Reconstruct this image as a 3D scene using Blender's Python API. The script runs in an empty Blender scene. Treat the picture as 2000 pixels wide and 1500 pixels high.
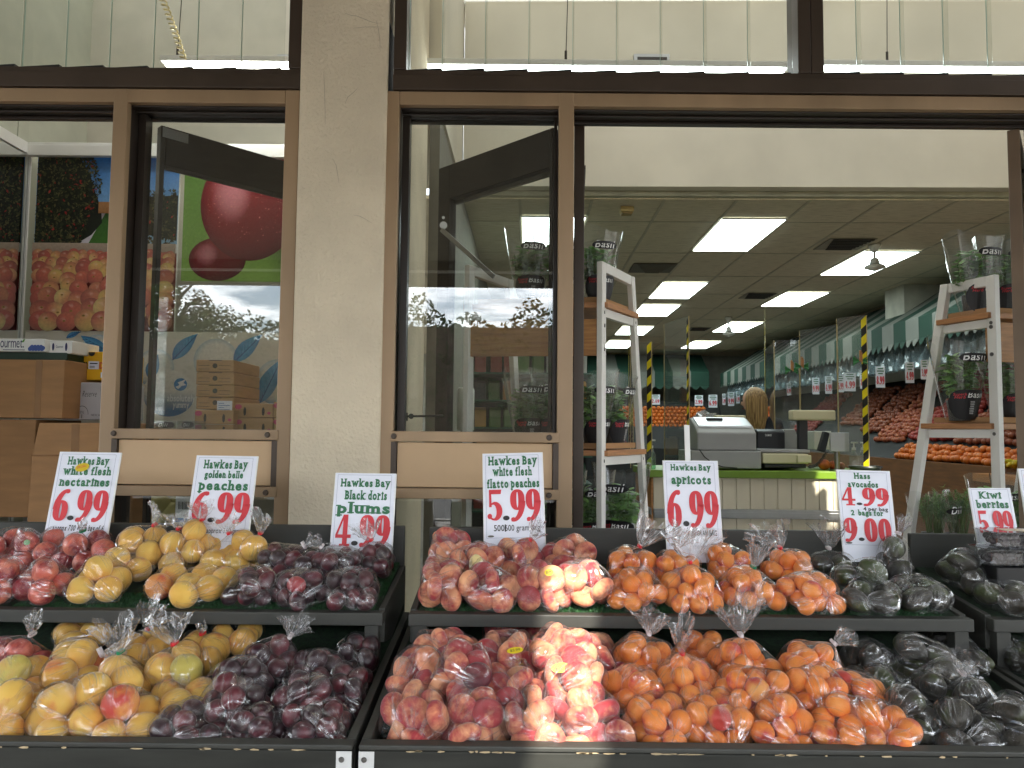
import bpy, bmesh, math, random
import numpy as np
from mathutils import Vector, Matrix, Quaternion

# ------------------------------------------------------------------ camera
S = bpy.context.scene
COL = S.collection
FPX, CAMZ = 1450.0, 1.4
PITCH, YAW, ROLL = 3.47, 0.1, 0.57
cd = bpy.data.cameras.new('camera'); cam = bpy.data.objects.new('camera', cd); COL.objects.link(cam)
cd.sensor_width = 36; cd.lens = 36 * FPX / 2000; cd.clip_start = 0.05; cd.clip_end = 2000
RM = (Matrix.Rotation(math.radians(YAW), 3, 'Z') @ Matrix.Rotation(math.pi / 2 + math.radians(PITCH), 3, 'X')
      @ Matrix.Rotation(math.radians(ROLL), 3, 'Z'))
cam.location = (0, 0, CAMZ); cam.rotation_euler = RM.to_euler()
S.camera = cam

# ------------------------------------------------------------------ sky, sun, exposure
SUNDIR = Vector((-0.25, 0.97, -1.0))
w = bpy.data.worlds.new('World'); S.world = w; w.use_nodes = True
wn, wl = w.node_tree.nodes, w.node_tree.links
wn.clear()
out = wn.new('ShaderNodeOutputWorld'); bg = wn.new('ShaderNodeBackground'); bg.inputs[1].default_value = 0.11
sky = wn.new('ShaderNodeTexSky'); sky.sky_type = 'NISHITA'; sky.sun_disc = False
sky.sun_elevation = math.radians(45); sky.sun_rotation = math.radians(165.5)
tc = wn.new('ShaderNodeTexCoord'); sx = wn.new('ShaderNodeSeparateXYZ'); wl.new(tc.outputs['Generated'], sx.inputs[0])
def wm(op, a, b):
    n = wn.new('ShaderNodeMath'); n.operation = op
    for i, q in enumerate((a, b)):
        if isinstance(q, (int, float)): n.inputs[i].default_value = q
        else: wl.new(q, n.inputs[i])
    return n.outputs[0]
zz = wm('ADD', wm('MAXIMUM', sx.outputs[2], 0.0), 0.12)
cx = wn.new('ShaderNodeCombineXYZ')
wl.new(wm('DIVIDE', sx.outputs[0], zz), cx.inputs[0]); wl.new(wm('DIVIDE', sx.outputs[1], zz), cx.inputs[1])
nz = wn.new('ShaderNodeTexNoise'); nz.inputs['Scale'].default_value = 1.3; nz.inputs['Detail'].default_value = 7
nz.inputs['Roughness'].default_value = 0.62
wl.new(cx.outputs[0], nz.inputs['Vector'])
rp = wn.new('ShaderNodeValToRGB'); rp.color_ramp.elements[0].position = 0.43; rp.color_ramp.elements[1].position = 0.60
wl.new(nz.outputs[0], rp.inputs[0])
mx = wn.new('ShaderNodeMix'); mx.data_type = 'RGBA'
wl.new(rp.outputs[0], mx.inputs[0]); wl.new(sky.outputs[0], mx.inputs[6]); mx.inputs[7].default_value = (24, 24.6, 25.2, 1)
wl.new(mx.outputs[2], bg.inputs[0]); wl.new(bg.outputs[0], out.inputs[0])
sd = bpy.data.lights.new('sun', 'SUN'); sd.energy = 2.7; sd.angle = math.radians(0.6); sd.color = (1.0, 0.95, 0.86)
so = bpy.data.objects.new('sun', sd); COL.objects.link(so); so.location = (3, -10, 12)
so.rotation_euler = SUNDIR.to_track_quat('-Z', 'Y').to_euler()
S.view_settings.view_transform = 'Standard'; S.view_settings.look = 'None'
S.view_settings.exposure = 2.1; S.view_settings.gamma = 1.0
S.render.engine = 'CYCLES'
cy = S.cycles
cy.use_denoising = True
try: cy.denoiser = 'OPENIMAGEDENOISE'
except Exception: pass
cy.max_bounces = 8; cy.diffuse_bounces = 4; cy.glossy_bounces = 4; cy.transmission_bounces = 4
cy.transparent_max_bounces = 40; cy.caustics_reflective = False; cy.caustics_refractive = False
cy.sample_clamp_indirect = 6

# ------------------------------------------------------------------ photo pixel -> place
def ray(px, py): return RM @ Vector(((px - 1000) / FPX, -(py - 750) / FPX, -1.0))
def P(px, py, Y):
    d = ray(px, py); return Vector((0, 0, CAMZ)) + d * (Y / d.y)
def PZ(px, py, Z):
    d = ray(px, py); return Vector((0, 0, CAMZ)) + d * ((Z - CAMZ) / d.z)
IA = math.radians(-1.1)                       # the shop behind stands a degree off the front
IROT = Matrix.Rotation(IA, 3, 'Z'); IINV = Matrix.Rotation(-IA, 3, 'Z')
def PI(px, py, Y):
    d = IINV @ ray(px, py); return Vector((0, 0, CAMZ)) + d * (Y / d.y)
def PIZ(px, py, Z):
    d = IINV @ ray(px, py); return Vector((0, 0, CAMZ)) + d * ((Z - CAMZ) / d.z)

# ------------------------------------------------------------------ object helpers
ORG = {}
def props(o, label=None, cat=None, group=None, kind=None):
    if label: o['label'] = label
    if cat: o['category'] = cat
    if group: o['group'] = group
    if kind: o['kind'] = kind
    return o
def thing(name, label, cat, loc=(0, 0, 0), group=None):
    o = bpy.data.objects.new(name, None); o.empty_display_size = 0.05
    COL.objects.link(o); o.location = loc; ORG[o.name] = Vector(loc)
    return props(o, label, cat, group)
class MB:
    def __init__(s): s.v = []; s.f = []; s.m = []
    def add(s, vs, fs, mi=0):
        b = len(s.v); s.v.extend([tuple(q) for q in vs]); s.f.extend([tuple(i + b for i in f) for f in fs]); s.m.extend([mi] * len(fs)); return s
    def box(s, x0, x1, y0, y1, z0, z1, mi=0):
        x0, x1 = min(x0, x1), max(x0, x1); y0, y1 = min(y0, y1), max(y0, y1); z0, z1 = min(z0, z1), max(z0, z1)
        return s.add([(x0,y0,z0),(x1,y0,z0),(x1,y1,z0),(x0,y1,z0),(x0,y0,z1),(x1,y0,z1),(x1,y1,z1),(x0,y1,z1)],
              [(0,3,2,1),(4,5,6,7),(0,1,5,4),(1,2,6,5),(2,3,7,6),(3,0,4,7)], mi)
    def obox(s, o, u, v, n, mi=0):            # corner o, three edge vectors
        o, u, v, n = map(Vector, (o, u, v, n))
        q = [o, o+u, o+u+v, o+v, o+n, o+u+n, o+u+v+n, o+v+n]
        fs = [(0,3,2,1),(4,5,6,7),(0,1,5,4),(1,2,6,5),(2,3,7,6),(3,0,4,7)]
        if u.cross(v).dot(n) < 0: fs = [f[::-1] for f in fs]
        return s.add(q, fs, mi)
    def quad(s, a, b, c, d, mi=0): return s.add([a, b, c, d], [(0,1,2,3)], mi)
    def beam(s, a, b, wx, wy, mi=0, side=(1,0,0)):
        a, b = Vector(a), Vector(b); d = (b - a); u = Vector(side); u = (u - d * (u.dot(d) / d.dot(d))).normalized(); v = d.normalized().cross(u)
        return s.obox(a - u*wx/2 - v*wy/2, u*wx, v*wy, d, mi)
    def cyl(s, a, b, r0, r1=None, n=14, mi=0, caps=True):
        r1 = r0 if r1 is None else r1
        return s.lathe([(0, r0), (1, r1)], a, b, n, mi, caps)
    def lathe(s, prof, a, b, n=18, mi=0, caps=True):   # prof: (t along a->b, radius)
        a, b = Vector(a), Vector(b); d = b - a; L = d.length; dn = d.normalized()
        u = dn.orthogonal().normalized(); v = dn.cross(u); vs = []; fs = []
        for t, r in prof:
            for k in range(n):
                an = 2*math.pi*k/n; vs.append(a + d*t + (u*math.cos(an) + v*math.sin(an))*r)
        for j in range(len(prof)-1):
            for k in range(n):
                k2 = (k+1) % n; fs.append((j*n+k, j*n+k2, (j+1)*n+k2, (j+1)*n+k))
        if caps:
            fs.append(tuple(range(n))[::-1]); fs.append(tuple((len(prof)-1)*n+k for k in range(n)))
        return s.add(vs, fs, mi)
    def tube(s, pts, r, n=8, mi=0):
        pts = [Vector(p) for p in pts]; vs = []; fs = []; u = None
        for i, p in enumerate(pts):
            d = (pts[min(i+1, len(pts)-1)] - pts[max(i-1, 0)]).normalized()
            if u is None: u = d.orthogonal().normalized()
            u = (u - d*u.dot(d)).normalized(); v = d.cross(u)
            rr = r[i] if isinstance(r, (list, tuple)) else r
            for k in range(n):
                an = 2*math.pi*k/n; vs.append(p + (u*math.cos(an) + v*math.sin(an))*rr)
        for j in range(len(pts)-1):
            for k in range(n):
                k2 = (k+1) % n; fs.append((j*n+k, j*n+k2, (j+1)*n+k2, (j+1)*n+k))
        fs.append(tuple(range(n))[::-1]); fs.append(tuple((len(pts)-1)*n+k for k in range(n)))
        return s.add(vs, fs, mi)
    def prism(s, poly, n, mi=0):              # closed 3-D polygon extruded by vector n
        k = len(poly); a = [Vector(p) for p in poly]; n = Vector(n)
        fs = [tuple(range(k))[::-1], tuple(range(k, 2*k))] + [(i, (i+1) % k, k+(i+1) % k, k+i) for i in range(k)]
        return s.add(a + [p + n for p in a], fs, mi)
    def pbox(s, px0, py0, px1, py1, Y, depth, mi=0, f=None):
        f = f or P; xm, ym = (px0+px1)/2, (py0+py1)/2
        return s.box(f(px0, ym, Y).x, f(px1, ym, Y).x, Y, Y+depth, f(xm, py1, Y).z, f(xm, py0, Y).z, mi)
    def build(s, name, mats, parent=None, smooth=False, bevel=0, rot=False, seg=2, origin=None, flip=False):
        if not s.v: return None
        me = bpy.data.meshes.new(name)
        V = np.array(s.v, dtype=np.float64)
        if rot: V = V @ np.array(IROT.transposed())
        if parent is not None: o0 = ORG[parent.name]
        elif origin is not None: o0 = Vector(origin)
        else:
            lo, hi = V.min(0), V.max(0); o0 = Vector(((lo[0]+hi[0])/2, (lo[1]+hi[1])/2, lo[2]))
        V = V - np.array(o0)
        me.from_pydata(V.tolist(), [], s.f)
        if not isinstance(mats, (list, tuple)): mats = [mats]
        for m in mats: me.materials.append(m)
        if len(mats) > 1: me.polygons.foreach_set('material_index', s.m)
        if smooth: me.polygons.foreach_set('use_smooth', [True]*len(s.f))
        o = bpy.data.objects.new(name, me); COL.objects.link(o); ORG[o.name] = o0
        if parent is not None:
            o.parent = parent
            if parent.type != 'EMPTY': pass
        else: o.location = o0
        if bevel:
            b = o.modifiers.new('bevel', 'BEVEL'); b.width = bevel; b.segments = seg; b.limit_method = 'ANGLE'; b.angle_limit = math.radians(40)
        me.update()
        return o
def sub(o):                                   # sub-part: same origin as the part it belongs to
    ORG[o.name] = ORG[o.name]; return o

# ------------------------------------------------------------------ materials
def ntree(name):
    m = bpy.data.materials.new(name); m.use_nodes = True; nt = m.node_tree; nt.nodes.clear()
    o = nt.nodes.new('ShaderNodeOutputMaterial'); return m, nt, nt.nodes, nt.links, o
def c4(c): return (c[0], c[1], c[2], 1)
def sr(r, g, b):                              # sRGB 0-255 -> linear
    f = lambda x: (x/255/12.92) if x/255 <= 0.04045 else ((x/255+0.055)/1.055)**2.4
    return (f(r), f(g), f(b))
def mat(name, col, rough=0.5, var=0.12, scale=6.0, bump=0.0, bscale=80.0, metal=0.0, spec=0.5, col2=None, stretch=(1,1,1), coat=0.0, detail=4, alpha=None, dist=0.002, rvar=0.1, lo=0.35, hi=0.65, trans=0):
    m, nt, N, L, o = ntree(name)
    b = N.new('ShaderNodeBsdfPrincipled'); L.new(b.outputs[0], o.inputs[0])
    t = N.new('ShaderNodeTexCoord'); mp = N.new('ShaderNodeMapping'); mp.inputs['Scale'].default_value = stretch
    L.new(t.outputs['Object'], mp.inputs[0])
    n = N.new('ShaderNodeTexNoise'); n.inputs['Scale'].default_value = scale; n.inputs['Detail'].default_value = detail
    L.new(mp.outputs[0], n.inputs['Vector'])
    r = N.new('ShaderNodeMapRange'); r.inputs[1].default_value = lo; r.inputs[2].default_value = hi
    L.new(n.outputs[0], r.inputs[0])
    x = N.new('ShaderNodeMix'); x.data_type = 'RGBA'; L.new(r.outputs[0], x.inputs[0])
    c2 = col2 if col2 else tuple(min(1, q*(1+var)) for q in col); c1 = col if col2 else tuple(q*(1-var) for q in col)
    x.inputs[6].default_value = c4(c1); x.inputs[7].default_value = c4(c2)
    L.new(x.outputs[2], b.inputs['Base Color'])
    rr = N.new('ShaderNodeMapRange'); rr.inputs[3].default_value = max(0.02, rough-rvar*rough); rr.inputs[4].default_value = min(1, rough+rvar*rough)
    L.new(n.outputs[0], rr.inputs[0]); L.new(rr.outputs[0], b.inputs['Roughness'])
    b.inputs['Metallic'].default_value = metal; b.inputs['Specular IOR Level'].default_value = spec
    b.inputs['Coat Weight'].default_value = coat
    if trans: b.inputs['Transmission Weight'].default_value = trans
    if bump:
        n2 = N.new('ShaderNodeTexNoise'); n2.inputs['Scale'].default_value = bscale; n2.inputs['Detail'].default_value = 5
        L.new(mp.outputs[0], n2.inputs['Vector'])
        bp = N.new('ShaderNodeBump'); bp.inputs['Strength'].default_value = bump; bp.inputs['Distance'].default_value = dist
        L.new(n2.outputs[0], bp.inputs['Height']); L.new(bp.outputs[0], b.inputs['Normal'])
    return m
def emit(name, col, s):
    m, nt, N, L, o = ntree(name); e = N.new('ShaderNodeEmission'); e.inputs[0].default_value = c4(col); e.inputs[1].default_value = s
    L.new(e.outputs[0], o.inputs[0]); return m
def schlick(N, L, ior, nrm=None):
    f0 = ((ior-1)/(ior+1))**2
    g = N.new('ShaderNodeNewGeometry'); d = N.new('ShaderNodeVectorMath'); d.operation = 'DOT_PRODUCT'
    L.new(nrm if nrm is not None else g.outputs['Normal'], d.inputs[0]); L.new(g.outputs['Incoming'], d.inputs[1])
    def m(op, a, b):
        q = N.new('ShaderNodeMath'); q.operation = op
        for i, z in enumerate((a, b)):
            if isinstance(z, (int, float)): q.inputs[i].default_value = z
            else: L.new(z, q.inputs[i])
        return q.outputs[0]
    c = m('SUBTRACT', 1.0, m('MINIMUM', m('ABSOLUTE', d.outputs['Value'], 0), 1.0))
    return m('ADD', m('MULTIPLY', m('POWER', c, 5.0), 1-f0), f0)
def glass(name, tint=(0.97, 0.98, 0.97), ior=1.52, rough=0.0, gain=1.0, haze=0.0, hcol=(0.8,0.8,0.8), dust=0.0):
    m, nt, N, L, o = ntree(name)
    t = N.new('ShaderNodeBsdfTransparent'); t.inputs[0].default_value = c4(tint)
    g = N.new('ShaderNodeBsdfGlossy'); g.inputs['Roughness'].default_value = rough
    fo = schlick(N, L, ior)
    x = N.new('ShaderNodeMixShader')
    mm = N.new('ShaderNodeMath'); mm.operation = 'MULTIPLY'; mm.inputs[1].default_value = gain; mm.use_clamp = True
    L.new(fo, mm.inputs[0]); L.new(mm.outputs[0], x.inputs[0]); L.new(t.outputs[0], x.inputs[1]); L.new(g.outputs[0], x.inputs[2])
    res = x.outputs[0]
    if haze or dust:
        d = N.new('ShaderNodeBsdfDiffuse'); d.inputs[0].default_value = c4(hcol)
        y = N.new('ShaderNodeMixShader'); y.inputs[0].default_value = haze
        if dust:
            tc_ = N.new('ShaderNodeTexCoord'); nn = N.new('ShaderNodeTexNoise'); nn.inputs['Scale'].default_value = 90; L.new(tc_.outputs['Object'], nn.inputs['Vector'])
            mr = N.new('ShaderNodeMapRange'); mr.inputs[1].default_value = 0.68; mr.inputs[2].default_value = 0.74; mr.inputs[3].default_value = haze; mr.inputs[4].default_value = dust
            L.new(nn.outputs[0], mr.inputs[0]); L.new(mr.outputs[0], y.inputs[0])
        L.new(res, y.inputs[1]); L.new(d.outputs[0], y.inputs[2]); res = y.outputs[0]
    L.new(res, o.inputs[0]); return m
def film_mat(name, haze=0.035, gain=1.5, crease=0.20, crease_white=0.17):
    """thin cling film: clear sheet with glossy, whitened creases that run from the tie"""
    m, nt, N, L, o = ntree(name)
    at = N.new('ShaderNodeAttribute'); at.attribute_name = 'flow'
    n1 = N.new('ShaderNodeTexNoise'); n1.inputs['Scale'].default_value = 1.7; n1.inputs['Detail'].default_value = 3
    L.new(at.outputs['Vector'], n1.inputs['Vector'])
    tcn = N.new('ShaderNodeTexCoord'); vo = N.new('ShaderNodeTexVoronoi'); vo.inputs['Scale'].default_value = 34; vo.feature = 'SMOOTH_F1'
    nn = N.new('ShaderNodeTexNoise'); nn.inputs['Scale'].default_value = 9; L.new(tcn.outputs['Object'], nn.inputs['Vector'])
    av = N.new('ShaderNodeVectorMath'); av.operation = 'MULTIPLY_ADD'; av.inputs[1].default_value = (0.06,)*3
    L.new(nn.outputs[1], av.inputs[0]); L.new(tcn.outputs['Object'], av.inputs[2]); L.new(av.outputs[0], vo.inputs['Vector'])
    def mth(op, a, b):
        q = N.new('ShaderNodeMath'); q.operation = op
        for i, z in enumerate((a, b)):
            if isinstance(z, (int, float)): q.inputs[i].default_value = z
            else: L.new(z, q.inputs[i])
        return q.outputs[0]
    rid = mth('ABSOLUTE', mth('SUBTRACT', n1.outputs[0], 0.5), 0)
    v2 = N.new('ShaderNodeTexVoronoi'); v2.inputs['Scale'].default_value = 1.05; L.new(at.outputs['Vector'], v2.inputs['Vector'])
    v3 = N.new('ShaderNodeTexVoronoi'); v3.inputs['Scale'].default_value = 20; L.new(av.outputs[0], v3.inputs['Vector'])
    v4 = N.new('ShaderNodeTexVoronoi'); v4.feature = 'DISTANCE_TO_EDGE'; v4.inputs['Scale'].default_value = 1.05; L.new(at.outputs['Vector'], v4.inputs['Vector'])
    geo = N.new('ShaderNodeNewGeometry')
    def vm(op, a, b, c=None):
        q = N.new('ShaderNodeVectorMath'); q.operation = op
        for i, z in enumerate((a, b, c)):
            if z is None: continue
            if isinstance(z, tuple): q.inputs[i].default_value = z
            else: L.new(z, q.inputs[i])
        return q.outputs[0]
    tilt = vm('ADD', vm('MULTIPLY_ADD', v2.outputs['Color'], (.8,.8,.8), (-.4,-.4,-.4)), vm('MULTIPLY_ADD', v3.outputs['Color'], (.28,.28,.28), (-.14,-.14,-.14)))
    fn = vm('NORMALIZE', vm('ADD', geo.outputs['Normal'], tilt), (0,0,0))
    bp = N.new('ShaderNodeBump'); bp.inputs['Strength'].default_value = 0.5; bp.inputs['Distance'].default_value = 0.006
    L.new(rid, bp.inputs['Height']); L.new(fn, bp.inputs['Normal'])
    fo = schlick(N, L, 1.5)
    g = N.new('ShaderNodeBsdfGlossy'); g.inputs['Roughness'].default_value = 0.06; L.new(bp.outputs[0], g.inputs['Normal'])
    t = N.new('ShaderNodeBsdfTransparent'); t.inputs[0].default_value = (0.985, 0.985, 0.985, 1)
    d = N.new('ShaderNodeBsdfDiffuse'); d.inputs[0].default_value = (0.85, 0.85, 0.86, 1)
    x = N.new('ShaderNodeMixShader'); y = N.new('ShaderNodeMixShader')
    def ramp(v, a, b):
        r = N.new('ShaderNodeMapRange'); r.interpolation_type = 'SMOOTHSTEP'; r.inputs[1].default_value = a; r.inputs[2].default_value = b; r.inputs[3].default_value = 1.0; r.inputs[4].default_value = 0.0
        L.new(v, r.inputs[0]); return r.outputs[0]
    n5 = N.new('ShaderNodeTexNoise'); n5.inputs['Scale'].default_value = 16; L.new(tcn.outputs['Object'], n5.inputs['Vector'])
    gate = N.new('ShaderNodeMapRange'); gate.inputs[1].default_value = .42; gate.inputs[2].default_value = .6; L.new(n5.outputs[0], gate.inputs[0])
    crs = mth('MULTIPLY', mth('MAXIMUM', ramp(rid, .002, .02), ramp(v4.outputs['Distance'], .0, .06)), gate.outputs[0])
    fac = mth('ADD', mth('MULTIPLY', mth('MINIMUM', fo, 0.4), gain), mth('MULTIPLY', crs, crease))
    L.new(mth('MINIMUM', fac, 1.0), x.inputs[0]); L.new(t.outputs[0], x.inputs[1]); L.new(g.outputs[0], x.inputs[2])
    L.new(mth('ADD', mth('MULTIPLY', crs, crease_white), haze), y.inputs[0])  # white painted along the creases, standing in for bright highlights
    L.new(x.outputs[0], y.inputs[1]); L.new(d.outputs[0], y.inputs[2]); L.new(y.outputs[0], o.inputs[0])
    return m
def fruit_mat(name, base, base2, blush, bl0, bl1, rough=0.55, fuzz=0.0, streak=0.0, bump=0.1, bscale=300, bloom=None, lent=None):
    m, nt, N, L, o = ntree(name)
    b = N.new('ShaderNodeBsdfPrincipled'); L.new(b.outputs[0], o.inputs[0])
    t = N.new('ShaderNodeTexCoord'); oi = N.new('ShaderNodeObjectInfo')
    sh = N.new('ShaderNodeVectorMath'); sh.operation = 'MULTIPLY_ADD'; sh.inputs[1].default_value = (37, 53, 71)
    cb = N.new('ShaderNodeCombineXYZ')
    for i in range(3): L.new(oi.outputs['Random'], cb.inputs[i])
    L.new(cb.outputs[0], sh.inputs[0]); L.new(t.outputs['Object'], sh.inputs[2])
    def noise(sc, det, vec=sh.outputs[0]):
        n = N.new('ShaderNodeTexNoise'); n.inputs['Scale'].default_value = sc; n.inputs['Detail'].default_value = det; L.new(vec, n.inputs['Vector']); return n.outputs[0]
    def rng(v, a, c, lo=0, hi=1):
        r = N.new('ShaderNodeMapRange'); r.inputs[1].default_value = a; r.inputs[2].default_value = c; r.inputs[3].default_value = lo; r.inputs[4].default_value = hi
        if isinstance(v, float): r.inputs[0].default_value = v
        else: L.new(v, r.inputs[0])
        return r.outputs[0]
    def mix(fac, a, c):
        x = N.new('ShaderNodeMix'); x.data_type = 'RGBA'; L.new(fac, x.inputs[0])
        for i, q in ((6, a), (7, c)):
            if isinstance(q, tuple): x.inputs[i].default_value = c4(q)
            else: L.new(q, x.inputs[i])
        return x.outputs[2]
    def mth(op, a, c):
        q = N.new('ShaderNodeMath'); q.operation = op
        for i, z in enumerate((a, c)):
            if isinstance(z, (int, float)): q.inputs[i].default_value = z
            else: L.new(z, q.inputs[i])
        return q.outputs[0]
    col = mix(rng(noise(14, 3), 0.35, 0.65), base, base2)
    mp = N.new('ShaderNodeMapping'); mp.inputs['Scale'].default_value = (1, 1, 0.25); L.new(sh.outputs[0], mp.inputs[0])
    big = noise(13, 5); fine = noise(90, 3, mp.outputs[0])
    bl = mth('ADD', big, mth('ADD', mth('MULTIPLY', mth('SUBTRACT', oi.outputs['Random'], 0.5), 0.16), mth('MULTIPLY', mth('SUBTRACT', fine, 0.5), streak)))
    col = mix(rng(bl, bl0, bl1), col, blush)
    if bloom: col = mix(rng(noise(28, 4), 0.55, 0.75, 0, bloom[1]), col, bloom[0])
    if lent: col = mix(rng(noise(420, 1), 0.64, 0.70, 0, lent[1]), col, lent[0])
    L.new(col, b.inputs['Base Color'])
    b.inputs['Roughness'].default_value = rough
    b.inputs['Sheen Weight'].default_value = fuzz; b.inputs['Sheen Roughness'].default_value = 0.4
    b.inputs['Subsurface Weight'].default_value = 0.0
    bp = N.new('ShaderNodeBump'); bp.inputs['Strength'].default_value = bump; bp.inputs['Distance'].default_value = 0.002
    L.new(noise(bscale, 3), bp.inputs['Height']); L.new(bp.outputs[0], b.inputs['Normal'])
    return m
# ------------------------------------------------------------------ palette
M_PLASTER = mat('rough_cream_plaster', sr(222,208,182), 0.9, 0.10, 2.2, bump=1.0, bscale=70, dist=0.008, spec=0.2, detail=6)
M_CREAM = mat('cream_wall_paint', sr(214,206,188), 0.75, 0.09, 1.1, bump=0.12, bscale=30, spec=0.25, detail=7)
M_TAN = mat('tan_anodised_frame', sr(160,134,104), 0.45, 0.16, 3.5, spec=0.5, metal=0.15, bump=0.03, bscale=200, detail=6, stretch=(1,1,0.3))
M_TANPANEL = mat('beige_panel', sr(198,166,128), 0.5, 0.04, 4, detail=6)
M_BROWN = mat('dark_brown_aluminium', sr(72,60,50), 0.4, 0.12, 5, metal=0.1)
M_DKBROWN = mat('black_brown_aluminium', sr(48,40,34), 0.38, 0.15, 6)
M_SASH = mat('dark_sash_aluminium', sr(44,37,31), 0.45, 0.12, 5, spec=.3)
M_BLACK = mat('black_rubber', sr(30,29,28), 0.5)
M_GLASS = glass('window_glass', (0.965,0.98,0.97), 1.62, gain=1.5, haze=0.002, dust=0.05)
M_GLASS2 = glass('door_glass', (0.975,0.985,0.98), 1.5, gain=.8, haze=0.002, dust=0.04)
M_LOUVRE = glass('louvre_glass', (0.945,0.955,0.94), 1.5, gain=0.5, haze=0.006)
M_LEDGE = mat('green_glass_edge', sr(176,200,188), 0.15, 0.05)
M_STEEL = mat('brushed_steel', sr(170,170,168), 0.3, 0.1, metal=0.9)
M_WHITE = mat('white_paint', sr(236,236,232), 0.45, 0.03, 4)
M_PLASW = mat('white_plastic', sr(226,224,214), 0.4, 0.04)
M_CONC = mat('pavement_concrete', (0.22,0.21,0.195), 0.85, 0.2, 2, bump=0.3, bscale=60)
M_ASPH = mat('asphalt', (0.06,0.06,0.06), 0.9, 0.3, 3, bump=0.4, bscale=120)
M_FLOOR = mat('grey_vinyl_floor', (0.23,0.22,0.20), 0.4, 0.15, 3)
M_DARK = mat('dark_interior', (0.012,0.012,0.012), 0.7)

def structure(mb, name, m, rot=False, smooth=False):
    o = mb.build(name, m, None, smooth, rot=rot); o['kind'] = 'structure'; return o

# ------------------------------------------------------------------ ground outside and shop floor
structure(MB().quad((-400,-400,-0.02),(400,-400,-0.02),(400,400,-0.02),(-400,400,-0.02)), 'ground', mat('dry_ground', (0.15,0.14,0.12), 0.95, 0.2, 0.3))
structure(MB().box(-30,30,-5.2,3.0,-0.016,0.0), 'pavement', M_CONC)
structure(MB().box(-200,200,-13.5,-5.4,-0.02,-0.012), 'road', M_ASPH)
structure(MB().box(-30,30,-5.4,-5.2,-0.02,0.02), 'kerb', M_CONC)
structure(MB().box(-12,12,3.0,22,-0.016,0.0), 'shop_floor', M_FLOOR)

# ------------------------------------------------------------------ front wall: pillar, beams
zB0, zB1 = 2.782, 2.872        # dark transom beam
PXL, PXR = -0.885, -0.527      # pillar sides
def pillar_mesh():
    mb = MB(); rnd = random.Random(4); n = 60
    mb.box(PXL, PXR, 2.95, 4.35, 0, 4.6)
    return mb
props(pillar_mesh().build('plastered_pillar', M_PLASTER, bevel=0.012, seg=3), 'wide cream pillar in rough cracked plaster between the two window bays', 'pillar')
cr = MB(); rc = random.Random(9)
for (px, py, dx, dy, n) in ((672,25,14,4,6),(690,55,20,-3,4),(735,40,4,22,4),(632,140,3,26,5),(700,170,-8,10,4),(650,310,6,16,4),(690,420,12,5,4)):
    q = P(px, py, 2.9485); pts = []
    for k in range(n): pts.append(Vector((q.x, 2.9492, q.z))); q = q + Vector((dx*.0021+rc.uniform(-.008,.008), 0, -dy*.0021+rc.uniform(-.008,.008)))
    cr.tube(pts, [.0003]+[.0007]*(n-2)+[.0003], 5)
props(cr.build('plaster_cracks', mat('crack_shadow', sr(160,144,118), .9), bpy.data.objects['plastered_pillar']), kind='stuff')
# sealant strips beside the pillar
def beam_part(x0, x1, label):
    t = thing('transom_beam', label, 'beam', ((x0+x1)/2, 3.05, zB0))
    MB().box(x0, x1, 2.955, 3.12, zB0, zB1-0.028).build('beam_face', M_BROWN, t, bevel=0.002)
    MB().box(x0, x1, 2.972, 3.12, zB1-0.025, zB1).build('beam_sill', M_BROWN, t, bevel=0.002)
    return t
beam_part(-3.4, PXL-0.002, 'dark brown transom beam running to the pillar on its left')
beam_part(PXR+0.022, 3.4, 'long dark brown transom beam over the shop doorway')

# ------------------------------------------------------------------ louvre windows above the beam
def louvre(x0, x1, label, lines, hand):
    """overlapping upright glass blades, one per pixel line, each in a black clip"""
    t = thing('louvre_window', label, 'louvre window', ((x0+x1)/2, 3.04, zB1))
    fw = 0.052
    fr = MB(); fr.box(x0, x0+fw, 2.965, 3.09, zB1, 3.95); fr.box(x1-fw, x1, 2.965, 3.09, zB1, 3.95); fr.box(x0+fw+0.001, x1-fw-0.001, 2.965, 3.09, 3.89, 3.95)
    fr.build('window_frame', M_BROWN, t, bevel=0.003)
    xs = sorted(lines)
    for i, x in enumerate(xs):
        wd = 0.19; a = hand*math.radians(7.0)
        u = Vector((math.cos(a), math.sin(a), 0)); n = Vector((-u.y, u.x, 0))
        base = Vector((x, 3.035, zB1+0.028)) - u*0.012 + Vector((0, 0, 0.0009*i*hand))
        if base.x + wd > x1 - fw: wd = x1 - fw - base.x - 0.004
        if base.x < x0 + fw: sh = x0 + fw - base.x + 0.002; base.x += sh; wd -= sh
        if wd < 0.03: continue
        gl = MB().obox(base, u*wd, Vector((0,0,0.93)), n*0.006); b = gl.build('glass_blade', M_LOUVRE, t)
        ed = MB(); ed.obox(base - u*0.0021, u*0.002, Vector((0,0,0.93)), n*0.006); ed.build('polished_edge', M_LEDGE, b)
        cl = MB(); cl.obox(base + Vector((0,0,-0.024)) - u*0.006 - n*0.012, u*(wd-0.004), Vector((0,0,0.0225)), n*0.026); cl.build('blade_clip', M_BLACK, b)
    return t
lx = lambda px: P(px, 60, 3.03).x
louvre(P(-190,80,3).x, PXL-0.002, 'louvre window of clear glass blades above the left bay, beside the pillar', [lx(p) for p in (-120,-36,50,135,220,306,391,477)], -1)
louvre(PXR+0.022, P(1577,80,3).x, 'widest louvre window with nine glass blades, right of the pillar', [lx(p) for p in (787,870,954,1039,1125,1210,1296,1381,1467)], -1)
louvre(P(1577,80,3).x+0.002, 2.95, 'louvre window over the right half of the doorway', [lx(p) for p in (1596,1680,1766,1850,1936,2020,2105)], -1)
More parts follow.
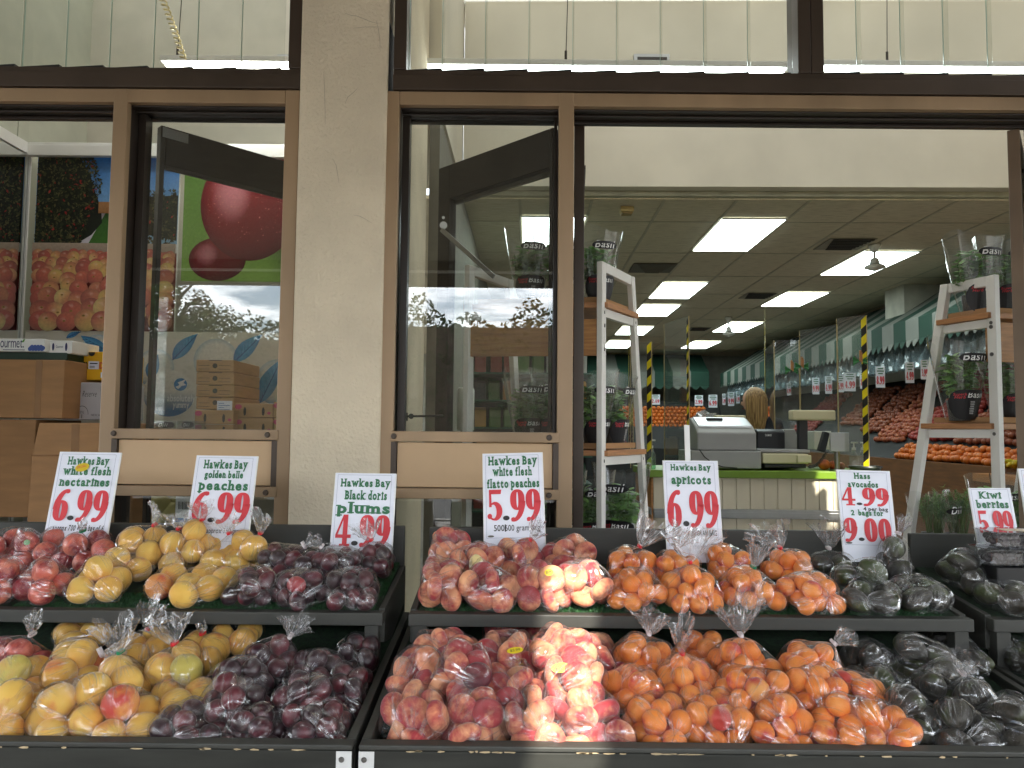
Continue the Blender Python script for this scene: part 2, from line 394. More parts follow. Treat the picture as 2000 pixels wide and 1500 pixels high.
structure(MB().box(-12, 12, 2.97, 3.1, 3.952, 4.8), 'wall_above_louvres', M_CREAM)
structure(MB().box(-12, -3.42, 2.96, 3.1, 0, 3.95), 'wall_left', M_PLASTER)
structure(MB().box(3.42, 12, 2.96, 3.1, 0, 3.95), 'wall_right', M_PLASTER)

# ------------------------------------------------------------------ shop windows
zH0, zH1 = 2.723, 2.779        # tan head rail
zHi = 2.712                      # bottom of dark soffit
def post(x0, x1, t):
    """upright: tan face on a dark deep body"""
    MB().box(x0, x1, 2.965, 3.0, 0, zH1).build('post', M_TAN, t, bevel=0.003)
    MB().box(x0+0.006, x1-0.006, 3.0015, 3.13, 0, zH1-0.004).build('post_side', M_DKBROWN, t, bevel=0.002)
Lx = [(-1.650,-1.592), (-0.945,-0.887)]
Rx = [(-0.532,-0.478), (0.176,0.238)]
def window_bay(t, xa, xb, panes):
    MB().box(xa, xb, 2.967, 3.0, zH0, zH1).build('head_rail', M_TAN, t, bevel=0.003)
    sf = MB(); sf.box(xa, xb, 3.0015, 3.13, zH0-0.004, zH1-0.004); sf.box(xa, xb, 3.04, 3.052, zHi-0.002, zH0-0.005); sf.box(xa, xb, 3.10, 3.13, zHi-0.006, zH0-0.005)
    sf.build('head_track', M_DKBROWN, t, bevel=0.002)
    for x0, x1 in panes:
        z1 = P(400,838,3.08).z; z2 = P(400,858,3.0).z; z3 = P(400,948,3.0).z; z4 = P(400,968,3.0).z
        MB().box(x0, x1, 3.085, 3.091, z1-0.01, zHi+0.005).build('window_pane', M_GLASS, t)
        jb = MB(); jb.box(x0, x0+0.03, 3.06, 3.115, z1, zHi); jb.box(x1-0.012, x1, 3.06, 3.115, z1, zHi); jb.build('pane_bead', M_DKBROWN, t)
        gr = MB(); gr.box(x0-0.012, x1+0.012, 2.958, 3.11, z2, z1); gr.build('sill_rail', M_TAN, t, bevel=0.003)
        pn = MB().box(x0+0.016, x1-0.016, 2.975, 3.02, z3+0.004, z2-0.004).build('spandrel_panel', M_TANPANEL, t, bevel=0.002)
        fr = MB(); fr.box(x0-0.008, x0+0.014, 2.964, 3.03, z3, z2-0.002); fr.box(x1-0.014, x1+0.008, 2.964, 3.03, z3, z2-0.002); fr.build('panel_bead', M_BROWN, t)
        MB().box(x0-0.012, x1+0.012, 2.958, 3.06, z4, z3).build('lower_rail', M_TAN, t, bevel=0.003)
        MB().box(x0, x1, 3.05, 3.056, 0.1, z4-0.004).build('lower_pane', M_GLASS, t)
        bo = MB()
        for bx_ in (x0+0.004, x1-0.03):
            for bz in (z1-0.02, z4+0.018): bo.cyl((bx_, 2.957, bz), (bx_, 2.949, bz), 0.012, 0.009)
        bo.build('bolt_cap', M_BROWN, t)
t = thing('shopfront_window', 'tan framed window bay left of the pillar with an open left half and beige lower panel', 'window', (-1.6, 3.05, 0))
post(Lx[0][0], Lx[0][1], t); post(Lx[1][0], Lx[1][1], t); post(-2.42, -2.36, t)
window_bay(t, -3.4, Lx[1][0]-0.001, [(Lx[0][1]+0.001, Lx[1][0]-0.001)])
t = thing('shopfront_window', 'tan framed window right of the pillar reflecting a cloudy sky, its frame running on over the doorway', 'window', (0, 3.05, 0))
post(Rx[0][0], Rx[0][1], t); post(Rx[1][0], Rx[1][1], t)
window_bay(t, Rx[0][1]+0.001, 3.4, [(Rx[0][1]+0.001, Rx[1][0]-0.001)])
sl = MB().box(PXR+0.001, Rx[0][0]-0.002, 2.975, 3.1, 0, zH1+0.3)
sl.build('sealant_strip', mat('old_black_sealant', sr(58,46,40), 0.8, 0.3, 60, bump=0.8, bscale=120), t, bevel=0.004)

# ------------------------------------------------------------------ folding door leaves, opened inwards
def leaf(name, label, o, d, wdt, ztop, stay=None, tint=M_BROWN, sticker=None, rail=0.15, sw1=0.085):
    """o hinge foot, d horizontal direction"""
    t = thing(name, label, 'door leaf', (o[0], o[1], 0)); u = Vector((d[0], d[1], 0)).normalized(); n = Vector((-u.y, u.x, 0)); Z = Vector((0,0,1)); o = Vector((o[0], o[1], 0.02))
    th = 0.045; sw = 0.085
    B = lambda a, b, z0, z1, k=0, h=th: MB().obox(o + u*a + Z*z0 + n*k, u*(b-a), n*h, Z*(z1-z0))
    B(0, sw1, 0, ztop).build('stile', tint, t, bevel=0.003); B(wdt-sw, wdt, 0, ztop).build('stile', tint, t, bevel=0.003)
    B(sw1+0.001, wdt-sw-0.001, ztop-rail, ztop).build('top_rail', tint, t, bevel=0.003)
    B(sw1+0.001, wdt-sw-0.001, 0, 0.22).build('bottom_rail', tint, t, bevel=0.003)
    B(sw1+0.001, wdt-sw-0.001, 0.222, ztop-rail-0.002, 0.018, 0.006).build('pane', M_GLASS2, t)
    bd = MB(); bd.obox(o+u*(sw1+0.001)+Z*(ztop-rail-0.02)-n*0.006, u*(wdt-sw-sw1-0.002), n*0.016, Z*0.018); bd.build('glazing_bead', M_DKBROWN, t)
    if sticker:
        B(sticker, sticker+0.11, ztop-0.05, ztop-0.008, -0.0035, 0.003).build('maker_sticker', M_STEEL, t)
    return t, u, n
zl = P(283,240,3.12).z
t, u, n = leaf('folding_door', 'brown folding door leaf opened inward behind the window left of the pillar', (-1.535, 3.14), (0.44, 0.46), 0.78, zl-0.02, sticker=0.006, rail=0.17, sw1=0.02, tint=M_SASH)
zr = P(1088,251,3.12).z
t, u, n = leaf('folding_door', 'brown folding door leaf standing open behind the reflecting window, with a silver stay arm', (0.19, 3.14), (-0.52, 0.5), 0.75, zr-0.02, rail=0.17, sticker=0.02, tint=M_SASH, sw1=0.02)
a0 = P(862,448,3.50); a1 = P(965,541,3.36)
st = MB(); st.beam(a0, a1, 0.022, 0.008, side=(0,0,1)); st.build('stay_arm', M_STEEL, t, bevel=0.002)
st = MB(); st.cyl(P(866,440,3.52), P(866,440,3.49), 0.018); st.cyl(P(866,425,3.55), P(866,425,3.53), 0.007); st.build('stay_pivot', M_STEEL, t)
lt = MB(); lt.tube([P(795,813,3.3), P(810,813,3.3), P(865,812,3.42)], 0.005); lt.cyl(P(794,806,3.3), P(794,822,3.3), 0.006); lt.cyl(P(803,813,3.28), P(803,813,3.32), 0.012); lt.build('window_latch', M_DKBROWN, t)
leaf('folding_door', 'narrow dark folding door leaf seen edge-on at the left side of the doorway', (0.300, 3.16), (0.055, 0.66), 0.66, P(1130,240,3.1).z)
leaf('folding_door', 'brown folding door leaf stacked at the right edge of the doorway', (2.15, 3.10), (0.42, 0.55), 0.7, P(1985,250,3.05).z, tint=mat('worn_brown_leaf', sr(112,92,72), .45, .15, 4))
leaf('folding_door', 'dark folding door leaf behind the other one at the right edge of the doorway', (2.215, 3.09), (0.46, 0.55), 0.7, P(1985,248,3.05).z, tint=M_BROWN)

# ------------------------------------------------------------------ inside shell
ZC = 3.28
XB = 5.92
mb = MB().box(-0.53, 7.2, XB-0.12, XB, ZC+0.05, 4.9); structure(mb, 'wall_bulkhead', M_CREAM, rot=True)
mb = MB().box(-0.53, 7.2, XB-0.02, XB+0.04, ZC+0.006, ZC+0.048); structure(mb, 'bulkhead_trim', mat('dusty_trim', sr(170,165,140), 0.7), rot=True)
def opal():
    m, nt, N, L, o = ntree('added_opal_sheet'); t = N.new('ShaderNodeBsdfTranslucent'); t.inputs[0].default_value = (.20,.20,.19,1); d = N.new('ShaderNodeBsdfDiffuse'); d.inputs[0].default_value = (.8,.8,.76,1)
    x = N.new('ShaderNodeMixShader'); x.inputs[0].default_value = .3; L.new(t.outputs[0], x.inputs[1]); L.new(d.outputs[0], x.inputs[2]); L.new(x.outputs[0], o.inputs[0]); return m
structure(MB().quad((-12,3.0,4.85),(12,3.0,4.85),(12,6.2,4.85),(-12,6.2,4.85)), 'added_skylight_roof', opal())  # unseen translucent roof, added to brighten the front zone
def ceil_mat():
    m, nt, N, L, o = ntree('ceiling_tiles'); b = N.new('ShaderNodeBsdfPrincipled'); L.new(b.outputs[0], o.inputs[0])
    t = N.new('ShaderNodeTexCoord'); mp = N.new('ShaderNodeMapping'); mp.inputs['Scale'].default_value = (3, 42, 1); L.new(t.outputs['Object'], mp.inputs[0])
    n = N.new('ShaderNodeTexNoise'); n.inputs['Scale'].default_value = 2.2; n.inputs['Detail'].default_value = 6; n.inputs['Roughness'].default_value = 0.7; L.new(mp.outputs[0], n.inputs['Vector'])
    r = N.new('ShaderNodeValToRGB'); r.color_ramp.elements[0].position = 0.36; r.color_ramp.elements[1].position = 0.52
    r.color_ramp.elements[0].color = c4(sr(176,162,136)); r.color_ramp.elements[1].color = c4(sr(214,202,176)); L.new(n.outputs[0], r.inputs[0])
    L.new(r.outputs[0], b.inputs['Base Color']); b.inputs['Roughness'].default_value = 0.85
    return m
structure(MB().box(-6, 7.2, XB+0.05, 18.85, ZC, ZC+0.03), 'ceiling', ceil_mat(), rot=True)
gb = MB(); g0 = 1.694
for k in range(-9, 10):
    x = g0 + 0.59*k
    if -6 < x < 7.1: gb.box(x-0.012, x+0.012, XB+0.06, 18.6, ZC-0.006, ZC-0.001)
for k in range(0, 11): gb.box(-6, 7.1, 6.62+1.18*k-0.009, 6.62+1.18*k+0.009, ZC-0.0045, ZC-0.0015)
structure(gb, 'ceiling_grid', mat('grid_bar', sr(176,166,142), 0.5), rot=True)
M_LAMP = emit('ceiling_light_diffuser', (0.84,1.0,0.97), 2.7)
def clight(col, py0, py1, label, group=None):
    x0 = g0 + 0.59*col + 0.014; x1 = x0 + 0.562
    y0 = PIZ(1300, py0, ZC).y; y1 = PIZ(1300, py1, ZC).y
    t = thing('ceiling_light', label, 'ceiling light', IROT @ Vector(((x0+x1)/2, (y0+y1)/2, ZC)), 'lit panels in the suspended ceiling')
    MB().box(x0+0.004, x1-0.004, y0, y1, ZC-0.014, ZC-0.010).build('diffuser', M_LAMP, t, rot=True)
    for ya, yb in ((y0-0.03, y0-0.001), (y1+0.001, y1+0.03)): MB().box(x0-0.002, x1+0.002, ya, yb, ZC-0.017, ZC-0.007).build('light_frame', M_PLASW, t, rot=True)
clight(0, 425, 487, 'largest lit ceiling panel, nearest the bulkhead over the doorway')
clight(0, 550, 581, 'second lit ceiling panel behind the nearest one in the middle row')
clight(0, 594, 616, 'third lit ceiling panel of the middle row, above the left ladder shelf top')
clight(0, 637, 653, 'fourth lit ceiling panel of the middle row, behind the left ladder shelf')
clight(0, 665, 679, 'last small lit ceiling panel of the middle row, over the striped back awning')
clight(3, 487, 533, 'lit ceiling panel behind the nearest ceiling fan')
clight(3, 568, 595, 'lit ceiling panel between the two fans with nothing in front of it')
clight(3, 627, 646, 'lit ceiling panel behind the farther small ceiling fan')
clight(3, 665, 679, 'last small lit ceiling panel of the row behind the fans')
clight(-3, 422, 480, 'lit ceiling panel seen through the reflecting window')
# shop walls
structure(MB().box(-6, 7.2, 18.7, 18.8, 0, ZC), 'wall_back', mat('back_wall', sr(150,150,140), 0.8), rot=True)
structure(MB().box(5.95, 6.05, XB+0.1, 18.7, 0, ZC-0.01), 'wall_side_right', mat('side_wall', sr(120,116,104), 0.8), rot=True)
structure(MB().box(-0.90, -0.54, 4.36, 5.9, ZC+.06, 4.86), 'wall_upper_left', M_CREAM, rot=True)
structure(MB().box(-0.60, -0.54, 4.36, 18.7, 0, ZC), 'wall_side_left', mat('side_wall_left', sr(120,116,104), 0.8), rot=True)
structure(MB().box(7.0, 7.1, 3.1, XB-0.13, 0, 4.8), 'wall_front_right', M_CREAM, rot=True)

# ceiling fans, vents, detector
def fan(px, pyt, pyb, label, Y):
    top = PIZ(px, pyt, ZC-0.002); top = PI(px, pyt, Y); top.z = ZC-0.008; c = IROT @ top
    zb = PI(px, pyb, Y).z; L = c.z - zb
    t = thing('ceiling_fan', label, 'ceiling fan', c)
    q = lambda f: Vector((c.x, c.y, c.z - L*f))
    MB().lathe([(0, 0.062), (0.3, 0.052), (0.9, 0.028), (1, 0.018)], q(0), q(0.27), 24).build('canopy_cup', M_PLASW, t, smooth=True)
    MB().cyl(q(0.25), q(0.52), 0.012).build('down_rod', M_PLASW, t, smooth=True)
    MB().lathe([(0, 0.026), (0.1, 0.036), (0.9, 0.05), (1, 0.03)], q(0.5), q(0.77), 24).build('neck_cover', M_PLASW, t, smooth=True)
    mo = MB().lathe([(0, 0.035), (0.12, 0.085), (0.3, 0.098), (0.45, 0.1), (0.62, 0.07), (0.8, 0.045), (0.9, 0.02), (1, 0.008)], q(0.75), q(1.0), 28).build('motor', M_PLASW, t, smooth=True)
    MB().lathe([(0, 0.07), (1, 0.074)], q(0.755), q(0.79), 28).build('vent_ring', M_BLACK, mo, smooth=True)
    return t
fan(1707, 447, 530, 'larger white bladeless ceiling fan hanging nearer the doorway', 7.4)
fan(1423, 608, 658, 'smaller white ceiling fan hanging farther back', 12.2)
M_VDK = mat('vent_shadow', sr(44,40,34), .7); M_VDK2 = mat('perforated_grille', sr(92,86,72), .6)
M_VENT = mat('vent_metal', sr(140,132,112), 0.5)
def vent(px0, px1, py0, py1, label, slots, m2=None):
    a, b = PIZ((px0+px1)/2, py0, ZC), PIZ((px0+px1)/2, py1, ZC); xa = PIZ(px0, (py0+py1)/2, ZC).x; xb = PIZ(px1, (py0+py1)/2, ZC).x
    t = thing('air_vent', label, 'air vent', IROT @ Vector(((xa+xb)/2, (a.y+b.y)/2, ZC-0.006))); 
    MB().box(xa, xb, a.y, b.y, ZC-0.012, ZC-0.0075).build('vent_plate', m2 or M_VENT, t, rot=True)
    sl = MB()
    for k in range(slots):
        y0 = a.y + (b.y-a.y)*(k+0.2)/slots; sl.box(xa+(xb-xa)*(0.08+0.03*k), xb-(xb-xa)*(0.05+0.02*k), y0, y0+(b.y-a.y)*0.5/slots, ZC-0.02, ZC-0.0125)
    sl.build('vent_slot', m2 or M_VDK, t, rot=True)
vent(1605, 1695, 464, 486, 'dark slotted air vent next to the nearest fan', 7)
vent(1450, 1510, 571, 582, 'slotted air vent left of the lit panel between the fans', 5)
vent(1345, 1385, 639, 645, 'small far slotted air vent left of the smaller fan', 4)
vent(1232, 1316, 513, 531, 'flat perforated grille in the ceiling above the left ladder shelf', 12, M_VDK2)
c = PIZ(1224, 404, ZC); t = thing('smoke_detector', 'small yellowed box fixed under the ceiling above the left ladder shelf', 'detector', IROT @ c)
MB().box(c.x-0.055, c.x+0.055, c.y-0.05, c.y+0.05, ZC-0.05, ZC-0.008).build('case', mat('yellowed_plastic', sr(196,172,112), 0.5), t, rot=True, bevel=0.006)
MB().box(c.x-0.045, c.x+0.045, c.y-0.04, c.y+0.04, ZC-0.068, ZC-0.051).build('sensor_grille', mat('yellowed_grille', sr(150,124,70), 0.5), t, rot=True, bevel=0.004)

M_TUBE = emit('fluorescent_tube', (.9,1,1), 3.5)
# strip lights, wires and coil seen through the louvres
M_TUBE2 = emit('fluorescent_tube_bright', (1,.98,.93), 14.0)
def strip(px0, px1, py, Y, label, wires, tm=None):
    a, b = P(px0, py, Y), P(px1, py, Y); z = (a.z+b.z)/2
    t = thing('strip_light', label, 'strip light', ((a.x+b.x)/2, Y, z))
    MB().box(a.x, b.x, Y-0.03, Y+0.03, z, z+0.035).build('light_body', M_WHITE, t, bevel=0.004)
    MB().box(a.x+0.03, b.x-0.03, Y-0.018, Y+0.018, z-0.022, z-0.001).build('tube', tm or M_TUBE, t)
    for px in wires:
        q = P(px, py, Y); wz = MB(); wz.cyl((q.x, Y, z+0.036), (q.x+0.03, Y+0.02, 4.805), 0.0028, n=6); wz.cyl((q.x, Y, z+0.036), (q.x, Y, z+0.10), 0.008, n=8); wz.build('hanging_wire', M_DKBROWN, t)
strip(316, 640, 124, 4.3, 'white strip light hung behind the left louvre window', (346,), M_TUBE2)
strip(800, 1540, 132, 4.3, 'long white strip light hung behind the widest louvre window', (1105,))
strip(1560, 2100, 133, 4.5, 'white strip light hung behind the right louvre window', (1733,))
pts = []; A, B = P(292, -60, 4.1), P(358, 116, 4.1)
for k in range(240):
    s = k/239; q = A.lerp(B, s); q = q + Vector((0.012*math.sin(s*3), 0, -0.05*math.sin(s*math.pi)*0)); an = s*2*math.pi*19
    pts.append(q + Vector((0.016*math.cos(an), 0.016*math.sin(an), 0)))
props(MB().tube(pts, 0.0048, 6).build('coiled_cord', mat('yellowed_cord', sr(222,208,160), 0.5), smooth=True), 'yellowed coiled cord hanging behind the left louvre window', 'cord')
def outlet(px0, py0, px1, py1, Y, label):
    a = P(px0, py0, Y); t = thing('wall_vent', label, 'vent', (a.x, Y, a.z))
    MB().pbox(px0, py0, px1, py1, Y, 0.04).build('vent_frame', M_STEEL, t, bevel=0.003)
    MB().pbox(px0+7, py0+6, px1-5, py1-3, Y-0.004, 0.003).build('vent_grille', M_DKBROWN, t)
structure(MB().box(-6, PXL-0.01, 5.3, 5.4, 0, 4.8), 'wall_store_room', mat('pale_store_wall', sr(200,195,180), 0.75, 0.05))
outlet(540, 106, 620, 150, 5.25, 'grey wall vent behind the left louvre window by the pillar')
outlet(1238, 105, 1308, 150, XB-0.2, 'grey wall vent on the bulkhead seen through the widest louvre window')
a = P(830, 130, 4.6); props(MB().pbox(828, 130, 860, 139, 4.6, 0.1).build('brick_ledge', mat('red_brown_wood', sr(130,84,60), 0.7), bevel=0.004), 'small red-brown block on the ledge beside the plaster return', 'block')

# ------------------------------------------------------------------ canopy over the pavement (behind and above the camera)
def cz(y): return 3.98 - (2.95-y)*0.055
def hole(x0, x1, Ya, za, Yb, zb):
    def up(X, Y, Z):
        t_ = 0
        for _ in range(30): t_ = cz(Y - 0.97*t_) - Z
        return X + 0.25*t_, Y - 0.97*t_
    p, q = up(x0, Ya, za), up(x0, Yb, zb); r = up(x1, Ya, za)
    k = (p[0]+q[0])/2 - x0
    return (x0+k, x1+k, min(p[1], q[1]), max(p[1], q[1]))
HOLES = [hole(0.03, 0.20, 1.66, 0.30, 2.36, 0.98), hole(2.15, 2.55, 5.2, 0.80, 5.2, 1.35)]  # openings added in the unseen roof so sun patches reach fruit and counter
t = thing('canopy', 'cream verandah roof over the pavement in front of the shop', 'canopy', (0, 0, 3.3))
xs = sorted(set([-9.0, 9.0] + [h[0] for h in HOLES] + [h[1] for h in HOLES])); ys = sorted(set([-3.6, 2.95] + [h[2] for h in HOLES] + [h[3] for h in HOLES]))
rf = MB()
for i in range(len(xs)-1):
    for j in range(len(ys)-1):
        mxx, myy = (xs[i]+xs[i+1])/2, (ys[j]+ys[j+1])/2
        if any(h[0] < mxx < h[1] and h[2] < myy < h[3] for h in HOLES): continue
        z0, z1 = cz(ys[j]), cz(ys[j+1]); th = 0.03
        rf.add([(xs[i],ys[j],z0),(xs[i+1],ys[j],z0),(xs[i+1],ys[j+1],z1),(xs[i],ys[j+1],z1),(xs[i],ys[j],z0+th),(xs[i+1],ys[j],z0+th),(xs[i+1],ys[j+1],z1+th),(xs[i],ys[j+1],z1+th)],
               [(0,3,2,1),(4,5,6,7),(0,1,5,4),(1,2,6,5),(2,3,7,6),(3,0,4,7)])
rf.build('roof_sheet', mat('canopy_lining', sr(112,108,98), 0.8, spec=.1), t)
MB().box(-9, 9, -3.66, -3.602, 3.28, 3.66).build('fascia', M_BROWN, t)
MB().box(-9,9,-3.598,-3.56,3.46,3.49).build('conduit', M_WHITE, t)
for x in (-6.2, 5.6): MB().box(x-0.06, x+0.06, -3.55, -3.43, 0, 3.6).build('canopy_post', M_BROWN, t)
# ------------------------------------------------------------------ lettering
def mcol(name, rgb, rough=0.5): return mat(name, rgb, rough, 0.03, 3)
GCACHE = {}
def glyph(ch, bold=0.0, shear=0.0):
    k = (ch, bold, shear)
    if k not in GCACHE:
        cu = bpy.data.curves.new('g', 'FONT'); cu.body = ch; cu.size = 1.0; cu.offset = bold; cu.shear = shear; cu.resolution_u = 3
        ob = bpy.data.objects.new('g', cu); COL.objects.link(ob); bpy.context.view_layer.update()
        me = bpy.data.meshes.new_from_object(ob.evaluated_get(bpy.context.evaluated_depsgraph_get()))
        vs = [(v.co.x, v.co.y) for v in me.vertices]; fs = [tuple(p.vertices) for p in me.polygons]
        bpy.data.objects.remove(ob); bpy.data.meshes.remove(me); bpy.data.curves.remove(cu)
        if vs:
            x0 = min(v[0] for v in vs); x1 = max(v[0] for v in vs)
        else: x0, x1 = 0, 0.28
        GCACHE[k] = ([(a-x0, b) for a, b in vs], fs, x1-x0)
    return GCACHE[k]
XH, CAP, DES = 0.53, 0.72, -0.2
SER = {'H':'l0r0l2r2','B':'l0l2','K':'l0l2r0r2','a':'r0','w':'l1r1','k':'l0l2r0r1','y':'l1r1','h':'l0r0l2','i':'c0c1','f':'c0','l':'c0c2','n':'l0r0l1','r':'l0l1','d':'r2r0','b':'l2','p':'l3l1','m':'l0c0r0l1','u':'l1r1r0','v':'l1r1','t':''}
def text_polys(s, bold=0.02, slab=False, gap=0.06, shear=0.0):
    """-> list of (verts2d, faces) chunks laid on one line, total width, in em units"""
    x = 0; res = []
    for ch in s:
        if ch == ' ': x += 0.27; continue
        v, f, wd = glyph(ch, bold, shear)
        ysmin = 0
        res.append(([(a+x, b) for a, b in v], f))
        if slab:
            sw = 0.10+bold*2; hw = 0.13+bold
            for q in range(0, len(SER.get(ch, '')), 2):
                pos, lv = SER[ch][q], SER[ch][q+1]
                cxx = {'l': sw/2, 'r': wd-sw/2, 'c': wd/2}[pos] + x
                h = 0.085
                top = CAP if ch not in 'klhdbf' else 0.755
                y0 = {'0': -0.0-bold*0.5, '1': XH-h+bold*0.5, '2': top-h+bold*0.5, '3': DES-0.0}[lv]
                a0 = cxx-hw; a1 = cxx+hw
                if ch in 'hnlkdHBbrmp' and lv in '12' and pos in 'l': a1 = cxx+sw*0.5
                res.append(([(a0, y0), (a1, y0), (a1, y0+h), (a0, y0+h)], [(0,1,2,3)]))
        x += wd + gap + (0.05 if slab else 0)
    return res, x - gap
def ell(cx, cy, rx, ry, n=40, pw=1.0):
    return [(cx + rx*math.copysign(abs(math.cos(2*math.pi*k/n))**pw, math.cos(2*math.pi*k/n)), cy + ry*math.copysign(abs(math.sin(2*math.pi*k/n))**pw, math.sin(2*math.pi*k/n))) for k in range(n)]
def ring(o, i): 
    n = len(o); return o + i, [(k, (k+1) % n, n+(k+1) % n, n+k) for k in range(n)]
def strokep(pts):                              # (x, y, width) -> ribbon
    vs = []; n = len(pts)
    for k in range(n):
        a = pts[max(k-1,0)]; b = pts[min(k+1,n-1)]; dx, dy = b[0]-a[0], b[1]-a[1]; l = math.hypot(dx, dy) or 1
        nx, ny = -dy/l, dx/l; wd = pts[k][2]/2; vs += [(pts[k][0]+nx*wd, pts[k][1]+ny*wd), (pts[k][0]-nx*wd, pts[k][1]-ny*wd)]
    return vs, [(2*k, 2*k+1, 2*k+3, 2*k+2) for k in range(n-1)]
def rot180(ch, w_): return [([(w_-a, 1-b) for a, b in v], f) for v, f in ch]
def digit(c):
    """fat condensed price numerals, height 1 -> chunks, width"""
    W_ = 0.47
    if c == '0': return [ring(ell(W_/2, .5, W_/2, .5, pw=.85), ell(W_/2, .5, .032, .37))], W_
    if c in '69':
        nine = [ring(ell(W_/2, .67, W_/2, .33, pw=.85), ell(W_/2, .67, .030, .245))]
        tail = []
        for k in range(13):
            s = k/12; an = math.radians(12 - 118*s)
            tail.append((W_*0.17 + (W_*0.66)*math.cos(an) if s < .99 else W_*.1, .60 + .575*math.sin(an)*1.0, 0.165*(1-s)**0.7 + 0.05))
        tail = [(W_-0.085+0.0*s, .62-.0*s, .17) if s == 0 else t_ for s, t_ in zip([k for k in range(13)], tail)]
        nine.append(strokep(tail)); nine.append((ell(W_*.2, .06, .075, .06, 16), [tuple(range(16))]))
        return (nine, W_) if c == '9' else (rot180(nine, W_), W_)
    if c == '5':
        r = [([(.06,.86),(.44,.86),(.46,1.0),(.06,1.0)], [(0,1,2,3)]), ([(.06,.45),(.14,.45),(.13,.9),(.06,.9)], [(0,1,2,3)])]
        pts = []
        for k in range(17):
            an = math.radians(140 - 285*k/16); pts.append((.215+.175*math.cos(an), .315+.255*math.sin(an), .06+.13*max(0, math.cos(an*0.9-0.1))))
        r.append(strokep(pts)); r.append((ell(.075, .16, .075, .085, 16), [tuple(range(16))])); return r, W_
    if c == '4':
        return [([(.23,1.0),(.38,1.0),(.38,.06),(.23,.06)], [(0,1,2,3)]), ([(.0,.26),(.5,.26),(.5,.37),(.0,.37)], [(0,1,2,3)]),
                ([(.0,.36),(.07,.36),(.29,1.0),(.23,1.0)], [(0,1,2,3)]), ([(.14,.0),(.47,.0),(.47,.075),(.14,.075)], [(0,1,2,3)])], .5
    if c == '8': return [ring(ell(W_/2,.74,W_*.46,.26), ell(W_/2,.74,.035,.17)), ring(ell(W_/2,.27,W_/2,.28), ell(W_/2,.27,.035,.18))], W_
    if c == '2': return [strokep([(.06,.74,.09),(.1,.9,.1),(.24,.96,.09),(.36,.85,.15),(.36,.65,.15),(.2,.35,.12),(.06,.12,.1)]), ([(.02,.0),(.46,.0),(.46,.15),(.02,.15)], [(0,1,2,3)])], W_
    if c == '3': return [strokep([(.05,.82,.09),(.2,.95,.09),(.35,.8,.15),(.33,.6,.12),(.18,.52,.08)]), strokep([(.18,.52,.08),(.36,.42,.13),(.36,.2,.15),(.2,.05,.09),(.05,.17,.1)])], W_
    if c == '1': return [([(.14,0),(.3,0),(.3,1),(.18,1),(.06,.84),(.14,.84)], [(0,1,2,3,4,5)])], .36
    return [], .2
class Face:
    """a flat face in the scene: origin, unit right, unit up, outward normal"""
    def __init__(s, o, u, v): s.o, s.u, s.v = Vector(o), Vector(u).normalized(), Vector(v).normalized(); s.n = s.u.cross(s.v).normalized(); s.k = 0
    def at(s, a, b, h): return s.o + s.u*a + s.v*b + s.n*h
    def put(s, mb, chunks, x, y, sx, sy, h=0.0006, ang=0.0):
        ca, sa = math.cos(ang), math.sin(ang)
        for vs, fs in chunks:
            s.k += 1; hh = h + 0.00006*(s.k % 40)
            mb.add([s.at(x + (a*sx)*ca - (b*sy)*sa, y + (a*sx)*sa + (b*sy)*ca, hh) for a, b in vs], fs)
    def text(s, mb, st, cx, y, width, height, bold=0.02, slab=False, gap=0.06, shear=0.0, ang=0.0, h=0.0006):
        ch, wd = text_polys(st, bold, slab, gap, shear); sx = width/wd if width else height
        s.put(mb, ch, cx - wd*sx/2*math.cos(ang), y - wd*sx/2*math.sin(ang), sx, height, h, ang)
    def rect(s, mb, x0, y0, x1, y1, h=0.0004): s.k += 1; mb.add([s.at(x0,y0,h),s.at(x1,y0,h),s.at(x1,y1,h),s.at(x0,y1,h)], [(0,1,2,3)])
    def poly(s, mb, pts, h=0.0006): s.k += 1; mb.add([s.at(a, b, h + 0.00006*(s.k % 40)) for a, b in pts], [tuple(range(len(pts)))])
M_RED = mcol('price_red_ink', sr(212,48,58)); M_GREEN = mcol('sign_green_ink', sr(44,112,72)); M_INK = mcol('black_ink', sr(26,24,26))
M_PAPER = mat('white_laminated_paper', sr(232,234,244), 0.3, 0.015, 4, spec=0.5); M_YEL = mcol('yellow_sticker', sr(214,188,12)); M_BLUEI = mcol('blue_ink', sr(30,110,170))
M_WINK = mcol('white_ink', sr(240,240,236)); M_CARD = mat('brown_cardboard', sr(168,126,84), 0.8, 0.10, 4, stretch=(1,1,6), bump=0.1, bscale=50)
M_CARD2 = mat('light_cardboard', sr(196,154,106), 0.8, 0.1, 5, stretch=(1,1,5), bump=0.1, bscale=50); M_TAPE = mat('shiny_brown_tape', sr(146,106,66), 0.2, 0.1, 6, spec=0.7)

M_SLEEVE = glass('clear_sleeve_film', (.98,.98,.98), 1.5, gain=1.5, haze=.035, rough=.08)
M_BAGCLEAR = glass('clear_bag_film', (.9,.92,.92), 1.5, gain=1.6, haze=.12, rough=.1)
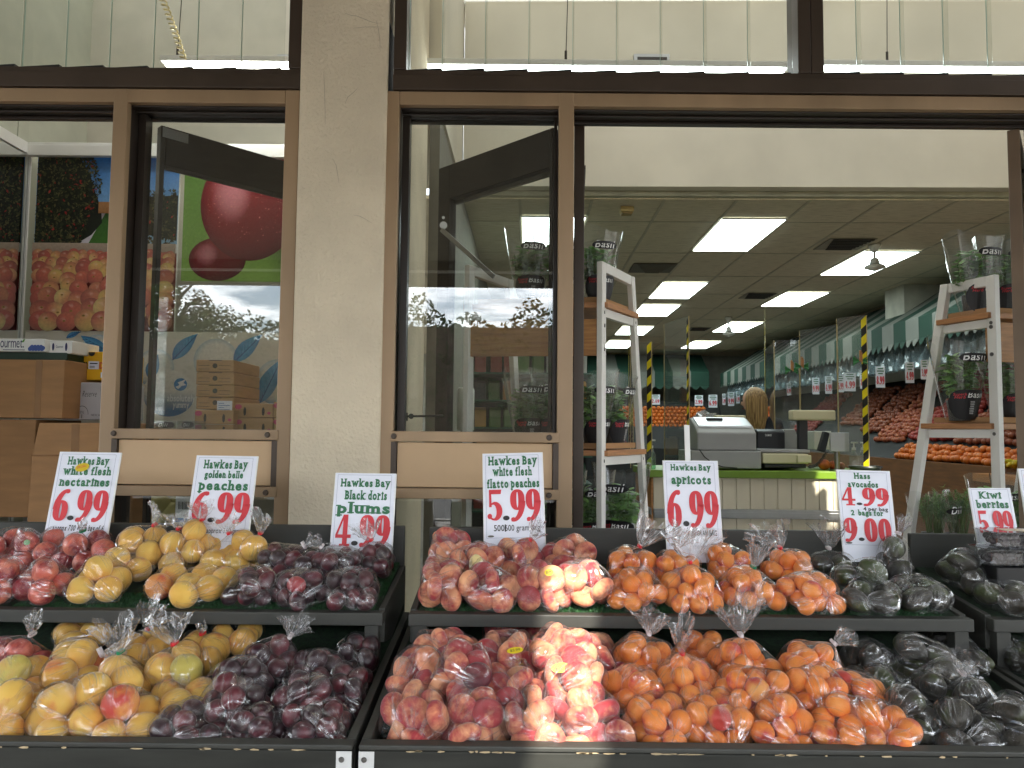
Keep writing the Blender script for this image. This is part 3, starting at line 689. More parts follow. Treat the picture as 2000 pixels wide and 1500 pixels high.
# ------------------------------------------------------------------ store room behind the left window: photo panels
YM = 4.66
def panel_face(px0, py0, px1, py1, Y):
    a = P(px0, py1, Y); b = P(px1, py0, Y); return a, b, Face((a.x, Y, a.z), (1,0,0), (0,0,1)), b.x-a.x, b.z-a.z
def vcol_mat(name, rough=0.45, noise=0.0):
    m, nt, N, L, o = ntree(name); b = N.new('ShaderNodeBsdfPrincipled'); L.new(b.outputs[0], o.inputs[0]); a = N.new('ShaderNodeVertexColor'); a.layer_name = 'print'
    if noise:
        t = N.new('ShaderNodeTexCoord'); n = N.new('ShaderNodeTexNoise'); n.inputs['Scale'].default_value = 60; n.inputs['Detail'].default_value = 5; L.new(t.outputs['Object'], n.inputs['Vector'])
        r = N.new('ShaderNodeMapRange'); r.inputs[1].default_value = .3; r.inputs[2].default_value = .7; r.inputs[3].default_value = 1-noise; r.inputs[4].default_value = 1+noise; L.new(n.outputs[0], r.inputs[0])
        x = N.new('ShaderNodeVectorMath'); x.operation = 'SCALE'; L.new(a.outputs[0], x.inputs[0]); L.new(r.outputs[0], x.inputs['Scale']); L.new(x.outputs[0], b.inputs['Base Color'])
    else: L.new(a.outputs[0], b.inputs['Base Color'])
    b.inputs['Roughness'].default_value = rough; return m
M_PRINT = vcol_mat('printed_picture', 0.4, 0.12)
class Print:
    """ink shapes of one printed picture: flat pieces with printed colours"""
    def __init__(s, face): s.mb = MB(); s.c = []; s.f = face; s.k = 0
    def disc(s, x, y, rx, ry, shade, n=20, rings=4, ang=0):
        s.k += 1; h = 0.0015 + 0.000006*s.k; vs = [(0,0)]; ca, sa = math.cos(ang), math.sin(ang)
        for j in range(1, rings+1):
            for k in range(n): an = 2*math.pi*k/n; vs.append((math.cos(an)*j/rings, math.sin(an)*j/rings))
        fs = [(0, 1+k, 1+(k+1) % n) for k in range(n)]
        for j in range(rings-1):
            for k in range(n): fs.append((1+j*n+k, 1+(j+1)*n+k, 1+(j+1)*n+(k+1) % n, 1+j*n+(k+1) % n))
        s.mb.add([s.f.at(x + rx*a*ca - ry*b*sa, y + rx*a*sa + ry*b*ca, h) for a, b in vs], fs)
        for a, b in vs: s.c.append(shade(a, b))
    def poly(s, pts, cols):
        s.k += 1; h = 0.0015 + 0.000006*s.k
        s.mb.add([s.f.at(a, b, h) for a, b in pts], [tuple(range(len(pts)))])
        for k in range(len(pts)): s.c.append(cols[k] if isinstance(cols, list) else cols)
    def grid(s, x0, y0, x1, y1, fn, nx=40, ny=40, h=0.001):
        vs = []; fs = []
        for j in range(ny+1):
            for i in range(nx+1):
                a, b = i/nx, j/ny; vs.append(s.f.at(x0+(x1-x0)*a, y0+(y1-y0)*b, h)); s.c.append(fn(a, b))
        for j in range(ny):
            for i in range(nx): q = j*(nx+1)+i; fs.append((q, q+1, q+nx+2, q+nx+1))
        s.mb.add(vs, fs)
    def build(s, name, parent):
        o = s.mb.build(name, M_PRINT, parent); ca = o.data.color_attributes.new('print', 'FLOAT_COLOR', 'POINT')
        ca.data.foreach_set('color', np.array([[c[0], c[1], c[2], 1] for c in s.c], dtype=np.float32).ravel()); return o
def lerp3(a, b, t): t = max(0, min(1, t)); return tuple(a[i]+(b[i]-a[i])*t for i in range(3))
rn = random.Random(11)
# orchard and apples
ax, bx_, F1, W1, H1 = panel_face(58, 307, 352, 648, YM)
t = thing('orchard_poster', 'large photo panel of apples in a crate under an orchard row', 'poster', (ax.x, YM, ax.z))
MB().box(ax.x, bx_.x, YM, YM+0.02, ax.z, bx_.z).build('poster_board', M_WHITE, t)
pr = Print(F1)
hz = H1*0.5
pr.grid(0, hz, W1, H1, lambda a, b: lerp3(sr(150,195,225), sr(40,110,190), b), 6, 8)
pr.poly([(W1*.12,hz),(W1*.78,hz),(W1*.60,hz+H1*.27),(W1*.52,hz+H1*.2)], [sr(60,105,40), sr(70,120,45), sr(70,130,60), sr(50,90,40)])
pr.poly([(W1*.3,hz),(W1*.38,hz),(W1*.52,hz+H1*.22),(W1*.5,hz+H1*.22)], sr(210,205,215))
pr.poly([(.003,hz),(W1*.30,hz),(W1*.40,hz+H1*.05),(W1*.47,hz+H1*.12),(W1*.46,hz+H1*.2),(W1*.41,hz+H1*.30),(W1*.37,hz+H1*.40),(W1*.29,H1-.004),(.003,H1-.004)], sr(24,30,20))
pr.poly([(W1*.62,hz+H1*.08),(W1-.003,hz+H1*.02),(W1-.003,hz+H1*.28),(W1*.8,hz+H1*.27),(W1*.66,hz+H1*.16)], sr(28,34,22))
for k in range(2600):
    side = rn.random() < .74
    if side:
        y = rn.random(); lim = .50*(1 - .0*y) + .05*math.sin(y*9); xm = .33 + .12*min(1, max(0, (y-.1)/.45)) - .25*max(0, (y-.75)); x = rn.random()*xm*1.02
    else:
        y = rn.random()*.62; x = .62 + (1-.62)*rn.random() ; 
        if x < .60 + .30*abs(y-.22)*1.3: continue
    c = rn.choice([sr(32,40,26), sr(22,28,20), sr(48,58,32), sr(70,72,42), sr(20,24,18), sr(96,92,56)]) if rn.random() < .97 else sr(170,40,40)
    a = rn.random()*6.3; l = rn.uniform(.006,.017); wd = l*.45; X, Y_ = x*W1, hz + y*H1*.5
    X = min(max(X, .018), W1-.018); Y_ = min(max(Y_, hz+.005), H1-.018)
    pr.poly([(X+math.cos(a)*l, Y_+math.sin(a)*l), (X-math.sin(a)*wd, Y_+math.cos(a)*wd), (X-math.cos(a)*l, Y_-math.sin(a)*l), (X+math.sin(a)*wd, Y_-math.cos(a)*wd)], c)
pr.poly([(W1*.45,hz+H1*.17),(W1*.60,hz+H1*.17),(W1*.60,hz+H1*.235),(W1*.45,hz+H1*.235)], [sr(150,105,62), sr(140,95,56), sr(168,120,74), sr(170,124,80)])
pr.poly([(0,hz-H1*.075),(W1,hz-H1*.075),(W1,hz),(0,hz)], [sr(150,132,116), sr(140,122,108), sr(176,160,146), sr(186,168,150)])
pr.grid(0, 0, W1, hz-H1*.05, lambda a, b: lerp3(sr(96,24,26), sr(130,50,40), b), 4, 4)
rows = 9
for j in range(rows-1, -1, -1):
    f = j/(rows-1); R_ = .071 - .038*f; yy = R_*.8 + (hz-H1*.06-.035)*(1-(1-f)**1.5) ; nx = int(W1/(R_*1.55))
    for i in range(nx+1):
        x = (i + .5*(j % 2) + rn.uniform(-.2,.2))*R_*1.6; y = yy + rn.uniform(-.3,.3)*R_
        r1 = R_*rn.uniform(.9,1.1)
        if x < r1 or x > W1-r1: x = min(max(x, r1+.002), W1-r1-.002)
        y = max(y, r1*.95+.003)
        pal = rn.choice([(sr(176,36,44),sr(212,96,70)), (sr(150,28,36),sr(196,60,56)), (sr(226,196,104),sr(206,120,80)), (sr(232,208,130),sr(196,70,60)), (sr(160,34,42),sr(206,120,84)), (sr(186,60,56),sr(222,170,110))])
        bd = rn.random()*6.3; hx, hy = rn.uniform(-.3,.1), rn.uniform(.2,.5)
        def sh(a, b, pal=pal, bd=bd, hx=hx, hy=hy):
            q = .5 + .5*(a*math.cos(bd) + b*math.sin(bd)); c = lerp3(pal[0], pal[1], q*1.2-.1); e = a*a+b*b
            li = 1 - .55*max(0, e-.45) - .22*max(0, -b); c = tuple(v*li for v in c)
            g = max(0, 1-((a-hx)**2+(b-hy)**2)/.05); return lerp3(lerp3(c, sr(245,215,200), g*.45), sr(232,206,176), .16)
        pr.disc(x, y, r1, r1*.95, sh)
        if rn.random() < .5:
            pr.disc(x + rn.uniform(-.3,.3)*r1, y + rn.uniform(-.1,.4)*r1, r1*.16, r1*.1, lambda a, b: lerp3(sr(90,70,30), sr(190,150,80), a*a+b*b), 8, 1)
pr.build('printed_picture', t)
# cherries
ax, bx_, F2, W2, H2 = panel_face(353, 292, 640, 549, YM)
t = thing('cherry_poster', 'large photo panel of two red cherries on blurred green', 'poster', (ax.x, YM, ax.z))
MB().box(ax.x+0.001, bx_.x, YM, YM+0.02, ax.z, bx_.z).build('poster_board', M_WHITE, t)
pr = Print(F2)
pr.grid(0.001, 0, W2, H2, lambda a, b: lerp3(lerp3(sr(140,180,86), sr(84,124,50), b*1.1), sr(30,52,24), (a*1.5-.6)*(1.2-b) + .35*math.sin(a*7+b*9)), 24, 24)
def cherry(a, b, dk=1.0):
    c = lerp3(sr(150,22,34), sr(96,12,24), .5-.5*b + .25*a); e = a*a+b*b; c = lerp3(c, sr(74,8,18), (e-.6)*1.6)
    g = max(0, 1-((a+.38)**2/.16+(b-.22)**2/.30)); c = lerp3(c, sr(232,150,160), g*.7); return tuple(v*dk for v in c)
pr.disc(W2*.25, H2*.165, W2*.2, H2*.162, lambda a, b: cherry(a, b, .8), 36, 8)
pr.disc(W2*.74, H2*.68, W2*.255, H2*.315, lambda a, b: cherry(a, b, .85), 40, 9)
pr.disc(W2*.47, H2*.575, W2*.35, H2*.42, lambda a, b: cherry(a, b), 48, 10)
for k in range(160):
    an = rn.random()*6.3; q = rn.random()**.5*.92; pr.disc(W2*.52+math.cos(an)*q*W2*.38, H2*.60+math.sin(an)*q*H2*.34, .0025*rn.uniform(.6,1.6), .0025*rn.uniform(.6,1.6), lambda a, b: sr(236,150,130), 6, 1)
pr.poly([(W2*.40,H2*.97),(W2*.62,H2*.90),(W2*.66,H2*.80),(W2*.58,H2*.84)], [sr(110,60,36), sr(150,50,40), sr(120,20,30), sr(90,20,26)])
pr.build('printed_picture', t)
# blueberries
ax, bx_, F3, W3, H3 = panel_face(40, 651, 640, 842, YM-0.012)
t = thing('blueberry_banner', 'pale banner of drawn blueberries with blue leaves reading absolutely yummy', 'banner', (ax.x, YM, ax.z))
MB().box(ax.x, bx_.x, YM-0.012, YM-0.001, ax.z-0.4, bx_.z).build('banner_board', mat('banner_vinyl', sr(222,216,200), 0.5, 0.05, 3), t)
pr = Print(F3); pxm = lambda px: (px-40)/600*W3
pym = lambda py: (842-py)/191*H3
berry = lambda a, b: lerp3(lerp3(sr(214,206,186), sr(236,232,220), .5+.5*b), sr(120,160,184), max(0, (a*a+b*b)-.55)*1.3 + max(0, -b-.45)*1.2)
for px, py, r in ((185,690,34),(300,720,38),(420,705,44),(545,745,46),(600,700,40)):
    pr.disc(pxm(px), pym(py), r/600*W3, r/191*H3*.95 if pym(py)+r/191*H3 < H3 else min(H3-pym(py), r/191*H3*.95), berry, 36, 8)
pr.disc(pxm(330), pym(768), 52/600*W3, 44/191*H3, lambda a, b: lerp3(sr(226,222,208), sr(28,108,160), max(0, -b+.12)*1.15), 44, 10)
def bleaf(px0, py0, px1, py1, wd):
    a = Vector((pxm(px0), pym(py0))); b = Vector((pxm(px1), pym(py1))); d = b-a; n = Vector((-d.y, d.x)); L = []
    for k in range(9): s = k/8; L.append(a + d*s + n*wd*math.sin(math.pi*s**.8))
    R_ = []
    for k in range(7, 0, -1): s = k/8; R_.append(a + d*s - n*wd*.8*math.sin(math.pi*s**.8))
    pts = L + R_; pts = [(min(max(q.x,.004),W3-.004), min(q.y, H3-.004)) for q in pts]
    pr.poly(pts, [lerp3(sr(30,100,160), sr(96,170,210), (k % 9)/8) for k in range(len(pts))])
    for k in range(1, 7):
        s = k/8; m0 = a + d*s; m1 = a + d*(s+.14) + n*wd*.6*math.sin(math.pi*s); pr.poly([(m0.x,m0.y),(m1.x,m1.y),(m1.x+.002,m1.y-.003),(m0.x+.003,m0.y-.004)], sr(24,84,140))
    pr.poly([(a.x,a.y),(b.x,b.y),(b.x+.004,b.y-.004),(a.x+.004,a.y-.006)], sr(24,84,140))
bleaf(122,664,150,652,.2); bleaf(334,704,382,654,.22); bleaf(455,708,510,654,.22); bleaf(290,742,305,694,.28); bleaf(508,786,550,700,.2); bleaf(205,688,150,660,.2)
pr.disc(pxm(352), pym(751), 13/600*W3, 12/191*H3, lambda a, b: sr(40,130,190), 24, 2)
pr.poly([(pxm(342),pym(756)),(pxm(350),pym(752)),(pxm(346),pym(747)),(pxm(355),pym(744)),(pxm(362),pym(741)),(pxm(358),pym(748)),(pxm(363),pym(752)),(pxm(354),pym(754)),(pxm(348),pym(760))], sr(236,240,240))
po = pr.build('printed_picture', t)
tx = MB(); F3.text(tx, 'absolutely', pxm(355), pym(783), 56/600*W3, .062, .014, gap=.07, h=.006); F3.text(tx, 'yummy', pxm(355), pym(795), 32/600*W3, .056, .014, gap=.07, h=.006); tx.build('banner_lettering', M_WINK, t)
# rail, upper wall, side mirror glass
mb = MB(); a = P(55, 300, YM-0.03); b = P(640, 300, YM-0.03); mb.box(a.x, b.x, YM-0.06, YM-0.022, a.z-0.02, a.z+0.05); mb.box(a.x, b.x, YM-0.045, YM-0.022, a.z+0.052, a.z+0.07)
props(mb.build('picture_rail', M_WHITE, bevel=0.003), 'white metal rail along the top of the photo panels', 'rail')
xc = P(55, 500, YM).x
mir = mat('mirror_glass', (0.82,0.84,0.82), 0.02, 0.0, metal=1.0)
t = thing('mirror_panel', 'tall mirrored side panel doubling the apples at the far left', 'mirror', (xc-0.01, 4.0, 0))
MB().box(xc-0.02, xc-0.008, 3.25, YM-0.005, 0.6, P(55,306,YM).z).build('mirror_pane', mir, t)
mb = MB(); zt = P(55,300,YM).z; mb.box(xc-0.03, xc+0.004, 3.25, YM-0.062, zt-0.02, zt+0.05); mb.box(xc-0.006, xc+0.006, YM-0.03, YM-0.018, 0.6, zt-0.021); mb.build('mirror_rail', M_WHITE, t)
structure(MB().box(-6, xc-0.035, YM-0.1, YM, 0, 4.8), 'wall_nook', mat('nook_wall', sr(190,192,176), 0.75, 0.05))
structure(MB().box(xc-0.2, xc-0.04, 3.14, 5.3, 0, 4.79), 'wall_nook_side', mat('nook_side', sr(190,192,176), 0.75, 0.05))

# ------------------------------------------------------------------ cartons
def carton(name, label, cat, px0, py0, px1, py1, Y, depth, m, yaw=0.0, group=None, tape=None, flap=None, bevel=0.004):
    a = P(px0, (py0+py1)/2, Y); b = P(px1, (py0+py1)/2, Y); zb = P((px0+px1)/2, py1, Y).z; zt = P((px0+px1)/2, py0, Y).z
    t = thing(name, label, cat, ((a.x+b.x)/2, Y+depth/2, zb), group)
    W_, H_ = b.x-a.x, zt-zb
    bod = MB().box(a.x, b.x, Y, Y+depth, zb, zt).build('carton_body', m, t, bevel=bevel)
    F = Face((a.x, Y, zb), (1,0,0), (0,0,1))
    if tape:
        mb = MB()
        for q in tape: mb.box(a.x+W_*q[0], a.x+W_*q[1], Y-0.0012, Y-0.0002, zb+0.003, zt-0.003)
        mb.build('packing_tape', M_TAPE, t)
    return t, F, W_, H_
carton('cardboard_box', 'large taped brown cardboard box, upper one of the stack at the far left', 'box', -90, 702, 124, 816, 3.75, 0.4, M_CARD, tape=[(.74,.80)])
carton('cardboard_box', 'brown cardboard box at the bottom of the far left stack', 'box', -90, 819, 66, 1010, 3.78, 0.4, M_CARD, tape=[(.2,.27)])
t = thing('cardboard_box', 'big brown box leaning slightly askew in front of the stack at far left', 'box', P(135,1020,3.6))
pt = [P(62,890,3.6), P(76,826,3.62), P(230,826,3.62), P(230,1050,3.58), P(50,1050,3.58)]
MB().prism(pt, (0.03, 0.36, 0)).build('carton_body', M_CARD, t, bevel=0.005)
mb = MB(); mb.prism([q + Vector((0,-0.0014,0)) for q in (P(62,888,3.6), P(230,888,3.6), P(230,891,3.6), P(62,891,3.6))], (0,0.001,0)); mb.prism([q + Vector((0,-0.0014,0)) for q in (P(140,828,3.62), P(156,828,3.62), P(150,1050,3.58), P(134,1050,3.58))], (0,0.001,0)); mb.build('packing_tape', M_TAPE, t)
t, F, W_, H_ = carton('white_carton', 'white wine-style carton with thin script on the front, under the yellow box', 'box', 122, 747, 226, 820, 3.9, 0.3, mat('dull_white_card', sr(186,186,190), .6, .03))
tx = MB(); F.text(tx, 'Gold Reserve', W_*.40, H_*.62, W_*.48, .045, -0.008, shear=.4); F.text(tx, 'PURE PAC SALES LTD', W_*.68, H_*.10, W_*.26, .016, 0); F.text(tx, 'STG', W_*.38, H_*.17, W_*.07, .018, 0); F.text(tx, '1', W_*.38, H_*.04, None, .03, 0); tx.build('carton_lettering', M_INK, t)
mb = MB(); 
for a0, a1 in ((0, 180),): F.put(mb, [strokep([(math.cos(math.radians(q))*.1, math.sin(math.radians(q))*.1, .006) for q in range(0, 181, 15)])], W_*.38, H_*.14, .33, .45)
mb.build('carton_mark', M_INK, t)
t, F, W_, H_ = carton('yellow_carton', 'yellow printed fruit carton with a white sticker on its front', 'box', 132, 687, 226, 742, 3.95, 0.3, mat('yellow_carton_card', sr(238,182,22), 0.6, 0.05))
tx = MB(); F.text(tx, 'AGR', W_*.33, H_*.40, W_*.2, .05, .02); tx.build('carton_lettering', M_INK, t)
tx = MB(); F.text(tx, 'UDIO', W_*.72, H_*.40, W_*.2, .05, .01); tx.build('carton_red_lettering', M_RED, t)
mb = MB(); F.rect(mb, W_*.44, H_*.38, W_*.66, H_*.66, .004); F.rect(mb, W_*.70, H_*.08, W_*.9, H_*.27, .004); mb.build('white_sticker', M_PAPER, t)
mb = MB(); 
for k in range(9): F.rect(mb, W_*(.47+.012*k), H_*.42, W_*(.474+.012*k+.004*(k % 2)), H_*.5, .0045)
F.rect(mb, W_*.47, H_*.56, W_*.63, H_*.60, .0045); mb.build('sticker_print', M_INK, t)
mb = MB(); F.poly(mb, ell(W_*.5, H_*.98, W_*.07, H_*.14, 20)[10:] + [(W_*.57, H_*.98)], .003); mb.build('hand_hole', M_DARK, t)
t, F, W_, H_ = carton('green_tray', 'dark green shallow tray under the white blueberry boxes', 'tray', -60, 687, 131, 706, 3.8, 0.4, mat('dark_green_card', sr(22,52,36), 0.5))
t, F, W_, H_ = carton('blueberry_carton', 'long white blueberry carton with dark lettering on the green tray', 'box', -90, 661, 88, 686, 3.76, 0.3, M_WHITE)
tx = MB(); F.text(tx, 'ourmet.', W_*.64, H_*.30, W_*.26, .075, .0); F.rect(tx, W_*.54, H_*.10, W_*.78, H_*.15); tx.build('carton_lettering', mcol('dark_blue_ink', sr(44,44,86)), t)
mb = MB()
for k in range(14): F.poly(mb, ell(W_*(.84+.011*k), H_*(.2+.16*((k*7) % 3)/2), .011, .011, 12), .002)
mb.build('printed_blueberries', mcol('berry_blue_ink', sr(52,80,150)), t)
mb = MB(); F.poly(mb, [(W_*.745,H_*.7),(W_*.765,H_*.95),(W_*.785,H_*.96),(W_*.77,H_*.72)], .002); mb.build('printed_leaf', mcol('leaf_green_ink', sr(90,150,60)), t)
t, F, W_, H_ = carton('blueberry_carton', 'small white blueberry carton with hand holes beside the long one', 'box', 90, 665, 141, 690, 3.8, 0.25, M_WHITE)
mb = MB(); F.poly(mb, ell(W_*.28, H_*.5, .006, .02, 12), .002); F.poly(mb, ell(W_*.78, H_*.5, .006, .022, 12), .002); F.text(mb, 'Gourmet', W_*.52, H_*.42, W_*.28, .02, 0); mb.build('carton_print', mcol('dark_blue_ink_small', sr(40,46,96)), t)
# flat trays stacked behind the fixed window
M_PUN = mcol('printed_pink', sr(206,70,110)); 
ys = [703, 727, 752, 776, 800]
for k in range(4):
    lab = ['topmost flat brown fruit tray of the stack behind the left window', 'second flat brown fruit tray from the top of the stack', 'third flat brown fruit tray from the top of the stack', 'fourth flat brown fruit tray of the stack, with a white label'][k]
    t, F, W_, H_ = carton('fruit_tray', lab, 'tray', 383, ys[k], 457, ys[k+1]-1, 4.12, 0.42, M_CARD2, group='flat fruit trays stacked behind the left window')
    mb = MB(); F.rect(mb, W_*.33, H_*.93, W_*.68, H_*.99, .001); F.poly(mb, ell(W_*.5, H_*(.5 if k < 3 else .55), .014, .014, 14), .001)
    for q in range(4): F.rect(mb, W_*(.06 if q < 2 else .6), H_*(.2+.3*(q % 2)), W_*((.06 if q < 2 else .6)+.3), H_*(.24+.3*(q % 2)), .001)
    mb.build('tray_print', mcol('tray_dark_print', sr(60,50,44)), t)
    if k == 3:
        mb = MB(); F.rect(mb, W_*.56, -H_*.35, W_*.96, H_*.7, .003); mb.build('white_label', M_PAPER, t)
        mb = MB()
        for q in range(5): F.rect(mb, W_*.6, -H_*.25+H_*.18*q, W_*(.75+.15*(q % 2)), -H_*.2+H_*.18*q, .0036)
        mb.build('label_print', M_BLUEI, t)
for k, (x0, y0, x1, y1, lab) in enumerate([(380,801,456,828,'printed brown fruit tray with pink flowers, under the flat tray stack'), (380,829,456,850,'lowest brown fruit tray of the stack, behind the window sill'),
        (458,788,533,815,'upper brown fruit carton with hand holes, right of the tray stack'), (458,816,533,850,'lower brown fruit carton with hand holes, right of the tray stack'),
        (534,785,600,815,'upper brown fruit carton half hidden behind the window edge'), (534,816,600,850,'lower brown fruit carton half hidden behind the window edge')]):
    t, F, W_, H_ = carton('fruit_carton', lab, 'carton', x0, y0, x1, y1, 4.08 if k < 2 else 4.14, 0.36, M_CARD2, group='brown fruit cartons behind the left window')
    mb = MB(); F.poly(mb, ell(W_*.27, H_*.42, .008, .024, 14), .001); F.poly(mb, ell(W_*.75, H_*.42, .008, .024, 14), .001); mb.build('hand_hole', M_DARK, t)
    mb = MB(); F.poly(mb, ell(W_*.1, H_*.75, .02, .014, 12), .001); F.poly(mb, ell(W_*.9, H_*.3, .01, .008, 12), .001); mb.build('pink_print', M_PUN, t)
# bench holding the cartons, below sight
t = thing('steel_bench', 'dark bench carrying the stacked cartons behind the left window', 'bench', (-2.1, 4.2, 0))
zb = P(300,838,4.1).z-0.06
MB().box(-3.0, -0.9, 3.86, 4.62, zb-0.04, zb).build('bench_top', mat('bench_top', sr(150,150,150), 0.3, metal=0.6), t)
[MB().box(x, x+0.04, y, y+0.04, 0, zb-0.041).build('bench_leg', M_STEEL, t) for x in (-2.98, -0.95) for y in (3.88, 4.56)]
def herb_pack(px0, px1, label, word):
    a = P(px0, 836, 3.9); t = thing('herb_pack', label, 'herb packet', (a.x, 3.9, zb), 'small herb packets on the bench')
    MB().pbox(px0-8, 822, px1+8, 842, 3.92, 0.1).build('clear_bag', M_BAGCLEAR, t)
    x0 = P(px0, 830, 3.9).x; x1 = P(px1, 830, 3.9).x; F = Face((x0, 3.905, P(px0,837,3.9).z), (1,0,0), (0,0,1)); mb = MB(); F.poly(mb, ell((x1-x0)/2, .02, (x1-x0)/2, .016, 20, .7), .0); mb.build('black_tag', M_INK, t)
    mb = MB(); F.text(mb, word, (x1-x0)*.4, .011, (x1-x0)*.5, .025, 0, h=.002, shear=.3); mb.build('tag_lettering', M_WINK, t)
herb_pack(303, 340, 'small herb packet with a black Dill tag behind the window sill', 'Dill'); herb_pack(354, 378, 'small herb packet with a half hidden black tag, right of the Dill one', 'Dill')
t, F, W_, H_ = carton('barcode_carton', 'white carton with a barcode and blue base behind the lower pane', 'box', 342, 968, 420, 1022, 3.4, 0.3, M_WHITE)
mb = MB(); 
for k in range(18): F.rect(mb, W_*(.08+.03*k), H_*.5, W_*(.08+.03*k+.01+.008*(k % 3 == 0)), H_*.78, .001)
mb.build('barcode', M_INK, t)
mb = MB(); F.rect(mb, 0.004, H_*.03, W_*.97, H_*.18, .001); mb.build('blue_band', M_BLUEI, t)
t = thing('mesh_bag', 'hanging net of pale melons behind the lower pane of the left window', 'net bag', P(320,1000,3.5))
mb = MB()
for k, (px, py) in enumerate(((312,985),(335,1000),(318,1012),(345,985))):
    q = P(px, py, 3.5+.02*k); mb.lathe([(math.sin(math.pi*j/8)*0 + (1-math.cos(math.pi*j/8))/2, .05*math.sin(math.pi*j/8)+.001) for j in range(9)], q-Vector((0,0,.05)), q+Vector((0,0,.05)), 16)
mb.build('melons', mat('pale_melon', sr(150,140,80), 0.6), t, smooth=True)
# ------------------------------------------------------------------ ladder shelves
M_LADW = mat('white_powder_coat', sr(228,224,216), 0.4, 0.03, 5, bump=0.05, bscale=60)
M_OAK = mat('oak_board', sr(150,100,52), 0.5, 0.2, 5, stretch=(1.2,1,14), col2=sr(182,130,72), bump=0.1, bscale=30, detail=7)
M_OAK2 = mat('oak_board_edge', sr(176,122,76), 0.5, 0.15, 6, stretch=(2,2,20), detail=6)
M_SCREW = mat('screw_steel', sr(120,118,114), 0.3, metal=0.8)
def bar(mb, a, b, w1, w2, side): mb.beam(a, b, w1, w2, side=side)
def ladder(label, nt_, nb, ft, fb, dx, shelves, fascias, side):
    """end frame: near leg top nt_/bottom nb, far leg ft/fb; dx vector to the twin frame at the other end"""
    t = thing('ladder_shelf', label, 'shelf', ((nt_.x+ft.x)/2, (nt_.y+ft.y)/2, 0))
    dx = Vector(dx)
    for k, off in enumerate((Vector((0,0,0)), dx)):
        u = (ft-nt_).normalized()
        for a, b in ((nt_, nb), (ft, fb)):
            mb = MB(); bar(mb, a+off+Vector((0,0,0.0)), b+off, 0.048, 0.028, u); mb.build('leg', M_LADW, t, bevel=0.003)
        mb = MB(); bar(mb, nt_+off+u*0.024+Vector((0,0,-0.0235)), ft+off-u*0.026+Vector((0,0,-0.0235)), 0.028, 0.047, dx.normalized()); mb.build('top_bar', M_LADW, t, bevel=0.003)
        for z, frac in shelves:
            f = (nt_.z - z)/(nt_.z - nb.z); a = nt_.lerp(nb, f); g = (ft.z - z)/(ft.z - fb.z); b = ft.lerp(fb, g)
            mb = MB(); bar(mb, a+off+u*0.0245+Vector((0,0,-0.05)), b+off-u*0.0245+Vector((0,0,-0.05)), 0.024, 0.04, dx.normalized()); mb.build('cross_bar', M_LADW, t, bevel=0.002)
            if off.length == 0:
                sc = MB(); nn = -dx.normalized()
                for q in (a, b): sc.cyl(q+Vector((0,0,-0.05))+nn*0.013, q+Vector((0,0,-0.05))+nn*0.017, 0.008)
                sc.build('screw', M_SCREW, t)
    for z, frac in shelves:
        f = (nt_.z - z)/(nt_.z - nb.z); a = nt_.lerp(nb, f); g = (ft.z - z)/(ft.z - fb.z); b = ft.lerp(fb, g)
        e = dx.normalized()*0.03
        mb = MB(); mb.obox(a+Vector((0,0,-0.028))-e, b-a, dx+e*2, Vector((0,0,0.026))); mb.build('shelf_board', M_OAK2, t, bevel=0.002)
    for z0, z1, yo in fascias:
        f = (nt_.z - (z0+z1)/2)/(nt_.z - nb.z); a = nt_.lerp(nb, f) + (ft-nt_).normalized()*yo; a.z = z0
        mb = MB(); mb.obox(a, dx, (ft-nt_).normalized()*0.018, Vector((0,0,z1-z0))); mb.build('fascia_board', M_OAK, t, bevel=0.002)
        sc = MB(); nn = -dx.normalized(); q0 = nt_.lerp(nb, f)
        for zz_ in (z0+0.03, z1-0.03): q = Vector((q0.x, q0.y, zz_)); sc.cyl(q+nn*0.0135, q+nn*0.018, 0.009)
        sc.build('screw', M_SCREW, t)
    return t
def foot(px0, py0, px1, py1, Y0, Y1): # leg line through two pixels/depths, carried down to the floor
    a, b = P(px0, py0, Y0), P(px1, py1, Y1); d = b - a; return a, a + d*(a.z/(-d.z))
n0, n1 = foot(1175, 512, 1172, 1000, 3.42, 3.42); f0, f1 = foot(1232, 541, 1258, 1000, 3.74, 3.80)
n1.x = n0.x; n1.y = n0.y
shz = [P(1200,877,3.5).z+0.012]
zt_ = P(1230,602,3.6).z
LADL = ladder('white ladder shelf with oak boards standing just left inside the doorway', n0, n1, f0, f1, (-0.62, 0.10, 0), [(P(1215,878,3.55).z, 0), (zt_, 0)], [(P(1160,694,3.4).z, P(1160,622,3.4).z, -0.012)], -1)
n0r, n1r = foot(1938, 538, 1938, 950, 3.36, 3.36); f0r, f1r = foot(1848, 556, 1782, 1000, 3.62, 3.66)
n1r.x = n0r.x; n1r.y = n0r.y
ztr = P(1885,618,3.5).z
LADR = ladder('white ladder shelf with oak boards standing at the right inside the doorway', n0r, n1r, f0r, f1r, (0.62, 0.16, 0), [(P(1870,826,3.5).z, 0), (ztr, 0)], [(P(1950,705,3.36).z, P(1950,626,3.36).z, 0.03)], 1)
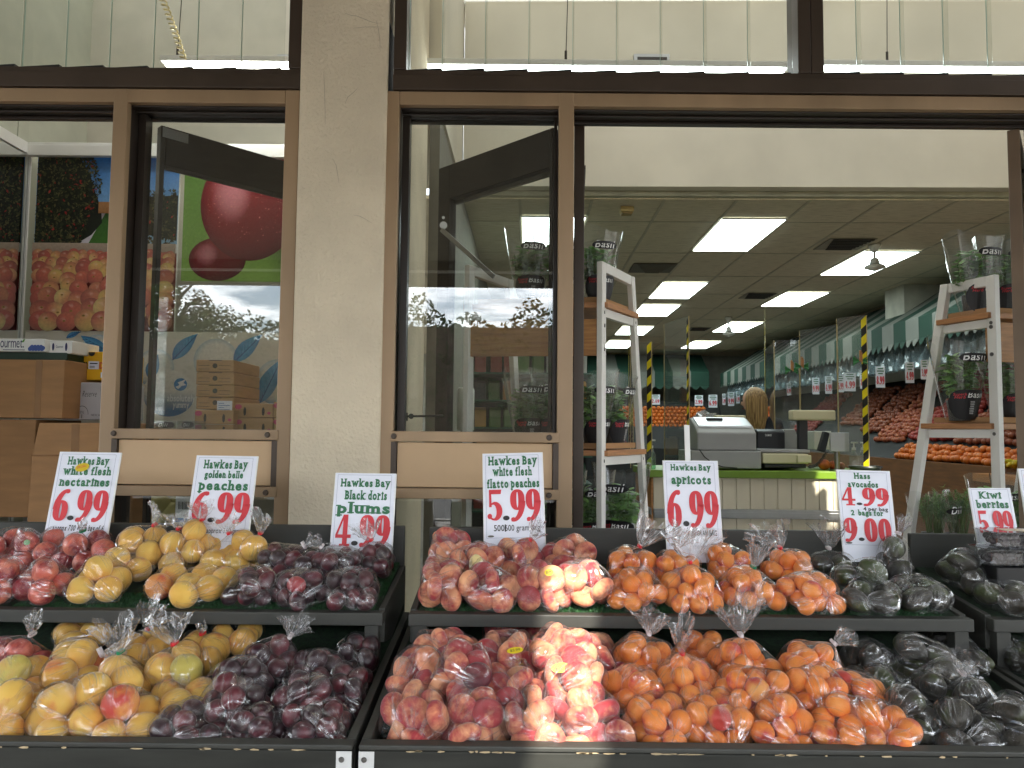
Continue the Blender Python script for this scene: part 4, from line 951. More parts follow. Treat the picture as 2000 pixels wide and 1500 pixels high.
def card_tray(label, a, b, d, h=0.03):
    """shallow cardboard tray, corner a, edge to b, depth vector d"""
    t = thing('cardboard_tray', label, 'tray', a, 'cardboard trays under the herb pots'); u = b-a; n = Vector((0,0,h))
    mb = MB(); mb.obox(a, u, d, Vector((0,0,0.004))); 
    un = u.normalized()*0.005; dn = d.normalized()*0.005
    mb.obox(a+Vector((0,0,.0041)), u, dn, n); mb.obox(a+d-dn+Vector((0,0,.0041)), u, dn, n); mb.obox(a+dn+Vector((0,0,.0041)), un, d-2*dn, n); mb.obox(b+dn-un+Vector((0,0,.0041)), un, d-2*dn, n)
    mb.build('tray_wall', M_CARD, t); return t
def shelf_frame(nt_, nb, ft, fb, z):
    f = (nt_.z - z)/(nt_.z - nb.z); g = (ft.z - z)/(ft.z - fb.z); return nt_.lerp(nb, f), ft.lerp(fb, g)
DXL, DXR = Vector((-0.62,0.10,0)), Vector((0.62,0.16,0))
for (A4, dxv, z, lab) in (((n0,n1,f0,f1), DXL, shz[0]-0.012, 'brown cardboard tray on the lower board of the left ladder shelf'), ((n0,n1,f0,f1), DXL, zt_, 'brown cardboard tray on the upper board of the left ladder shelf'),
        ((n0r,n1r,f0r,f1r), DXR, P(1870,826,3.5).z, 'brown cardboard tray on the lower board of the right ladder shelf'), ((n0r,n1r,f0r,f1r), DXR, ztr, 'brown cardboard tray on the upper board of the right ladder shelf')):
    a, b = shelf_frame(*A4, z); u = (b-a).normalized(); a = a + u*0.03; b = b - u*0.03
    card_tray(lab, a+Vector((0,0,0.001))+dxv*0.02, b+Vector((0,0,0.001))+dxv*0.02, dxv*0.94, 0.022)

# ------------------------------------------------------------------ herb pots in clear sleeves
M_BASIL = [mat('basil_leaf', (0.13,0.31,0.055), 0.45, 0.3, 9, col2=(0.24,0.46,0.10)), mat('dill_leaf', (0.09,0.22,0.05), 0.6, 0.3, 9, col2=(0.16,0.32,0.07))]
M_STEM = mat('pale_green_stem', (0.16,0.24,0.06), 0.5); M_POT = mat('black_label_card', sr(24,22,24), 0.45); M_SOIL = mat('grey_pot', sr(70,66,62), 0.6)
def leafq(mb, p, d, up, L, W_):
    d = d.normalized(); s = d.cross(up); s = s.normalized() if s.length > 1e-4 else d.orthogonal().normalized(); n = s.cross(d)
    a = p; m1 = p + d*L*.35 + n*L*.08; m2 = p + d*L*.7 + n*L*.04; e = p + d*L - n*L*.12
    mb.add([a, m1 + s*W_*.5 - n*W_*.1, m1, m1 - s*W_*.5 - n*W_*.1, m2 + s*W_*.42 - n*W_*.12, m2, m2 - s*W_*.42 - n*W_*.12, e],
           [(0,2,1),(0,3,2),(1,2,5,4),(2,3,6,5),(4,5,7),(5,6,7)])
def herb_variant(seed, kind, h, rb, rt, sleeve_h):
    """meshes of one potted herb in a sleeve, foot at origin"""
    r = random.Random(seed); parts = {}
    mb = MB(); mb.lathe([(0, rb*.75), (1, rb*.95)], (0,0,.002), (0,0,.085), 16); parts['pot'] = (mb, M_SOIL)
    st = MB(); lv = MB()
    for k in range(34 if kind == 0 else 40):
        an = r.random()*6.28; q = r.random()**.5; b0 = Vector((math.cos(an)*rb*.6*q, math.sin(an)*rb*.6*q, .08)); tp = Vector((math.cos(an)*rt*.62*q, math.sin(an)*rt*.62*q, h*r.uniform(.62,.98)))
        md = b0.lerp(tp, .5) + Vector((r.uniform(-.01,.01), r.uniform(-.01,.01), 0)); st.tube([b0, md, tp], [.0022,.0018,.0012], 4)
        if kind == 0:
            for j in range(10):
                s = r.uniform(.22, 1.04); p = b0.lerp(tp, s); a2 = r.random()*6.28; d = Vector((math.cos(a2), math.sin(a2), r.uniform(-.4,.5)))
                L = r.uniform(.034,.066); q_ = p + d.normalized()*L
                if math.hypot(q_.x, q_.y) > rt*(.62+.30*q_.z/h): d.x -= q_.x/rt*1.4; d.y -= q_.y/rt*1.4
                leafq(lv, p, d, Vector((0,0,1)), L, L*.62)
        else:
            for j in range(34):
                s = r.uniform(.55, 1.04); p = b0.lerp(tp, s); d = Vector((r.uniform(-1,1), r.uniform(-1,1), r.uniform(-.3,.9))); leafq(lv, p, d, Vector((0,0,1)), r.uniform(.014,.03), .0032)
    parts['stem'] = (st, M_STEM); parts['foliage'] = (lv, M_BASIL[kind])
    sl = MB(); n = 26; vs = []; fs = []; hs = [0, .3, .6, .85, 1.0]
    for j, f in enumerate(hs):
        R_ = rb*1.02 + (rt*1.06-rb*1.02)*f**.9
        for k in range(n):
            an = 2*math.pi*k/n; w_ = 1 + .05*math.sin(3*an+seed+f*2)*f + .05*math.sin(7*an+seed*2)*f; vs.append((math.cos(an)*R_*w_, math.sin(an)*R_*w_, .003 + sleeve_h*f + (.02*math.sin(2*an+seed) if j == 4 else 0)))
    for j in range(len(hs)-1):
        for k in range(n): fs.append((j*n+k, j*n+(k+1) % n, (j+1)*n+(k+1) % n, (j+1)*n+k))
    sl.add(vs, fs); parts['clear_sleeve'] = (sl, M_SLEEVE)
    return parts
def wrapband(f0_, f1_, a0, a1, rb, rt, sh, n=12, lift=.0012):
    mb = MB(); vs = []
    for j in (0, 1):
        f = f0_ if j == 0 else f1_
        for k in range(n+1):
            s = k/n; an = a0 + (a1-a0)*s; ee = (1-abs(2*s-1)**4)**.5; mid = (f0_+f1_)/2; ff = mid + (f-mid)*max(.25, ee); R_ = (rb*1.02 + (rt*1.06-rb*1.02)*ff**.9)*1.06+lift; vs.append((math.cos(an)*R_, math.sin(an)*R_, .003+sh*ff))
    mb.add(vs, [(k, k+1, n+2+k, n+1+k) for k in range(n)]); return mb
def band_text(st, f_, ac, rb, rt, sh, size, lift, shear=.25):
    mb = MB(); ch, wd = text_polys(st, .012, False, .05, shear); ff = f_; R_ = (rb*1.02 + (rt*1.06-rb*1.02)*ff**.9)*1.06 + lift
    for vs, fs in ch: mb.add([(math.cos(ac+(a-wd/2)*size/R_)*R_, math.sin(ac+(a-wd/2)*size/R_)*R_, .003+sh*ff+(b-.26)*size) for a, b in vs], fs)
    return mb
HERB = {}
def herb(kind, variant, loc, label, rz=0.0, sc=1.0, word='Basil', group='potted herbs in clear sleeves'):
    t = thing('potted_herb', label, 'potted herb', loc, group)
    key = (kind, variant, word)
    rb, rt, h, sh = .05, .108, .275, .33
    if kind == 1: rb, rt, h, sh = .055, .11, .285, .25
    if key not in HERB:
        lib = {}
        for nm, (mb, m) in herb_variant(variant*7+kind, kind, h, rb, rt, sh).items(): lib[nm] = (mb, m)
        fc = -math.pi/2
        lib['top_tag'] = (wrapband(.70, .80, fc-.55, fc+.55, rb, rt, sh), M_POT); lib['tag_lettering'] = (band_text(word, .75, fc, rb, rt, sh, .045, .0024), M_WINK)
        lib['pot_label'] = (wrapband(.01, .37, fc-1.15, fc+1.15, rb, rt, sh, lift=.001), M_POT)
        l2 = band_text(word, .30, fc+.25, rb, rt, sh, .034, .0024); lib['label_lettering'] = (l2, M_WINK)
        red = band_text('Superb', .31, fc-.55, rb, rt, sh, .015, .0024); red2 = band_text('Herb', .275, fc-.55, rb, rt, sh, .017, .0025); red.add(red2.v, red2.f); lib['red_lettering'] = (red, M_RED)
        fn_ = MB()
        for k in range(6): 
            q = band_text('l'*(13-(k % 3)), .22-.027*k, fc+.08, rb, rt, sh, .009, .0024, 0); fn_.add(q.v, q.f)
        lib['small_print'] = (fn_, mat('grey_ink', sr(170,168,166), .5) if 'grey_ink' not in bpy.data.materials else bpy.data.materials['grey_ink'])
        HERB[key] = {}
        par = {}
        for nm, (mb, m) in lib.items():
            me_o = mb.build(nm, m, None, smooth=nm in ('stem','foliage','pot','clear_sleeve'), origin=(0,0,0)); HERB[key][nm] = me_o.data; bpy.data.objects.remove(me_o)
    made = {}
    for nm, me in HERB[key].items():
        o = bpy.data.objects.new(nm, me); COL.objects.link(o); made[nm] = o
        pr_ = {'tag_lettering': 'top_tag', 'label_lettering': 'pot_label', 'red_lettering': 'pot_label', 'small_print': 'pot_label'}.get(nm)
        o.parent = made[pr_] if pr_ else t
    t.rotation_euler = (0, 0, rz); t.scale = (sc*1.08,)*3
    return t
def onshelf(px, Y, z): q = P(px, 800, Y); return Vector((q.x, Y, z))
zs = shz[0]-0.012+0.007
herb(0, 1, onshelf(1030, 3.62, zs), 'potted basil on the lower board of the left ladder shelf, leftmost behind the window pane', .2)
herb(0, 2, onshelf(1085, 3.56, zs), 'potted basil on the lower left board, right behind the tan window post', -.1)
herb(0, 3, onshelf(1158, 3.60, zs), 'potted basil on the lower left board, behind the white ladder leg in the doorway', .5)
herb(0, 1, onshelf(1030, 3.74, zs), 'potted basil at the back of the lower left board behind the leftmost one', 1.2)
herb(0, 2, onshelf(1195, 3.70, zs), 'potted basil at the right end of the lower left board between the ladder legs', .9)
zu = zt_+0.007
herb(0, 2, onshelf(1030, 3.60, zu), 'potted basil on the upper board of the left ladder shelf, leftmost behind the pane', .2)
herb(0, 3, onshelf(1085, 3.58, zu), 'potted basil on the upper left board below the lit ceiling panel', .6)
herb(0, 1, onshelf(1165, 3.57, zu), 'potted basil on the upper left board with its sleeve flaring above the ladder top', .25)
zf = 0.86
t = thing('herb_bench', 'low dark bench under the ladder shelves carrying herb pots', 'bench', (0.55, 3.75, 0))
MB().box(.28, .78, 3.45, 3.95, zf-.07, zf-.03).build('bench_top', M_DARK, t); [MB().box(x, x+.04, y, y+.04, 0, zf-.071).build('bench_leg', M_DARK, t) for x in (.29,.73) for y in (3.46,3.9)]
herb(0, 3, onshelf(1150, 3.62, zf-.03), 'potted basil standing low behind the white ladder leg in the doorway', .3)
herb(0, 1, onshelf(1215, 3.58, zf-.03), 'potted basil standing low between the legs of the left ladder shelf', -.5, 1.1)
herb(0, 2, onshelf(1095, 3.60, zf-.03), 'potted basil standing low behind the tan post, under the lower pane', 0)
zs = P(1870,826,3.5).z+0.007
herb(0, 3, onshelf(1874, 3.50, zs), 'potted basil with a clear front label on the lower board of the right ladder shelf', .05, 1.08)
herb(0, 1, onshelf(1965, 3.56, zs), 'potted basil behind the white leg at the right end of the lower right board', .3)
zs = ztr+0.007
herb(0, 2, onshelf(1908, 3.52, zs), 'potted basil on the upper board of the right ladder shelf', .2, 1.05)
herb(0, 3, onshelf(1965, 3.50, zs), 'potted basil on the upper right board, half hidden by the door leaf', .2)
t = thing('herb_bench', 'low dark bench under the right ladder shelf', 'bench', (2.25, 3.75, 0))
MB().box(1.95, 2.62, 3.48, 3.98, zf-.07, zf-.03).build('bench_top', M_DARK, t); [MB().box(x, x+.04, y, y+.04, 0, zf-.071).build('bench_leg', M_DARK, t) for x in (1.96,2.57) for y in (3.49,3.93)]
herb(1, 1, onshelf(1818, 3.62, zf-.03), 'potted dill with feathery leaves, left of the kiwi berries sign', .5, 1.0, 'Dill')
herb(1, 2, onshelf(1866, 3.60, zf-.03), 'potted dill with feathery leaves, just behind the kiwi berries sign', .5, 1.0, 'Dill')
herb(0, 2, onshelf(1935, 3.66, zf-.03), 'sunlit potted basil standing low behind the right ladder leg', .2, 1.0)
herb(0, 3, onshelf(1985, 3.60, zf-.03), 'potted basil standing low at the right edge below the ladder shelf', .0, 1.0)

# ------------------------------------------------------------------ service counter
YC = 5.3
M_BEAD = mat('cream_tongue_boards', sr(214,204,180), 0.6, 0.05, 3, bump=0.08, bscale=30)
M_LIME = mat('lime_green_laminate', sr(114,146,42), 0.35, 0.05)
xa, xb = P(1276,950,YC).x, P(1722,950,YC).x; zt = P(1500,920,YC).z; zb_ = P(1500,934,YC).z
t = thing('service_counter', 'checkout counter with lime green top and cream board front', 'counter', ((xa+xb)/2, YC+.3, 0))
MB().box(xa-.03, xb+.03, YC-.02, YC+.72, zb_, zt).build('countertop', M_LIME, t, bevel=.003)
fr = MB(); x = xa; k = 0
while x < xb-.01:
    x2 = min(x+.098, xb); fr.box(x+.0015, x2-.0015, YC, YC+.02, 0.05, zb_-.001); x = x2
fr.build('front_boards', M_BEAD, t, bevel=.002)
MB().box(xa, xb, YC+.021, YC+.68, 0.05, zb_-.002).build('carcass', mat('counter_carcass', sr(150,108,66), .6), t)
za, zc_ = P(1500,1013,YC).z, P(1500,995,YC).z
rl = MB(); rl.box(xa, xb, YC-.022, YC-.001, za, zc_); rl.box(xa, xb, YC-.027, YC-.0225, za+.012, zc_-.02); rl.build('bumper_rail', M_STEEL, t, bevel=.002)
MB().box(xa-.014, xa-.001, YC, YC+.68, 0, zb_-.002).build('end_panel', M_OAK, t)
MB().box(xa-.02, xa-.0145, YC-.01, YC+.68, za+.02, zc_).build('end_rail', M_STEEL, t)
zC = zt
M_REG = mat('grey_register_plastic', sr(160,160,158), .45, .03); M_REGL = mat('silver_register_plastic', sr(190,192,196), .3, .03, metal=.3); M_BEIGE = mat('beige_plastic', sr(216,208,172), .45, .03); M_CHAR = mat('charcoal_plastic', sr(44,45,48), .4)
# register in front
t = thing('cash_register', 'grey cash register with a sloping silver lid on the counter', 'cash register', P(1420,914,5.5)); 
def pb(x0, y0, x1, y1, Y, d, m, name, tt, bev=.006): return MB().pbox(x0, y0, x1, y1, Y, d).build(name, m, tt, bevel=bev, seg=3)
pb(1350,881,1487,915,5.36,.42,M_REG,'cash_drawer',t)
a = P(1362,880,5.4); b = P(1478,880,5.4); z2 = P(1420,832,5.4).z
MB().prism([(a.x,5.4,a.z+.002),(a.x,5.4,z2-.05),(a.x,5.47,z2),(a.x,5.62,z2+.06),(a.x,5.74,z2+.06),(a.x,5.74,a.z+.002)], (b.x-a.x,0,0)).build('register_body', M_REG, t, bevel=.012, seg=3)
mb = MB(); mb.prism([(a.x+.02,5.445,z2-.012),(a.x+.02,5.46,z2+.004),(a.x+.02,5.62,z2+.068),(a.x+.02,5.63,z2+.05)], (b.x-a.x-.04,0,0)); mb.build('silver_lid', M_REGL, t, bevel=.004)
pb(1381,816,1412,828,5.55,.1,M_CHAR,'customer_display',t); pb(1393,827,1402,845,5.58,.05,M_CHAR,'display_post',t,.002)
cb = MB(); cb.tube([P(1366,878,5.34), P(1376,892,5.33), P(1392,905,5.33), P(1412,912,5.33), P(1440,914,5.34)], .004, 6); cb.build('cable', M_BLACK, t, smooth=True)
t = thing('scale_display', 'beige pole display of the far scale above the grey register', 'display', P(1424,826,5.75))
pb(1398,811,1457,825,5.72,.08,M_BEIGE,'display_head',t); MB().cyl((P(1425,826,5.76).x,5.76,zC), (P(1425,826,5.76).x,5.76,P(1425,826,5.76).z), .016).build('display_pole', M_CHAR, t)
t = thing('plastic_bag', 'crumpled clear carrier bag behind the grey register', 'plastic bag', P(1375,830,5.8))
mb = MB(); r = random.Random(8); bmv = []
for j in range(9):
    for k in range(16):
        th_ = math.pi*j/8; ph = 2*math.pi*k/16; rr = .10*(1+.25*math.sin(3*ph+j)+.2*r.uniform(-1,1)); q = P(1375,826,5.8); bmv.append((q.x+rr*math.sin(th_)*math.cos(ph), q.y+rr*.7*math.sin(th_)*math.sin(ph), q.z+rr*.8*math.cos(th_)))
mb.add(bmv, [(j*16+k, j*16+(k+1) % 16, (j+1)*16+(k+1) % 16, (j+1)*16+k) for j in range(8) for k in range(16)]); mb.build('bag_sheet', glass('grey_film', (.8,.8,.8), gain=2, haze=.25, hcol=(.7,.7,.7)), t)
t = thing('cash_register', 'black second register behind the scale platform', 'cash register', P(1505,890,5.72))
a = P(1478,878,5.72); b = P(1532,878,5.72); z2 = P(1500,838,5.72).z
MB().prism([(a.x,5.7,zC+.002),(a.x,5.7,z2-.02),(a.x,5.74,z2),(a.x,5.9,z2),(a.x,5.9,zC+.002)], (b.x-a.x,0,0)).build('register_body', M_CHAR, t, bevel=.01, seg=3)
F = Face((P(1493,850,5.698).x, 5.6985, P(1493,852,5.698).z), (1,0,0), (0,0,1)); mb = MB(); F.text(mb, 'SAM4S', .03, 0, .05, .024, .01); mb.build('maker_lettering', M_WINK, t)
a = P(1531,880,5.75); b = P(1560,880,5.75); MB().prism([(a.x,5.74,zC+.002),(a.x,5.74,P(1531,838,5.75).z),(b.x-.03,5.74,P(1531,838,5.75).z),(b.x,5.74,P(1560,860,5.75).z),(b.x,5.74,zC+.002)], (0,.1,0)).build('grey_shell', M_REG, t, bevel=.008)
t = thing('shop_scale', 'beige weighing scale with a tall pole display on the counter', 'scale', P(1540,914,5.42))
pb(1490,886,1580,906,5.38,.34,M_BEIGE,'scale_base',t,.01); pb(1494,906,1575,914,5.4,.3,M_CHAR,'scale_foot',t)
pb(1484,878,1582,884,5.4,.3,M_STEEL,'weigh_plate',t,.003); pb(1561,820,1578,889,5.5,.05,M_CHAR,'display_pole',t,.004); pb(1548,801,1633,821,5.48,.09,M_BEIGE,'display_head',t,.012); pb(1558,889,1585,904,5.36,.06,M_BEIGE,'pole_socket',t,.004)
pb(1590,842,1624,878,5.85,.2,M_PLASW,'printer_box',thing('receipt_printer', 'white receipt printer behind the scale pole', 'printer', P(1607,900,5.85)))
t = thing('card_terminal', 'silver boxed payment terminal on a pole by the hazard-taped screen', 'terminal', P(1640,915,5.5))
a = P(1622,845,5.42); pb(1622,845,1659,882,5.42,.02,M_REGL,'display_back',t,.003)
MB().prism([P(1621,846,5.445), P(1611,842,5.5), P(1600,880,5.5), P(1612,884,5.445)], (0,.05,0)).build('keypad_body', M_CHAR, t, bevel=.004)
mb = MB(); q = P(1636,884,5.45); mb.cyl((q.x,5.47,zC), (q.x,5.47,q.z+.02), .018); mb.cyl((q.x,5.47,zC), (q.x,5.47,zC+.01), .05); mb.build('terminal_pole', M_STEEL, t, smooth=False)
pts = [P(1614,884,5.44).lerp(P(1580,912,5.4), k/60) + Vector((.012*math.cos(k*1.9), .0, .012*math.sin(k*1.9) - .03*math.sin(k/60*3.14))) for k in range(61)]
MB().tube(pts, .004, 5).build('coiled_cable', M_BLACK, t, smooth=True)
for k, (px, Y, lab) in enumerate(((1668,5.40,'clear pump bottle of hand sanitiser by the payment terminal'), (1686,5.44,'clear pump bottle right beside the hazard tape edge'), (1272,5.42,'pump bottle of green sanitiser at the left end of the counter'))):
    q = P(px, 900, Y); q.z = zC; t = thing('pump_bottle', lab, 'bottle', q, 'hand sanitiser bottles'); zz_ = Vector((0,0,1))
    MB().lathe([(0,.03),(.06,.033),(.7,.033),(.88,.018),(1,.013)], q+zz_*.001, q+zz_*.15, 18).build('bottle_body', glass('clear_bottle_%s' % 'abc'[k], (.85,.9,.86) if k < 2 else (.5,.8,.6), 1.45, gain=1.5, haze=.12), t, smooth=True)
    mb = MB(); mb.cyl(q+zz_*.151, q+zz_*.17, .014); mb.cyl(q+zz_*.1705, q+zz_*.2, .005); mb.box(q.x-.018, q.x+.03, q.y-.008, q.y+.008, q.z+.2005, q.z+.212); mb.build('pump', M_PLASW, t, bevel=.002)
q = P(1690,914,5.36); q.z = zC; t = thing('dish', 'round dark dish at the right end of the counter', 'dish', q)
MB().lathe([(0,.09),(.3,.1),(1,.115)], q+Vector((0,0,.001)), q+Vector((0,0,.04)), 28).build('dish_body', mat('dark_green_dish', sr(30,38,28), .4), t, smooth=True)
q = P(1618,905,5.5); q.z = zC; t = thing('fruit_box', 'small pile of mangoes on the counter behind the terminal', 'fruit', q)
mb = MB()
for dx_, s in ((-.03,.04),(.04,.036),(.09,.03)): mb.lathe([((1-math.cos(math.pi*j/8))/2, s*math.sin(math.pi*j/8)+.0005) for j in range(9)], q+Vector((dx_-s*1.1,0,s)), q+Vector((dx_+s*1.1,0,s)), 14)
mb.build('mangoes', mat('mango_skin', sr(206,110,40), .45, .2, 20, col2=sr(150,60,30)), t, smooth=True)
# clear screens with hazard tape
M_ACRY = glass('clear_acrylic', (.94,.95,.94), 1.45, gain=1.3, haze=.035); M_HAZY = mat('hazard_yellow_tape', sr(238,216,30), .35); M_EDGE = mat('acrylic_edge', sr(190,170,120), .3)
def hazard(mb, a, b, wv, nv, n, mi=(0,1)):
    d = (b-a)/n; sk = d*.5
    for k in range(n):
        mb.add([a+d*k, a+d*k+wv+sk, a+d*(k+1)+wv+sk, a+d*(k+1)], [(0,1,2,3)], mi[k % 2])
def screen(label, p0, p1, ztop, tape_w=None, tape_side=1, thin=False, n=16, zbot=None):
    zbot = zC if zbot is None else zbot
    t = thing('clear_screen', label, 'screen', (p0[0], p0[1], zbot), 'clear screens on the counter'); a = Vector((p0[0], p0[1], zbot+.001)); u = Vector((p1[0]-p0[0], p1[1]-p0[1], 0)); nn = Vector((-u.y, u.x, 0)).normalized()*.005; Z = Vector((0,0,ztop-zbot))
    MB().obox(a, u, Z, nn).build('acrylic_sheet', M_ACRY, t)
    mb = MB(); un = u.normalized()*.004; mb.obox(a-un, un*.95, Z, nn); mb.obox(a+u+un*.05, un*.95, Z, nn); mb.build('sheet_edge', M_EDGE, t)
    if tape_w:
        mb = MB(); un = u.normalized()*tape_w; c_ = a+u-un if tape_side > 0 else a; off = -nn*.4 if nn.y > 0 else nn*1.4
        if c_.y+off.y > c_.y+nn.y and False: pass
        for o_ in (-nn*.3, nn*1.3): hazard(mb, c_+o_, c_+o_+Z*.97, un, nn, n)
        mb.build('hazard_tape', [M_HAZY, M_BLACK], t)
    return t
zq = lambda px, py, Y: P(px, py, Y).z
X_ = lambda px, Y: P(px, 750, Y).x
screen('clear counter screen with a broad yellow and black taped edge, right of the terminal', (X_(1636,5.45), 5.45), (X_(1694,5.3), 5.3), zq(1660,620,5.4), .036, 1, n=17)
screen('clear screen sheet joining the two counter screens, without tape', (X_(1563,5.8), 5.8), (X_(1636,5.46), 5.46), zq(1600,640,5.6))
screen('small clear screen with rounded plain edge behind the tall scale display', (X_(1513,5.85), 5.85), (X_(1561,5.82), 5.82), zq(1540,665,5.84))
screen('clear screen with a plain yellow taped edge in the middle of the shop', (X_(1494,6.6), 6.6), (X_(1512,5.9), 5.9), zq(1495,685,6.6), .024, -1, n=1)
screen('clear screen with a yellow and black taped edge left of the register', (X_(1297,5.75), 5.75), (X_(1345,5.32), 5.32), zq(1345,617,5.32), .028, 1, n=22)
screen('short clear screen with a hazard taped edge by the left ladder leg', (X_(1232,5.5), 5.5), (X_(1272,5.4), 5.4), zq(1266,668,5.4), .034, 1, n=15)
screen('far clear screen with a slim yellow edge seen through the left ladder', (X_(1228,6.6), 6.6), (X_(1236,6.2), 6.2), zq(1232,690,6.4), .02, -1, n=1)
M_BOW = mat('green_ribbon', sr(70,140,84), .6, .1)
def bow(px, py, Y, label):
    q = P(px, py, Y); t = thing('paper_bow', label, 'bow', q, 'green bows clipped on the screens'); mb = MB(); r = random.Random(px)
    for s in (-1, 1):
        vs = []
        for k in range(9):
            an = -1+2*k/8; vs += [q + Vector((0,0,0)), q + Vector((s*.05, .01*math.sin(k*2.3), .035*an+.01*math.sin(k*3)))]
        mb.add(vs, [(2*k, 2*k+1, 2*k+3, 2*k+2) for k in range(8)])
    mb.build('ribbon', M_BOW, t); mb = MB(); mb.box(q.x-.008, q.x+.004, q.y-.012, q.y-.002, q.z, q.z+.075); mb.box(q.x+.002, q.x+.012, q.y-.012, q.y-.004, q.z-.01, q.z+.06); mb.build('wooden_peg', M_OAK2, t)
bow(1546,723,5.75,'green bow on a wooden peg at the left edge of the plain clear screen'); bow(1566,716,5.72,'green bow on two wooden pegs beside the left one'); bow(1680,705,5.3,'single green bow next to the hazard tape of the right screen')

# ------------------------------------------------------------------ striped awnings at the back and right
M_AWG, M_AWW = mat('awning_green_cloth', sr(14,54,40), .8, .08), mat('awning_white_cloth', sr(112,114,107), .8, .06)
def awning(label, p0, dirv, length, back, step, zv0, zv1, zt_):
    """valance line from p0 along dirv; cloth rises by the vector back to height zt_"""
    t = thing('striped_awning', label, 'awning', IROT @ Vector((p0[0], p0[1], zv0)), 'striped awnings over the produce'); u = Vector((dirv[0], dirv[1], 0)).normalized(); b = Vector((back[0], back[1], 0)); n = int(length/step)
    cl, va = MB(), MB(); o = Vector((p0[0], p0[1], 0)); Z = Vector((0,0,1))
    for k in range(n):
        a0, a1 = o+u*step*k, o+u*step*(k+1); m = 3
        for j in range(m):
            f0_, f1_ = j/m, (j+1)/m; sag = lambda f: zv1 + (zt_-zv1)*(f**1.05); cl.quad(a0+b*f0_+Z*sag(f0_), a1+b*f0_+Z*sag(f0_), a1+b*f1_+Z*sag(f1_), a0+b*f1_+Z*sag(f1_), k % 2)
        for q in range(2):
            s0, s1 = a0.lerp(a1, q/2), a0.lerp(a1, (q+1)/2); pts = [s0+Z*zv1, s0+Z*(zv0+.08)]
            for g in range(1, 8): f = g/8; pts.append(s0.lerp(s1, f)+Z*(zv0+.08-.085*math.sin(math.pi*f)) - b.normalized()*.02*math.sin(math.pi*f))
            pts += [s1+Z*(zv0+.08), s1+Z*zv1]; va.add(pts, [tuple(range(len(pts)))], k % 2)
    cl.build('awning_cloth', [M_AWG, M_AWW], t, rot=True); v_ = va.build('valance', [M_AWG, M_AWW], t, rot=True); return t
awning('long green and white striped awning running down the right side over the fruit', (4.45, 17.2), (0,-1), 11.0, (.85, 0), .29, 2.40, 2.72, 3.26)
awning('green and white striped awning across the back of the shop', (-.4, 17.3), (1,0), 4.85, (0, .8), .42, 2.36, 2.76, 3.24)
props(MB().box(4.75, 5.5, 9.4, 9.9, 2.7, ZC-.001).build('ceiling_box', mat('white_duct', sr(176,174,160), .7), rot=True), 'white boxed column head between the ceiling and the striped awning', 'column')
M_ROLL = glass('bag_roll_film', (.8,.88,.9), gain=1.2, haze=.25, hcol=(.45,.56,.6))
rollm = MB()
for j in range(7):
    for k in range(6): pass
vs = []
for j in range(6):
    for k in range(14): an = 2*math.pi*k/14; rr = (.045+.05*j/5)*(1+.3*math.sin(3*an+j)); vs.append((rr*math.cos(an), rr*math.sin(an)*1.2, -.30*j/5))
rollm.add(vs, [(j*14+k, j*14+(k+1) % 14, (j+1)*14+(k+1) % 14, (j+1)*14+k) for j in range(5) for k in range(14)])
rmesh = rollm.build('bag_roll', M_ROLL, None, origin=(0,0,0)); 
for k in range(56):
    o = rmesh if k == 0 else rmesh.copy()
    if k: COL.objects.link(o)
    o.location = IROT @ Vector((4.62, 6.5+.19*k, 2.47)); o.rotation_euler = (0,0,k*1.3)
    props(o, 'clear produce bags hanging in the row under the striped awning valance', 'plastic bag', 'produce bags hanging under the awning')
# ------------------------------------------------------------------ produce wall on the right, built fruit by fruit
def ball(r, seed, n=10, m=7, fl=1.0):
    vs = []; fs = []
    for j in range(m+1):
        for k in range(n):
            th_ = math.pi*j/m; an = 2*math.pi*k/n; rr = r*(1-.12*math.exp(-(th_/.4)**2)); vs.append((rr*math.sin(th_)*math.cos(an), rr*math.sin(th_)*math.sin(an), rr*math.cos(th_)*fl))
    for j in range(m):
        for k in range(n): fs.append((j*n+k, j*n+(k+1) % n, (j+1)*n+(k+1) % n, (j+1)*n+k))
    return MB().add(vs, fs)
FR = {'red apple': ('red_apple', sr(134,34,34), sr(160,62,48), .04), 'lemon': ('lemon', sr(226,184,40), sr(236,200,70), .036), 'orange': ('orange', sr(196,96,30), sr(206,114,40), .042), 'peach': ('peach', sr(146,64,46), sr(170,98,60), .038),
      'onion': ('brown_onion', sr(120,56,36), sr(146,80,48), .04), 'lime': ('lime', sr(110,140,40), sr(150,170,60), .036), 'plum': ('dark_plum', sr(70,26,40), sr(110,40,50), .036), 'pear': ('green_pear', sr(166,160,60), sr(190,180,90), .042)}
FRM = {}
for k, v in FR.items():
    m_ = fruit_mat(v[0]+'_skin', v[1], v[2], tuple(q*.7 for q in v[1]), .55, .8, rough=.45); o = ball(v[3], 1, fl=1.15 if k in ('lemon','pear') else .92).build(v[0], m_, None, smooth=True, origin=(0,0,0)); FRM[k] = o.data; bpy.data.objects.remove(o)
rf_ = random.Random(5)
def face_pt(y, f): return Vector((4.32 + 1.15*f, y, 1.05 + 1.08*f))
counts = {}
